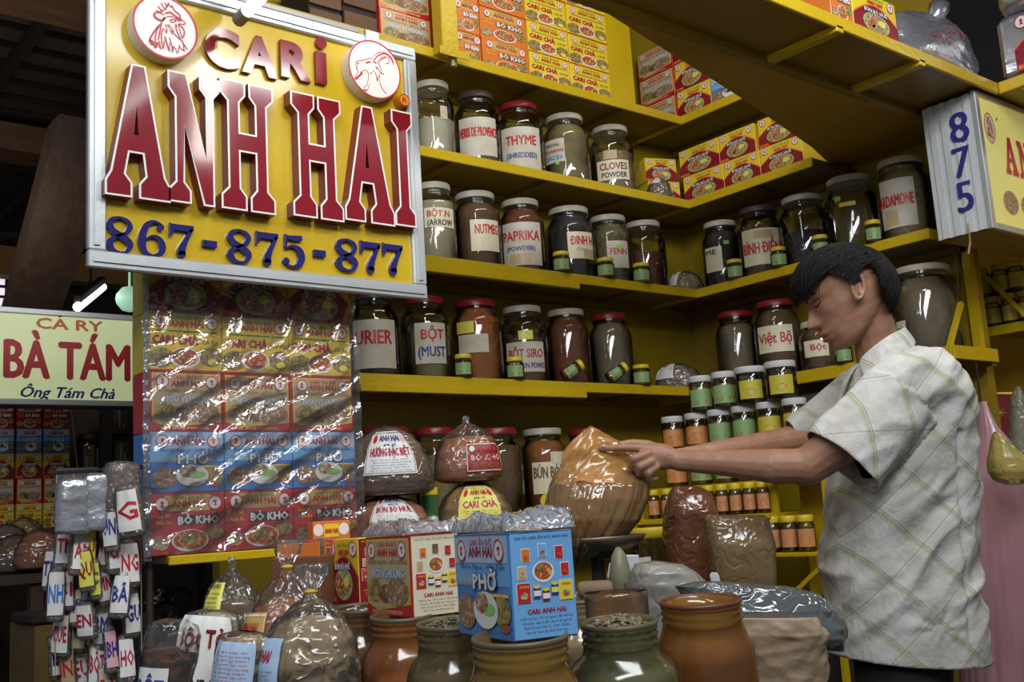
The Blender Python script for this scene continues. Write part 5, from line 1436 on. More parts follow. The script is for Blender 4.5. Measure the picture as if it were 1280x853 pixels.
# the bag in the man's hand
rows = [(585, 700, 808, .20), (594, 694, 812, .5), (608, 689, 811, .85), (625, 685, 807, 1.0), (650, 681, 796, 1.1), (668, 684, 780, 1), (682, 694, 756, .85), (694, 706, 738, .6), (706, 717, 723, .2)]
FILML = CLEAR('creased_grey_bag_film', (.96, .86, .70), .12, .07, .34, (.60, .36, .15), .8, 26, (1, 1, .3), vor=.6)
t, v = rowthing('held_bag', 'large yellowish plastic bag of brown powder held open over the scale', 'bag', rows, 2.20, .15, FILML, 'plastic_film', wr=.003, seed=3, fr=8, n=140, sub=9, pleat=.011, pk=24)
r2 = [(y, l+6, r-8, k*.88) for y, l, r, k in [(592, 720, 780, .3), (598, 706, 800, .6), (612, 692, 804, .85)]+rows[3:-1]]
vs, fs = rowmesh(r2, 2.20, .140, org=v, wr=.005, seed=3, fr=8); m = MB(); m.add(vs, fs); m.build('contents', powder('redbrown'), t, smooth=True)
# the open mouth of the bag: a thin folded sheet with a raised corner
m = MB(); vs = []; n1, n2 = 44, 30
top = [(700, 590), (703, 566), (716, 550), (738, 532), (762, 545), (782, 556), (800, 562), (811, 592)]
def edge(u):
    q_ = u*(len(top)-1); i = min(int(q_), len(top)-2); w_ = q_-i
    return top[i][0]+(top[i+1][0]-top[i][0])*w_, top[i][1]+(top[i+1][1]-top[i][1])*w_
for sd_ in (-1, 1):
    b0 = len(vs)
    for j in range(n2+1):
        for i in range(n1+1):
            u = i/n1; ex, ey = edge(u); bx, by = 690+122*u, 604+5*noise.noise(Vector((u*5, 0, 0)))
            w_ = j/n2; x = bx+(ex-bx)*w_; y = by+(ey-by)*w_
            dd = sd_*(.060*max(0, math.sin(PI*u))**.7*max(0, 1-w_*1.05)**1.4+.004)+.006*noise.noise(Vector((u*4+w_*3, w_*2, 3+sd_)))+.004*(1-2*abs(noise.noise(Vector((u*9-w_*5, w_*2.2, 8+sd_)))))
            vs.append(P(x, y, 'D', 2.20+dd)-v)
    m.add(vs[b0:], [(j*(n1+1)+i, j*(n1+1)+i+1, (j+1)*(n1+1)+i+1, (j+1)*(n1+1)+i) if sd_ < 0 else (j*(n1+1)+i, (j+1)*(n1+1)+i, (j+1)*(n1+1)+i+1, j*(n1+1)+i+1) for j in range(n2) for i in range(n1)])
m.build('bag_mouth', CLEAR('orange_dusted_film', (.96, .72, .42), .16, .05, .50, (.80, .42, .12), .5, 18, (1, 1, .4), vor=.5), t, smooth=True)

# milky plastic bag, blue-grey rolled sack and paper sack
MILK = CLEAR('milky_thin_plastic', (.85, .85, .82), .25, .05, .62, (.52, .50, .44), .8, 18, vor=.6)
rowthing('plastic_bag', 'milky crumpled plastic bag lying left of the rolled sack', 'bag', [(702, 812, 824, .3), (705, 796, 850, .6), (715, 790, 868, .9), (730, 787, 884, 1), (748, 788, 890, 1), (775, 790, 870, .9), (830, 797, 862, .9), (910, 800, 862, .9)], 2.0, .14, MILK, 'plastic_film', wr=.007, seed=5)
rowthing('loose_scale_paper', 'glossy white printed paper sheet behind the green scoop', 'paper', [(694, 772, 798, .5), (705, 762, 800, .6), (722, 760, 799, .5), (736, 772, 790, .4)], 2.12, .02, MAT('glossy_white_paper', (.7, .72, .75), .25), 'sheet', wr=.004, n=24)
KR = MAT('brown_kraft_paper', (.42, .31, .20), .7, var=(.33, .24, .15), vscale=5, bump=.9, bscale=16)
rowthing('paper_sack', 'crumpled brown kraft paper sack under the blue-grey roll', 'sack', [(770, 905, 1015, .8), (790, 900, 1028, 1), (820, 900, 1029, 1), (853, 900, 1029, 1), (900, 902, 1030, 1), (1000, 902, 1030, 1), (1470, 905, 1028, 1)], 1.80, .14, KR, 'paper', wr=.017, seed=8, fr=11, ex=2.6, n=70, sub=14)
ROLL = CLEAR('grey_blue_sack_plastic', (.35, .45, .55), .12, .10, .55, (.20, .22, .22), 1.0, 22, vor=.7)
rowthing('rolled_sack_rim', 'glossy blue-grey plastic sack rim rolled over the kraft paper sack', 'sack', [(728, 868, 900, .3), (733, 845, 985, .5), (742, 850, 1020, .7), (762, 858, 1044, 1), (778, 880, 1050, 1), (795, 920, 1054, .9), (808, 1000, 1054, .5), (813, 1038, 1052, .3)], 1.82, .13, ROLL, 'plastic_rim', wr=.011, seed=9, fr=13, n=90, sub=10)
rowthing('white_scoop', 'white slotted scoop handle sticking up left of the tan powder bag', 'scoop', [(716, 889, 896, 1), (720, 887, 899, 1), (734, 890, 902, 1)], 2.05, .008, WLID, 'handle', wr=.0, n=16)

# upright bags of rust and tan powder
BROWNB = CLEAR('waxy_brown_film', (.9, .75, .6), .16, .08, .55, (.36, .14, .06), .7, 26, vor=.6)
TANB = CLEAR('waxy_tan_film', (.9, .8, .6), .16, .08, .50, (.40, .26, .12), .7, 26, vor=.6)
for nm, lab, rows, d, fm, pw, dy in (('spice_bag', 'tall open rust-coloured plastic bag of powder behind the tan bag', [(608, 842, 872, .3), (616, 836, 890, .5), (640, 831, 896, .9), (690, 829, 899, 1), (725, 833, 897, 1), (760, 835, 897, 1)], 2.36, BROWNB, 'redbrown', 26),
                                 ('spice_bag', 'square open tan plastic bag of powder right of the rust one', [(644, 881, 956, .3), (648, 880, 962, .5), (680, 884, 967, .9), (720, 888, 968, 1), (745, 888, 968, 1), (770, 890, 966, 1)], 2.22, TANB, 'tan', 28)):
    t, v = rowthing(nm, lab, 'bag', rows, d, .13, fm, 'plastic_film', wr=.004, seed=len(rows)+d, ex=3.2, fr=11)
    r2 = [(rows[0][0]+dy, rows[2][1]+5, rows[2][2]-5, .6)]+[(y, l+4, r-4, k*.93) for y, l, r, k in rows[2:] if y > rows[0][0]+dy+4]
    vs, fs = rowmesh(r2, d, .125, org=v, wr=.008, seed=2, ex=3.2); m = MB(); m.add(vs, fs); m.build('contents', powder(pw), t, smooth=True)

# ------------------------------------------------------------------ yellow display bench with tubs and jars, in front of the right wing
XB = 2.95
BZ = -0.035
yl, yr, ym = P(792, 640, 'X', XB).y, P(1036, 640, 'X', XB).y, P(958, 640, 'X', XB).y
t = thing('display_bench', 'yellow stepped bench in front of the right wing, carrying capped jars and tubs', 'bench', (XB, yr, FLOOR+.001))
zs = P(1000, 691, 'X', XB).z-FLOOR-.001
H = BZ-FLOOR-.001; W = yl-yr; c = ym-yr
st = H+.112
m = MB(); m.box(0, c, H-.02, .44, W, H, .002); m.build('low_top', YEL(), t)
m = MB(); m.box(.06, c, H, .075, W, st-.012, .001); m.box(.06, c, st-.012, .44, W, st, .002); m.build('step', YEL(), t)
m = MB(); m.box(0, 0, st-.012, .44, c, st, .002); m.build('high_top', YEL(), t)
m = MB(); m.box(.19, c-.012, H-.30, .40, c-.001, st-.012, .001); m.build('side_panel', YEL(), t)
m = MB(); m.box(.20, 0, zs, .212, c-.012, st-.012, .001); m.build('back_panel', YEL(), t)
m = MB(); m.box(0, .0, zs-.014, .20, c-.012, zs, .002); m.build('shelf_board', YEL(), t)
for y in (.0,):
    m = MB(); m.box(0, y, zs-.5, .02, y+.018, st-.012, .001); m.build('leg', YEL(), t)
m = MB(); m.tube([(.01, .02, zs-.02), (.01, c-.03, zs-.16)], .010, 4); m.build('brace', YEL(), t)
m = MB(); m.box(.02, .02, 0, .42, W-.01, zs-.16); m.build('bench_base', m_dark, t)
zf = BZ+.001
gy = 'yellow-capped orange jars in a row on the bench'
for k in range(9):
    v = P(817+17.2*k, 640, 'X', XB+.028)
    small_jar('yellow-capped orange-labelled jar, %s from the left in the row of nine' % ('first', 'second', 'third', 'fourth', 'fifth', 'sixth', 'seventh', 'eighth', 'ninth')[k], (XB+.032, v.y, zf), .0235, .106, 'y', 'redbrown' if k % 3 else 'brown', 'tanorange', gy)
gt = 'white-capped tubs piled on the bench'
zc = BZ+.112+.001
rowsT = [('C', 0, (843, 874, 905, 936, 967, 998), ('orange', 'green', 'green', 'green', 'lemon', 'lemon'), 'bottom'),
         ('B', 1, (843, 873, 902, 933, 965, 998), ('orange', 'orange', 'green', 'green', 'lemon', 'lemon'), 'middle'),
         ('A', 2, (882, 912, 946, 985), ('green', 'green', 'lemon', 'lemon'), 'top')]
th = .134
for nm, lv, xs_, labs, word in rowsT:
    for k, (px, lb) in enumerate(zip(xs_, labs)):
        v = P(px, 560, 'X', XB+.14); r = .0545 if lv == 2 and k > 1 else .0425
        small_jar('white-capped tub with %s label, %s row, %s from the left' % (dict(orange='orange', green='pale green', lemon='yellow')[lb], word, ('first', 'second', 'third', 'fourth', 'fifth', 'sixth')[k]),
                  (XB+.14, v.y, zc+lv*(th+.001)), r, th, 'w', 'dark' if (lv == 2 and k > 1) else ('grey' if lb == 'green' else 'redbrown'), lb, gt, name='spice_tub', lw=.62 if lv == 2 and k > 1 else .85)
gr = 'yellow-capped red jars on the lower bench board'
for k, (px, dx) in enumerate(((967, .045), (988, .045), (1009, .045), (979, .115))):
    v = P(px, 680, 'X', XB+dx)
    small_jar('yellow-capped jar of red sauce on the lower bench board, %s' % ('leftmost', 'nearest', 'rightmost', 'hindmost')[k], (XB+dx, v.y, FLOOR+.001+zs+.001), .031, .118, 'y', 'redbrown', 'tanorange', gr, name='sauce_jar')
# grey-green dusty jar with yellow caps behind the scale
v = P(818, 690, 'D', 2.56)
jar('dusty grey-green jar standing behind the scale pan', (v.x, v.y, CT+.001), .058, .345, 'y', .8, 'green', False, .9)
v = P(1018, 500, 'X', BW-.03)
t = thing('bright_patch_block', 'pale added bright-patch parcel seen between tubs and the sleeve', 'block', (BW-.10, v.y-.10, P(1018, 512, 'X', BW-.05).z)); m = MB(); m.box(0, 0, 0, .09, .16, .06, .004); m.build('block_body', MAT('bright_patch_white', (.85, .85, .85), .5), t)  # white box added to stand in for a bright patch behind the man

# ------------------------------------------------------------------ the seller: one continuous body grown from overlapping volumes, then shirt, trousers, hair
MD = 2.25
MUP = Vector((F_.x, F_.y, 0)).normalized()


def H_(px, py, dy=0.0):
    p = P(px, py, 'D', MD); return p+MUP*dy if abs(dy) < 1e-9 else P(px, py, 'D', MD+dy)


PXM = MD/FPX


class Vol(MB):
    def ball(s, c, r, n=14):
        c = Vector(c); pr = [(math.sin(PI*i/n)*r+1e-5, -math.cos(PI*i/n)*r) for i in range(n+1)]
        T = s.T; s.T = T @ Matrix.Translation(c); s.lathe(pr, n+2); s.T = T

    def cap(s, a, ra, b, rb, n=14):
        a, b = Vector(a), Vector(b); s.ball(a, ra, 10); s.ball(b, rb, 10); s.tube([a, b], [ra, rb], n)

    def chain(s, pts):
        for (a, ra), (b, rb) in zip(pts, pts[1:]): s.cap(a, ra, b, rb)

    def ell3(s, c, rx, ry, rz, rot=0.0, n=22):
        """ellipsoid: rx along picture right, ry in depth, rz up; rot turns it in the picture plane"""
        B = Matrix((R0, MUP, Vector((0, 0, 1)))).transposed().to_4x4()
        T = s.T; s.T = T @ Matrix.Translation(Vector(c)) @ B @ Matrix.Rotation(rot, 4, 'Y') @ Matrix.Diagonal((rx, ry, rz, 1))
        pr = [(math.sin(PI*i/n)+1e-5, -math.cos(PI*i/n)) for i in range(n+1)]
        s.lathe(pr, n+4); s.T = T


def grow(vol, voxel, smooth=4, fac=0.5):
    me = vol.mesh('tmp', [])
    o = bpy.data.objects.new('tmp', me); C.objects.link(o)
    md = o.modifiers.new('r', 'REMESH'); md.mode = 'VOXEL'; md.voxel_size = voxel; md.use_smooth_shade = True
    if smooth:
        sm = o.modifiers.new('s', 'SMOOTH'); sm.factor = fac; sm.iterations = smooth
    dg = bpy.context.evaluated_depsgraph_get(); dg.update()
    out = bpy.data.meshes.new_from_object(o.evaluated_get(dg))
    bpy.data.objects.remove(o)
    out.polygons.foreach_set('use_smooth', [True]*len(out.polygons))
    return out


MO = Vector((H_(1128, 640).x, H_(1128, 640).y, FLOOR+.001))
man = thing('person', 'man in a pale plaid short-sleeved shirt reaching for the held plastic bag', 'person', tuple(MO))
SKIN = MAT('tan_skin', (0.40, 0.21, 0.125), 0.48, var=[(0.34, 0.165, 0.095), (0.43, 0.24, 0.15)], vscale=22, sub=0.12, bump=0.06, bscale=160)
v = Vol(); v.T = Matrix.Translation(-MO)
k = PXM
# head, tilted down, in profile
HO = H_(1062, 385)
HF, HU = (R0*-.89-Vector((0, 0, .46))), (R0*-.46+Vector((0, 0, .89)))
TAB = [(-41, 33, 14, 6), (-38, 39, 5, 16), (-33, 42.5, -6, 25), (-28, 43, -16, 30), (-20, 45, -30, 34.5), (-11, 46, -42, 37.5), (0, 45, -50, 40), (12, 43, -57, 42), (24, 42, -61, 43), (33, 44, -62, 43), (45, 43, -61, 42.5), (55, 35, -55, 38), (63, 19, -44, 29), (67.5, 2, -30, 17), (69.5, -10, -18, 4)]
NOSE = [(33, 0), (29, 1.5), (24, 4), (16, 9.5), (10, 14), (6, 16.5), (3, 15), (-1, 8), (-4, 1.5), (-7, 0)]


def tab(T, x, c):
    if x <= T[0][0]: return T[0][c]
    for i in range(len(T)-1):
        if x <= T[i+1][0]:
            u = (x-T[i][0])/(T[i+1][0]-T[i][0]); u = u*.5+.5*u*u*(3-2*u); return T[i][c]+(T[i+1][c]-T[i][c])*u
    return T[-1][c]


NR = NOSE[::-1]


def headpt(a, h, off=0.0):
    fb, bk, w = tab(TAB, h, 1), tab(TAB, h, 2), tab(TAB, h, 3)
    c = (fb+bk)/2; A = (fb-bk)/2; ca, sa = math.cos(a), math.sin(a)
    f = c+A*math.copysign(abs(ca)**.88, ca); l = w*math.copysign(abs(sa)**.92, sa)
    if ca > 0: l *= 1-.10*ca
    if ca > 0:
        g = lambda h0, l0, am, sh, sl: am*math.exp(-((h-h0)/sh)**2-((abs(l)-l0)/sl)**2)
        wn = 3.6+2.6*max(0, min(1, (16-h)/12))
        f += tab(NR, h, 1)*math.exp(-(l/wn)**2)
        f += g(3, 7.5, 5.5, 3.6, 3.4)+g(-11, 0, 3.2, 2.6, 12)+g(-19.5, 0, 3.6, 3.0, 11)-g(-15.2, 0, 2.6, 1.2, 13)+g(-14, 0, 3.5, 9, 18)+g(-32, 0, 3.5, 5, 10)
        f += -g(27, 16, 4.5, 4.5, 8)+g(25.5, 17, 3.2, 3.6, 6.5)+g(35, 15, 2.4, 3.2, 12)+g(12, 28, 2.0, 8, 9)-g(-4, 27, 1.5, 9, 9)
    return HO+(HF*(f+off)+HU*h)*k+MUP*((l+(off*.5 if sa > 0 else -off*.5))*k)


def face_l(l, h, off=0.6):
    w = tab(TAB, h, 3)*.93; return headpt(math.asin(max(-1, min(1, math.copysign((abs(l)/w)**(1/.92), l)))), h, off)


NA, NH = 150, 118; vs = []; fs = []
for j in range(NH+1):
    h = -41+(69.5+41)*j/NH
    for i in range(NA): vs.append(headpt(2*PI*i/NA, h))
for j in range(NH):
    for i in range(NA): i2 = (i+1) % NA; fs.append((j*NA+i, j*NA+i2, (j+1)*NA+i2, (j+1)*NA+i))
fs.append(tuple(range(NA))[::-1]); fs.append(tuple(NH*NA+i for i in range(NA)))
v.add(vs, fs)
# ears
for sg in (-1, 1):
    c = H_(1072, 360, sg*.074)
    pts = []
    for i in range(15):
        a = 2*PI*i/14; pts.append(c+R0*(7.0*k*math.cos(a)+1.0*k*math.sin(a))+Vector((0, 0, (15.5 if math.sin(a) > 0 else 14)*k*math.sin(a)))+MUP*(sg*.006))
    v.tube(pts, 2.3*k, 8, caps=False)
    v.ell3(c-MUP*sg*.003, 7*k, .0045, 14*k)
    v.ball(H_(1069.5, 373, sg*.078), 3.6*k)
    v.cap(H_(1071, 356, sg*.080), 1.6*k, H_(1074, 366, sg*.080), 1.6*k)
# neck, trunk, pelvis
v.chain([(H_(1084, 385), 25*k), (H_(1094, 420), 27*k), (H_(1106, 458), 33*k)])
v.ell3(H_(1130, 525), 50*k, .12, 60*k, .15); v.ell3(H_(1127, 620), 54*k, .12, 80*k); v.ell3(H_(1128, 720), 56*k, .12, 80*k); v.ell3(H_(1130, 795), 54*k, .105, 50*k)
v.cap(H_(1116, 486, -.10), 24*k, H_(1116, 486, .10), 24*k)
# near arm
nd = -.16
v.chain([(H_(1118, 494, nd+.02), .046), (H_(1062, 546, nd), .045), (H_(1010, 583, nd+.01), .038)])
v.ball(H_(1004, 590, nd+.012), .029)
v.chain([(H_(1008, 583, nd+.01), .035), (H_(965, 583, nd+.02), .0345), (H_(905, 579, nd+.05), .0265), (H_(848, 576, nd+.08), .0215)])
hd = nd+.085
v.chain([(H_(850, 576, hd-.002), .0205), (H_(830, 571, hd), .023)])
v.ell3(H_(822, 571, hd), 25*k, .022, 16*k, .25)


def finger(pts, r):
    n = len(pts); v.chain([(H_(*p), r*(1-.30*i/(n-1))) for i, p in enumerate(pts)])


finger([(812, 561, hd-.006), (792, 560, hd-.006), (773, 560, hd), (751, 561, hd+.006)], .0098)
finger([(810, 568, hd-.018), (792, 574, hd-.026), (789, 583, hd-.016), (798, 586, hd-.006)], .0105)
finger([(814, 577, hd-.022), (800, 584, hd-.028), (799, 592, hd-.018), (808, 593, hd-.006)], .0100)
finger([(820, 584, hd-.020), (811, 592, hd-.026), (812, 599, hd-.018), (820, 599, hd-.008)], .0090)
finger([(828, 563, hd+.014), (808, 556, hd+.022), (790, 554.5, hd+.022), (776, 556, hd+.020)], .0112)
# far arm and hand
fd = .17
v.chain([(H_(1094, 492, fd-.02), .042), (H_(1045, 525, fd), .038), (H_(1005, 548, fd-.01), .034), (H_(940, 560, fd-.06), .030), (H_(850, 572, fd-.12), .020)])
v.ell3(H_(826, 568, fd-.135), 22*k, .018, 14*k, .2)
for i, (a, b) in enumerate(((558, 552), (564, 557), (570, 563), (576, 570))):
    finger([(818, a+2, fd-.14+.012*i), (800, b+2, fd-.145+.012*i), (786, b+4, fd-.15+.012*i), (778, b+9, fd-.15+.012*i)], .0085)
finger([(832, 575, fd-.15), (815, 580, fd-.165), (800, 578, fd-.17)], .0100)
# legs down to the floor
hipz = H_(1128, 800).z
for sg in (-1, 1):
    a = H_(1128, 815, sg*.060); kn = Vector((a.x, a.y, FLOOR+.49))-R0*.03; an = Vector((a.x, a.y, FLOOR+.10))
    v.chain([(a, .072), (kn, .052), (an, .038)]); v.cap(an-Vector((0, 0, .05)), .038, an-R0*.13-Vector((0, 0, .062)), .028)
body = put('body', grow(v, .0026, 4), man); body.data.materials.append(SKIN)
# face details
BLK = MAT('black_hair', (0.008, 0.007, 0.007), 0.6, spec=0.2)
m = MB(); m.T = Matrix.Translation(-MO)
for sg in (-1, 1):
    q = [face_l(sg*l, h) for l, h in ((9.5, 23.0), (13, 22.2), (18, 22.3), (24, 24.5))]
    m.tube(q, [.0005, .0012, .0014, .0006], 6)
    q = [face_l(sg*l, h, .2) for l, h in ((10, 28.0), (15, 30.2), (20, 29.6), (25, 27))]
    m.tube(q, [.0002, .0006, .0006, .0002], 6)
m.build('eyelashes', BLK, man, smooth=True)
m = MB(); m.T = Matrix.Translation(-MO)
for sg in (-1, 1):
    q = [face_l(sg*l, h, .5) for l, h in ((6.5, 36), (12, 38.5), (19, 39), (27, 35.5))]
    m.tube(q, [.0012, .0022, .0021, .0005], 6)
m.build('eyebrows', BLK, man, smooth=True)
m = MB(); m.T = Matrix.Translation(-MO)
m.tube([face_l(l, -15.2-abs(l)*.06, .1) for l in (-15, -11, -6, 0, 6, 11, 15)], [.0003, .0009, .0011, .0011, .0011, .0009, .0003], 6)
m.build('mouth_line', MAT('dark_lip_line', (0.12, 0.03, 0.025), 0.5), man, smooth=True)
m = MB(); m.T = Matrix.Translation(-MO)
for h0, w_, hh in ((-11.8, 12.5, 2.4), (-19.0, 11.5, 2.9)):
    vs = []; n = 16
    for i in range(n+1):
        l = -w_+2*w_*i/n; t_ = math.sqrt(max(0, 1-(l/w_)**2))
        for j in (-1, 0, 1): vs.append(face_l(l, h0+j*hh*t_, .45))
    m.add(vs, [(3*i+j, 3*i+j+1, 3*i+4+j, 3*i+3+j) for i in range(n) for j in (0, 1)])
m.build('lips', MAT('lip_skin', (0.36, 0.13, 0.10), 0.45), man, smooth=True)
m = MB(); m.T = Matrix.Translation(-MO); c = H_(753, 560.2, hd+.002)
for i in range(6): pass
m.tube([H_(751.5, 558.6, hd+.001), H_(757.5, 557.9, hd-.0005)], [.0032, .0036], 8); m.build('fingernail', MAT('fingernail', (.62, .42, .34), .25), man, smooth=True)

# hair: a shell over the skull cut along the hairline, with locks combed over it
hc = H_(1055.5, 362); hr = (65*k, .083, 57*k)
HP = [(970, 290), (1140, 290), (1140, 395), (1111, 394), (1099, 391), (1092, 378), (1083, 366), (1081, 347), (1072, 340), (1062, 345), (1058, 365), (1051, 367), (1043, 358), (1032, 353), (1022, 349), (1014, 357), (1007, 371), (1003, 384), (998, 378), (980, 362)]


def inpoly(x, y, p):
    c = False; j = len(p)-1
    for i in range(len(p)):
        if (p[i][1] > y) != (p[j][1] > y) and x < (p[j][0]-p[i][0])*(y-p[i][1])/(p[j][1]-p[i][1])+p[i][0]: c = not c
        j = i
    return c


def hpt(th, ph, s=1.0):
    """unit sphere direction on the hair ellipsoid"""
    return hc+R0*(hr[0]*s*math.cos(ph)*math.cos(th))+MUP*(hr[1]*s*math.cos(ph)*math.sin(th))+Vector((0, 0, hr[2]*s*math.sin(ph)))


def pix(p):
    d = p.dot(F_)
    return (640+FPX*p.dot(RR)/d, 426.5-FPX*p.dot(UU)/d)


def hair_ok(p):
    # the hairline is judged on the near side; the far side mirrors it
    q = p-hc; y = q.dot(MUP); q2 = p-MUP*y
    a, b = pix(q2)
    return inpoly(a, b, HP)


m = MB(); m.T = Matrix.Translation(-MO); NT, NP = 110, 70; vs = []; fs = []; rnd.seed(3)
for j in range(NP+1):
    for i in range(NT):
        th, ph = 2*PI*i/NT, -1.35+(1.35+PI/2)*j/NP
        s = 1.0+.012*noise.noise(Vector((th*5, ph*2, 1)))
        vs.append(hpt(th, ph, s))
for j in range(NP):
    for i in range(NT):
        f = (j*NT+i, j*NT+(i+1) % NT, (j+1)*NT+(i+1) % NT, (j+1)*NT+i)
        c = (Vector(vs[f[0]])+Vector(vs[f[2]]))/2
        if hair_ok(c): fs.append(f)
m.add(vs, fs)
# inner face, and locks
def slerp(a, b, t):
    w = math.acos(max(-1, min(1, a.dot(b))))
    return (a*math.sin((1-t)*w)+b*math.sin(t*w))/math.sin(w) if w > 1e-4 else a


wh = Vector((.62, 0.0, .78)).normalized()
toW = lambda u, s=1.0: hc+R0*(hr[0]*s*u.x)+MUP*(hr[1]*s*u.y)+Vector((0, 0, hr[2]*s*u.z))
for i in range(1300):
    th = rnd.uniform(0, 2*PI); tgt = Vector((math.cos(th), math.sin(th), rnd.uniform(-.9, .1))).normalized()
    st = (wh+Vector((rnd.uniform(-.5, .5), rnd.uniform(-.5, .5), rnd.uniform(-.3, .3)))).normalized()
    pts = []; last = None
    s0 = rnd.uniform(1.0, 1.03); cv = rnd.uniform(-.12, .12)
    for q in range(13):
        t = q/12; u = slerp(st, tgt, t); u = (u+Vector((0, cv*math.sin(PI*t), 0))).normalized()
        w_ = toW(u, s0+.01*math.sin(PI*t))
        if q > 2 and not hair_ok(w_): break
        pts.append(w_)
    if len(pts) >= 4:
        if rnd.random() < .8: pts.append(pts[-1]+(pts[-1]-pts[-2])*rnd.uniform(.1, .45))
        n = len(pts); r0 = rnd.uniform(.0007, .0015)
        m.tube([p for p in pts], [max(.0002, r0*math.sin(PI*min(.97, (.10+.9*a/(n-1))))**.7) for a in range(n)], 4)
m.tube([H_(1021, 338, -.045), H_(1022.5, 352, -.047), H_(1024.5, 369, -.046)], [.0014, .0010, .0003], 5)
m.build('hair', BLK, man, smooth=True)

# shirt
v = Vol(); v.T = Matrix.Translation(-MO)
rows = [(440, 1088, 1150, .5), (452, 1078, 1168, .8), (470, 1066, 1184, 1.08), (500, 1056, 1199, 1.15), (540, 1050, 1206, 1.05), (600, 1043, 1210, 1.0), (660, 1036, 1209, 1.0), (720, 1032, 1212, 1.02), (770, 1032, 1218, 1.04), (800, 1033, 1223, 1.05), (845, 1034, 1229, 1.06)]
vs, fs = rowmesh(rows, MD, .34, n=48, wr=0, ex=2.4); v.add(vs, fs)
sd = nd-.005
SA, SB = H_(1128, 487, sd+.03), H_(1052, 577, sd)
for i in range(9):
    t = i/8; c = SA.lerp(SB, t)+(SB-SA)*.12*t
    v.ell3(c, (44+5*t)*k*1.0, .066+.004*t, (44+5*t)*k)
v.chain([(H_(1120, 470, .08), .055), (H_(1085, 484, .14), .052), (H_(1040, 515, .17), .046), (H_(992, 541, .165), .036)])
v.chain([(H_(1135, 462, -.06), .045), (H_(1128, 466, -.12), .050)])
sm = grow(v, .0050, 7)
import bmesh as BMM
bmx = BMM.new(); bmx.from_mesh(sm)
axis = (SB-SA).normalized(); cut1 = SB-MO
cut2 = H_(990, 541, .165)-MO; ax2 = (H_(990, 541, .165)-H_(1040, 515, .17)).normalized()
# hem line: follows the picture's hem, a touch lower at the back
hz0 = H_(1034, 815).z-MO.z; hz1 = H_(1226, 822).z-MO.z; hx0 = (H_(1034, 815)-MO).dot(R0); hx1 = (H_(1226, 822)-MO).dot(R0)
hem = lambda p: hz0+(hz1-hz0)*((p.dot(R0)-hx0)/(hx1-hx0))-.006*math.sin(PI*max(0, min(1, (p.dot(R0)-hx0)/(hx1-hx0))))
kill = []
for f in bmx.faces:
    c = f.calc_center_median()
    if c.z < hem(c): kill.append(f)
    elif (c-cut1).dot(axis) > 0 and (c-cut1).length < .13 and ((c-cut1)-axis*(c-cut1).dot(axis)).length < .098 and (c-cut1).dot(MUP) < .082: kill.append(f)
    elif (c-cut2).dot(ax2) > 0 and (c-cut2).length < .12: kill.append(f)
BMM.ops.delete(bmx, geom=kill, context='FACES')
for vt in bmx.verts:
    if vt.is_boundary:
        c = vt.co
        if abs(c.z-hem(c)) < .012: vt.co.z = hem(c)
        elif (c-cut1).length < .14 and abs((c-cut1).dot(axis)) < .012: vt.co -= axis*(c-cut1).dot(axis)
        elif (c-cut2).length < .12 and abs((c-cut2).dot(ax2)) < .012: vt.co -= ax2*(c-cut2).dot(ax2)
bmx.normal_update()
uvl = bmx.loops.layers.uv.new('cloth')
bmx.verts.ensure_lookup_table()
A_ = SA-MO; mid = H_(1128, 640)-MO
pit = H_(1160, 540, -.12)-MO; hip = H_(1170, 785, -.15)-MO


def on_sleeve(c):
    if (c+MO-P(1128, 640, 'D', MD)).dot(MUP) > -.095: return False
    q = c-A_; t = q.dot(axis); 
    return t > .015 and (q-axis*t).length < .088


disp = {}
for vt in bmx.verts:
    c = vt.co; x = c.dot(R0)-mid.dot(R0); y = c.dot(MUP); z = c.z
    sl = on_sleeve(c)
    d_ = 0
    if sl:
        q = c-A_; t = q.dot(axis); w_ = q.dot(axis.cross(MUP))
        a = noise.noise(Vector((t*9, w_*22, 3))); d_ += .0065*(1-abs(a)*2.2)+.002*noise.noise(c*30)
    else:
        # long slanting folds running from the armpit down to the belly, and pulls around the side vent
        u_ = x*.74+z*.67; w_ = -x*.67+z*.74
        a = noise.noise(Vector((u_*5.5, w_*15, y*4)))
        d_ += .0105*(.55-abs(a)*2.1)
        b_ = noise.noise(Vector((u_*11, w_*30, 5+y*6))); d_ += .0042*(.5-abs(b_)*2)
        rp = (c-pit).length; d_ -= .010*math.exp(-(rp/.05)**2)
        rh = c-hip; ang = math.atan2(rh.z, rh.dot(R0)); d_ += .0018*math.sin(ang*9)*math.exp(-(rh.length/.10)**2)
        d_ -= .006*math.exp(-((x-.06)/.006)**2) if y < mid.dot(MUP) and z < pit.z else 0
        d_ += .0025*noise.noise(c*24)
    disp[vt.index] = d_*(1 if sl else max(.12, min(1, (c.z-hem(c))/.09)))
for vt in bmx.verts: vt.co += vt.normal*disp[vt.index]
for f in bmx.faces:
    c = f.calc_center_median(); sl = on_sleeve(c)
    for lp in f.loops:
        p = lp.vert.co; x = p.dot(R0)-mid.dot(R0); y = p.dot(MUP)-mid.dot(MUP)
        if sl: lp[uvl].uv = (x+.012*math.sin(p.z*14), p.z)
        else:
            th = math.atan2(y, x); ar = th*.15
            if y > 0: ar = th*.15
            ar = x if y < -.05 else x+.5*(y+.05)
            lp[uvl].uv = (ar*.70+p.z*.71, -ar*.71+p.z*.70)
    f.smooth = True
me = bpy.data.meshes.new('shirt'); bmx.to_mesh(me); bmx.free()
cm = bpy.data.materials.new('plaid_cotton'); cm.use_nodes = True
nt = cm.node_tree; L = nt.links.new; bsdf = nt.nodes['Principled BSDF']; bsdf.inputs['Roughness'].default_value = .8
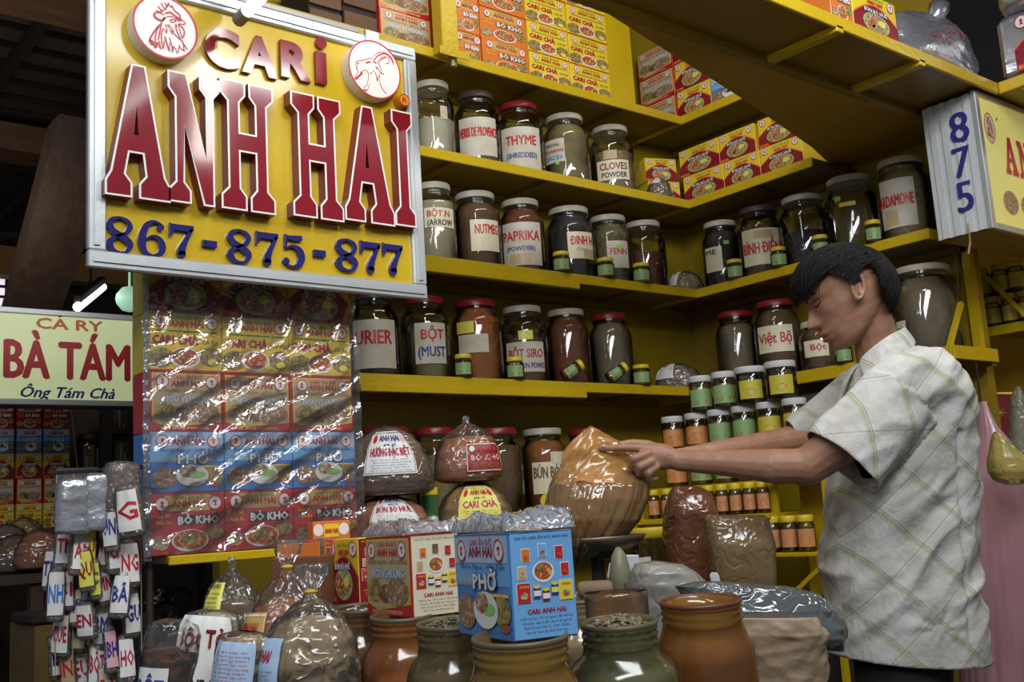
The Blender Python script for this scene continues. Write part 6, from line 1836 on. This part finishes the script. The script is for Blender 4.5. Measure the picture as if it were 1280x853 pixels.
bsdf.inputs['Specular IOR Level'].default_value = .2
uvn = nt.nodes.new('ShaderNodeUVMap'); uvn.uv_map = 'cloth'
sx = nt.nodes.new('ShaderNodeSeparateXYZ'); L(uvn.outputs[0], sx.inputs[0])


def N(op, a, b=None, c=None):
    n = nt.nodes.new('ShaderNodeMath'); n.operation = op
    for i, q in enumerate((a, b, c)):
        if q is None: continue
        if isinstance(q, (int, float)): n.inputs[i].default_value = q
        else: L(q, n.inputs[i])
    return n.outputs[0]


def line(src, period, off, w):
    fr = N('FRACT', N('ADD', N('DIVIDE', src, period), off)); d = N('ABSOLUTE', N('SUBTRACT', fr, .5))
    return N('SUBTRACT', 1.0, N('SMOOTH_MIN', N('DIVIDE', d, w/period), 1.0, .2))


col = None
base = nt.nodes.new('ShaderNodeTexNoise'); base.inputs['Scale'].default_value = 7
rmp = nt.nodes.new('ShaderNodeValToRGB'); rmp.color_ramp.elements[0].color = (.56, .54, .48, 1); rmp.color_ramp.elements[1].color = (.68, .67, .63, 1); rmp.color_ramp.elements[0].position = .35; rmp.color_ramp.elements[1].position = .6
L(base.outputs['Fac'], rmp.inputs[0]); cur = rmp.outputs[0]
for src, per, off, w, cc, amt in ((sx.outputs[0], .088, .10, .0042, (.34, .38, .13), .75), (sx.outputs[0], .088, .04, .0014, (.12, .22, .08), .8), (sx.outputs[0], .088, .155, .0012, (.42, .44, .18), .8),
                                  (sx.outputs[1], .105, .22, .0013, (.16, .20, .18), .7), (sx.outputs[1], .105, .29, .0010, (.45, .50, .2), .6)):
    mx = nt.nodes.new('ShaderNodeMixRGB'); L(N('MULTIPLY', line(src, per, off, w), amt), mx.inputs[0]); L(cur, mx.inputs[1]); mx.inputs[2].default_value = (*cc, 1); cur = mx.outputs[0]
L(cur, bsdf.inputs['Base Color'])
wv = nt.nodes.new('ShaderNodeTexNoise'); wv.inputs['Scale'].default_value = 45; bp = nt.nodes.new('ShaderNodeBump'); bp.inputs['Strength'].default_value = .35; bp.inputs['Distance'].default_value = .006
L(wv.outputs['Fac'], bp.inputs['Height']); L(bp.outputs[0], bsdf.inputs['Normal'])
me.materials.append(cm)
shirt = put('shirt', me, man)
sf = shirt.modifiers.new('thickness', 'SOLIDIFY'); sf.thickness = .0018; sf.offset = 1


def clothstrip(name, pts_a, pts_b, th=.002):
    m = MB(); m.T = Matrix.Translation(-MO); vs = []; n = len(pts_a)
    for a, b in zip(pts_a, pts_b): vs += [a, a.lerp(b, .5)-MUP*.004, b]
    fs = [(3*i+j, 3*i+j+1, 3*i+4+j, 3*i+3+j) for i in range(n-1) for j in (0, 1)]
    m.add(vs, fs); o = m.build(name, cm, shirt, smooth=True)
    o.data.uv_layers.new(name='cloth')
    for lp, uv in zip(o.data.loops, o.data.uv_layers[0].data):
        p = o.data.vertices[lp.vertex_index].co; uv.uv = (p.dot(R0)*.8+p.z*.5, p.z)
    s_ = o.modifiers.new('thickness', 'SOLIDIFY'); s_.thickness = th; sb = o.modifiers.new('soft', 'SUBSURF'); sb.levels = sb.render_levels = 2
    return o


# collar: stands around the neck and folds down at the front
clothstrip('collar', [H_(1128, 408, .035), H_(1131, 409, -.005), H_(1127, 411, -.050), H_(1110, 419, -.078), H_(1090, 434, -.070), H_(1071, 451, -.045)],
           [H_(1142, 425, .05), H_(1146, 430, -.01), H_(1140, 436, -.082), H_(1120, 449, -.115), H_(1098, 462, -.112), H_(1080, 476, -.090)])
clothstrip('collar', [H_(1128, 408, .035), H_(1120, 410, .060), H_(1100, 424, .066), H_(1068, 450, .03)], [H_(1138, 424, .07), H_(1126, 432, .10), H_(1100, 446, .10), H_(1062, 474, .05)])
clothstrip('button_placket', [H_(1074, 452, -.035), H_(1062, 470, -.04), H_(1052, 490, -.03), H_(1046, 520, -.02)], [H_(1064, 456, -.005), H_(1054, 472, -.005), H_(1046, 492, -.0), H_(1041, 520, -.0)])

# trousers, belt line hidden under the shirt
v = Vol(); v.T = Matrix.Translation(-MO)
a0 = H_(1128, 790)
v.ell3(a0, 80*k, .125, 45*k)
for sg in (-1, 1):
    a = H_(1128, 822, sg*.066); kn = Vector((a.x, a.y, FLOOR+.50))-R0*.02; an = Vector((a.x, a.y, FLOOR+.07))
    v.chain([(a, .098), (kn, .080), (an, .068)])
put('trousers', grow(v, .009, 5), man).data.materials.append(MAT('black_trouser_cloth', (0.010, 0.010, 0.012), 0.85))
for sg in (-1, 1):
    m = Vol(); m.T = Matrix.Translation(-MO); a = H_(1128, 815, sg*.062); an = Vector((a.x, a.y, FLOOR+.045))
    m.cap(an+R0*.03, .040, an-R0*.16-Vector((0, 0, .008)), .034)
    put('shoe', grow(m, .008, 4), man).data.materials.append(MAT('brown_sandal', (.05, .03, .02), .5))
SILV = MAT('silver_foil_pack', (.62, .62, .65), .24, .75, var=(.50, .50, .54), vscale=14, bump=.5, bscale=26)

# ------------------------------------------------------------------ clear wrap over the stack under the sign
t = thing('plastic_wrap', 'crinkled glossy clear wrap stretched over the stack of cartons', 'wrap', (xs[0]-.022, STY-.012, LEDGE_Z+.002))
W, H = xs[3]-xs[0]+.034, 5*bh+.004
m = MB(); nx, nzn = 90, 100; vs = []
for j in range(nzn+1):
    for i in range(nx+1):
        x, z = W*i/nx, H*j/nzn
        u, w_ = x*.86+z*.5, -x*.5+z*.86
        if z > H*.72: u, w_ = x*.3+z*.95, x*.95-z*.3
        y = -.008*(1-2.4*abs(noise.noise(Vector((u*3.2, w_*16, 2)))))-.0045*(1-2.4*abs(noise.noise(Vector((u*9+4, w_*42, 7)))))-.001*noise.noise(Vector((x*60, z*60, 1)))
        vs.append((x, min(.008, y), z))
m.add(vs, [(j*(nx+1)+i, j*(nx+1)+i+1, (j+1)*(nx+1)+i+1, (j+1)*(nx+1)+i) for j in range(nzn) for i in range(nx)])
m.build('front_film', CLEAR('stretched_clear_wrap', (.97, .97, .97), .09, .07, .05, (.85, .85, .85), .4, 30, vor=.5), t, smooth=True)
m = MB(); n = 60; vs = []
for j in range(n+1):
    z = -.01+(H+.03)*j/n
    for i in range(7):
        x = .004+.015*i/6
        vs.append((x, .004*math.sin(i*1.9+z*9)+.004*noise.noise(Vector((i*.8, z*14, 3))), z))
m.add(vs, [(j*7+i, j*7+i+1, (j+1)*7+i+1, (j+1)*7+i) for j in range(n) for i in range(6)])
m.build('gathered_edge', CLEAR('gathered_wrap_edge', (.7, .72, .75), .10, .16, .35, (.35, .36, .38), .8, 50, vor=.6), t, smooth=True)

# ------------------------------------------------------------------ strings of small packets hanging left of the stack
rnd.seed(11)
CRK = _film('silvery_packet_film', (.9, .9, .9), .14, (.6, .6, .6), .8, 60)
PKT = [  # x, y top, w, h in px, paper, powder, text, ink
 (92, 606, 38, 62, None, 'grey', '', ''), (122, 600, 30, 64, None, 'grey', '', ''), (152, 584, 34, 58, None, 'brown', '', ''), (166, 612, 26, 60, 'white', 'brown', 'G', 'red'),
 (77, 662, 17, 50, 'white', 'tan', 'TM', 'red'), (96, 668, 20, 52, 'white', 'rust', 'AM', 'red'), (114, 660, 11, 56, 'yellow', 'tan', 'U', 'brown'), (130, 655, 12, 60, 'cream', 'rust', 'NG', 'crimson'), (141, 636, 17, 54, 'white', 'tan', 'UN', 'navy'), (160, 680, 22, 56, 'white', 'brown', 'NG', 'red'),
 (68, 716, 16, 62, 'white', 'grey', 'NH', 'blue'), (84, 716, 15, 48, 'white', 'brown', 'SI', 'crimson'), (103, 712, 20, 54, 'paleblue', 'tan', 'PH', 'crimson'), (121, 704, 10, 46, 'lemon', 'tan', 'S', 'brown'), (133, 708, 15, 50, 'white', 'tan', 'MN', 'crimson'), (148, 720, 18, 54, 'white', 'grey', 'BÃ', 'navy'),
 (77, 768, 20, 54, 'white', 'rust', 'CUE', 'red'), (95, 768, 16, 50, 'cream', 'brown', 'ME', 'red'), (110, 756, 18, 44, 'white', 'tan', 'EN', 'crimson'), (126, 758, 15, 54, 'white', 'grey', 'BM', 'navy'), (140, 790, 13, 52, 'pink', 'grey', 'BH', 'navy'),
 (88, 814, 14, 50, 'tan', 'brown', 'IN', 'red'), (104, 812, 18, 56, 'white', 'tan', 'EU', 'red'), (121, 806, 16, 58, 'white', 'grey', 'BÔT', 'crimson'),
 (62, 690, 15, 50, 'white', 'brown', 'TR', 'navy'), (110, 690, 15, 50, 'lemon', 'tan', 'QU', 'darkred'), (144, 668, 15, 50, 'white', 'rust', 'CH', 'red'), (165, 742, 17, 56, 'white', 'brown', 'GU', 'navy'), (158, 800, 17, 54, 'white', 'grey', 'HO', 'crimson'), (72, 800, 14, 50, 'white', 'tan', 'LA', 'navy'), (136, 836, 18, 54, 'cream', 'rust', 'DA', 'red'), (98, 738, 14, 46, 'cream', 'rust', 'VI', 'navy')]
for i, (px, py, w, h, pap, pw, tx, ink) in enumerate(PKT):
    d = 2.20+.05*((i*7) % 5)/4+(py-600)*.0002
    v = P(px, py+h, 'D', d); wm, hm = 1.3*w*d/FPX, 1.12*h*d/FPX
    nm = ('%s-labelled packet reading %s hanging among the packet strings' % (dict(white='white', yellow='yellow', cream='cream', paleblue='pale blue', lemon='lemon', pink='pink', tan='tan')[pap], tx)) if pap else 'silvery unlabelled packet hanging at the top of the strings, %s' % ('leftmost', 'middle', 'rightmost')[i]
    if pap and [q[6] for q in PKT[:i]].count(tx): nm = nm.replace('reading', ('lower one' if py > 660 else 'upper one')+' reading')
    bag(nm, v, wm*1.0, wm*.55, hm, 'pillow', pw, .9, lab=((0, 80, .12, .88, pap, [(tx, ink, .10, .30, .90, .72)], None) if pap else None), seed=20+i, wr=.010, film=CRK if pap or i == 2 else SILV, group='packets hanging on strings at the lower left', tilt=(rnd.uniform(-.1, .1), rnd.uniform(-.14, .14), face_cam(v.x, v.y)+rnd.uniform(-.5, .5)), n=20, name='spice_packet')
t = thing('packet_rack', 'dark rod and strings carrying the hanging packets, left of the ledge', 'rack', P(120, 592, 'D', 2.32))
m = MB(); a = P(60, 592, 'D', 2.30)-Vector(t.location); b = P(186, 584, 'D', 2.34)-Vector(t.location); m.tube([a, b], .004, 6); m.build('rod', m_dark, t)
for k in range(6):
    q = a.lerp(b, (k+.5)/6); m = MB(); m.tube([q, q-Vector((0, 0, .42))], .0012, 4); m.build('string', MAT('string'), t)
m = MB(); m.tube([b, Vector((b.x, b.y, FLOOR+.002-t.location.z))], .008, 6); m.build('stand_pole', m_dark, t)
v = P(222, 853, 'D', 2.58)
bag('big clear sack of dark dried red goods standing behind the packets', (v.x, v.y, FLOOR+.001), .26, .20, P(190, 738, 'D', 2.58).z-FLOOR, 'pillow', 'dark', .93, seed=50, grain=True, wr=.012, film=_film('thin_clear_film', (.9, .9, .9), .0))

# ------------------------------------------------------------------ neighbour stall across the aisle
NY = 4.5
q = lambda px, py, y=NY: P(px, py, 'Y', y)
t = thing('stall_rack', 'dark wooden rack of the neighbour stall under the pale green sign', 'rack', (q(-20, 660).x, NY, FLOOR+.001))
X1 = q(176, 660).x-q(-20, 660).x; zr = q(45, 661).z-FLOOR-.001
for nm, z in (('rack_board', zr), ('rack_board', q(150, 593).z-FLOOR), ('rack_board', q(150, 536).z-FLOOR)):
    x0 = 0 if z == zr else q(128, 593).x-q(-20, 660).x
    m = MB(); m.box(x0, 0, z-.02, X1, .35, z); m.build(nm, WOODD, t)
m = MB(); m.box(0, .35, 0, X1+.05, .37, 1.9); m.build('back_panel', WOODD, t)
for px in (-16, 132, 178):
    m = MB(); x = q(px, 600).x-q(-20, 660).x; m.box(x-.02, -.02, 0, x+.02, .02, 1.75); m.build('rack_post', m_dark, t)
m = MB(); m.box(0, .02, 0, X1, .3, .35); m.build('base_box', WOODD, t)
for c, (a, b, dy) in enumerate(((-14, 22, 4), (24, 57, 0), (58, 92, 0))):
    w = q(b, 600).x-q(a, 600).x; hh = .098
    for r_, kind in enumerate(('curry', 'five', 'noodle', 'pho', 'stew', 'curry')):
        carton('%s box of the neighbour stall, %s column, %s' % (KN[kind], ('left', 'middle', 'right')[c], ('bottom', 'second', 'third', 'fourth', 'fifth', 'top')[r_]+' row'), (q(a, 600).x, NY+.03+.004*r_, zr+FLOOR+.002+r_*(hh+.001)), kind, w-.004, hh, .15, 0, 'cartons in the neighbour stall')
for lab, px, pb, w, h, lid, pw in (('grey jar with silver lid in the neighbour stall', 110, 580, 30, .16, 'd', 'olive'), ('red-lidded jar with pale label in the neighbour stall', 158, 592, 32, .19, 'r', 'cream'), ('clear jar on the upper board of the neighbour stall', 156, 535, 32, .15, 'c', 'grey')):
    y = NY+.14; v = q(px, pb, y); z = {580: None, 592: q(150, 593).z+.001, 535: q(150, 536).z+.001}[pb]
    if z is None: z = q(110, 593).z
    jar(lab, (v.x, y, z), w/2*depth_of(v)/FPX, h, lid, .8, pw, False, .75)
t = thing('rack_stand', 'small dark crate under the grey jar of the neighbour stall', 'crate', (q(96, 600).x, NY+.04, zr+FLOOR+.002)); m = MB(); m.box(0, 0, 0, .15, .2, q(110, 593).z-zr-FLOOR-.003); m.build('crate_box', WOODD, t)
v = P(98, 640, 'Y', 4.2)
t = thing('paper_bag', 'white printed paper bag hanging in front of the neighbour stall', 'bag', (P(72, 600, 'Y', 4.445).x, 4.445, P(98, 626, 'Y', 4.445).z))
w, h = P(124, 600, 'Y', 4.445).x-P(72, 600, 'Y', 4.445).x, P(98, 585, 'Y', 4.445).z-P(98, 626, 'Y', 4.445).z
m = MB(); m.box(0, 0, 0, w, .03, h, .006); m.build('bag_body', MAT('blueish_white_paper', (.45, .5, .6), .5), t)
m = MB(); m.rect(.02, .012, w-.02, h-.03, -.001, 0); m.text('BANG A', .04, h*.50, w-.04, h*.68, -.002, 1, bold=.03); m.text('gia vi', .06, h*.2, w-.06, h*.3, -.002, 1); m.build('print', [INK('cream'), INK('navy')], t)
m = MB(); m.tube([(w/2, .015, h), (w/2, .1, h+.25)], .002, 4); m.build('cord', MAT('string'), t)
v = P(66, 722, 'Y', 3.9)
t = thing('plastic_basket', 'purple plastic basket beside the hanging packets', 'basket', (v.x, v.y, FLOOR+.001)); hz = P(66, 671, 'Y', 3.9).z-FLOOR
m = MB(); m.lathe([(.05, 0), (.07, hz), (.066, hz), (.046, .01)], 20, cap1=False)
m.build('basket_body', MAT('purple_plastic', (.16, .02, .16), .5), t, smooth=True)
for k, (px, py, d, w, pw) in enumerate(((20, 716, 3.6, .20, 'brown'), (48, 712, 3.5, .16, 'orange'), (8, 700, 3.9, .18, 'olive'), (30, 690, 4.0, .16, 'ochre'))):
    v = P(px, py, 'D', d); bag('dim %s bag on the low table of the neighbour stall, %s' % (pw, ('front left', 'front right', 'rear left', 'rear right')[k]), v, w, .12, .13, 'mound', pw, .9, seed=60+k, n=24)
v = P(10, 716, 'D', 3.6)
t = thing('low_table', 'dark low table with dim bags at the left edge', 'table', (v.x-.55, v.y-.25, FLOOR+.001)); hz = P(28, 716, 'D', 3.6).z-.003-FLOOR
m = MB(); m.box(0, 0, hz-.03, .62, .62, hz); m.build('table_top', WOODD, t)
for x, y in ((.02, .02), (.56, .02), (.02, .56), (.56, .56)):
    m = MB(); m.box(x, y, 0, x+.04, y+.04, hz-.03); m.build('leg', WOODD, t)
v = P(50, 853, 'D', 2.9)
t = thing('wooden_box', 'worn yellowish wooden box on the floor at the lower left', 'box', (v.x-.02, v.y-.02, FLOOR+.001)); hz = P(55, 782, 'D', 2.9).z-FLOOR
m = MB(); m.box(0, 0, 0, .16, .25, hz, .004); m.build('box_body', MAT('worn_ochre_wood', (.20, .12, .03), .6, var=(.12, .07, .03), vscale=8), t)
m = MB(); m.box(-.01, -.01, hz+.002, .15, .2, hz+.03, .006); m.build('black_tray', m_dark, t)

# ------------------------------------------------------------------ right edge: side shelf with jars, hanging bags, banner
RX = 4.0
q = lambda px, py, x=RX: P(px, py, 'X', x)
zt = q(1250, 407).z; y0 = q(1230, 410).y
t = thing('side_shelf', 'short yellow shelf at the right edge under small labelled jars', 'shelf', (RX, y0-.75, zt))
m = MB(); m.box(.012, 0, -.025, .35, .75, 0); m.build('board', YUND(), t)
m = MB(); m.box(0, 0, -.035, .012, .75, .002, .002); m.build('edge_strip', YEL(), t)
a = P(1222, 336, 'X', RX-.02)-Vector(t.location); b = P(1290, 402, 'X', RX-.02)-Vector(t.location)
m = MB(); m.tube([a, b], .011, 4); m.build('brace', YEL(), t)
m = MB(); m.box(.012, .752, -.9, .035, .80, .55); m.build('post', YEL(), t)
gj = 'small yellow-capped jars on the shelf at the right edge'
for k, px in enumerate((1241, 1263, 1284)):
    for lv in (0, 1):
        v = q(px-4*lv, 390, RX+.05); small_jar('yellow-capped dark jar with yellow label on the right-edge shelf, %s %s' % (('lower', 'upper')[lv], ('left', 'middle', 'right')[k]), (RX+.05, v.y+.01*lv, zt+.001+lv*.121), .032, .12, 'y', 'dark', 'lemon', gj, name='sauce_jar')
# post with wires at the end of the right wing
t = thing('end_post', 'yellow upright post with a dangling wire at the end of the right wing', 'post', (BW-.03, YE4+.03, ZA['a4']+.002))
m = MB(); m.box(0, 0, 0, .03, .03, P(1222, 305, 'X', BW).z-ZA['a4']); m.build('post_shaft', YEL(), t)
m = MB(); m.tube([(-.01, .05, .42), (-.015, .045, .3), (-.01, .055, .2), (-.014, .05, .08), (-.01, .06, 0.004)], .003, 5); m.build('wire', MAT('ochre_wire', (.35, .22, .04), .5), t)
# pink carrier bag
PINK = CLEAR('translucent_pink_plastic', (.96, .72, .76), .22, .05, .55, (.85, .48, .54), .5, 16, stretch=(1, 1, .15))
rows = [(503, 1224, 1229, .2), (516, 1221, 1232, .4), (535, 1218, 1240, .6), (560, 1213, 1262, .8), (600, 1208, 1290, .95), (680, 1205, 1310, 1), (760, 1205, 1318, 1.1), (850, 1208, 1320, 1.15), (930, 1215, 1316, 1.0), (975, 1235, 1300, .5)]
t, v = rowthing('pink_carrier_bag', 'tall translucent pink carrier bag hanging from a hook at the right edge', 'bag', rows, 3.2, .24, PINK, 'plastic_film', wr=.004, seed=4, n=100, sub=7, pleat=.009, pk=22)
vs, fs = rowmesh([(805, 1228, 1290, .6), (820, 1216, 1308, .9), (850, 1212, 1312, 1), (920, 1218, 1310, .9), (960, 1238, 1296, .5)], 3.2, .22, org=v, wr=.018, seed=5); m = MB(); m.add(vs, fs); m.build('contents', MAT('pinkish_red_parcels', (.60, .10, .12), .5, var=(.45, .05, .07), vscale=18), t, smooth=True)
hk = P(1226, 503, 'D', 3.2)
m = MB(); m.tube([P(1220, 454, 'D', 3.62)-v, P(1223, 478, 'D', 3.4)-v, hk-v-Vector((0, 0, .01))], .0035, 5); m.build('hook_cord', MAT('black_iron'), t)
rowthing('yellow_bag', 'small yellowish tied plastic bag hanging in front of the pink bag', 'bag', [(540, 1243, 1247, .2), (550, 1241, 1256, .5), (575, 1237, 1284, .9), (590, 1239, 1292, 1), (600, 1245, 1290, .8), (606, 1258, 1280, .4)], 2.95, .12, CLEAR('yellow_bag_film', (.95, .9, .5), .2, .05, .5, (.70, .58, .16), .6, 30, vor=.5), 'plastic_film', wr=.003, seed=6, n=50, pleat=.003)
# red banner on a gilded rod and cellophane bundle, farther back
d = 3.9; a = P(1229, 494, 'D', d); b = P(1262, 492, 'D', d)
t = thing('red_banner', 'small dark red festive banner with gold motif hanging behind the pink bag', 'banner', (a.x, a.y, P(1245, 552, 'D', d).z)); z1 = P(1245, 494, 'D', d).z-t.location.z
e = (b-a); e.z = 0; nn = Vector((-e.y, e.x, 0)).normalized()
m = MB(); m.add([Vector((0, 0, 0)), e, e+Vector((0, 0, z1)), Vector((0, 0, z1)), nn*.006, e+nn*.006, e+nn*.006+Vector((0, 0, z1)), nn*.006+Vector((0, 0, z1))], [(0, 1, 2, 3), (5, 4, 7, 6), (0, 4, 5, 1), (3, 2, 6, 7), (0, 3, 7, 4), (1, 5, 6, 2)]); m.build('cloth', MAT('dark_red_velvet', (.16, .006, .012), .7), t)
GOLD = MAT('gilt', (.75, .50, .10), .3, .6)
m = MB(); m.tube([-e*.15+Vector((0, 0, z1)), e*.5+Vector((0, 0, z1+.004)), e*1.15+Vector((0, 0, z1))], .006, 8)
m.build('rod', GOLD, t)
for f in (-.18, 1.18):
    m = Vol(); m.ball(e*f+Vector((0, 0, z1)), .012, 10); m.build('rod_finial', GOLD, t, smooth=True)
m = MB(); c = e*.55+Vector((0, 0, z1*.6))-nn*.002
for k in range(8):
    an = 2*PI*k/8; u = e.normalized(); m.tube([c, c+u*.022*math.cos(an)+Vector((0, 0, .022*math.sin(an)))], .0016, 4)
m.build('gold_motif', GOLD, t)
m = MB(); m.tube([e*.5+Vector((0, 0, z1)), e*.3+Vector((0, 0, z1+.45))], .0015, 4); m.build('cord', MAT('string'), t)
rowthing('cellophane_bundle', 'clear cellophane bundle of small sweets hanging at the right edge', 'bundle', [(484, 1270, 1274, .3), (500, 1264, 1282, .7), (540, 1262, 1290, 1), (585, 1262, 1290, 1), (605, 1266, 1286, .6)], 3.3, .10, _film('cellophane', (.85, .9, .85), .45, (.4, .42, .36)), 'plastic_film', wr=.008, seed=9, n=40)

# ------------------------------------------------------------------ packs on the loft
def on_loft(px, y=1.52): return P(px, 60, 'Y', y)


x0, x1 = on_loft(1140).x, on_loft(1238).x
t = thing('foil_pack', 'crumpled silver foil pack lying on the loft corner', 'pack', ((x0+x1)/2+.02, 1.645, LZ+.038), 0)
s = Sack((x1-x0)*1.05, .20, .235, 'mound', .045, .0, 2.6, (.30, 0), 3); m = MB(); s.body(m, 40, 26); m.build('foil', SILV, t, smooth=True)
qm = s.patch((lambda k_: (k_.text('GIA VỊ', .1, .3, .5, .42, 0, 0), k_.text('GIA VỊ', .45, .55, .85, .66, 0, 0), k_)[-1])(MB()), math.radians(-120), math.radians(-60), .15, .7, 1, .8, .004); qm.build('print', INK('crimson'), t)
m = MB(); m.tube([(.07, -.02, .19), (.10, -.03, .235), (.12, -.03, .26)], [.02, .03, .036], 8); m.build('twisted_end', SILV, t, smooth=True)
v = P(1243, 90, 'X', 3.39)
y1 = P(1243, 60, 'X', 3.40).y
t = thing('noodle_pack', 'silver pack with red and yellow noodle label at the upper right edge', 'pack', (3.40, min(y1, 1.52)+.0, LZ+.038), -PI/2)
m = MB(); m.box(0, 0, 0, .40, .14, .215, .02); m.build('foil', SILV, t)
m = MB(); pf = print_front('noodle', .26, .19); put('label', pf, t, (.055, -.001, .012))
t = thing('foil_pack', 'second silver foil pack stacked on top at the upper right corner', 'pack', (3.46, y1-.18, LZ+.038+.216), 0)
s = Sack(.26, .3, .12, 'pillow', .02, .0, 2.8, (0, 0), 5); m = MB(); s.body(m, 30, 16); m.build('foil', SILV, t, smooth=True)
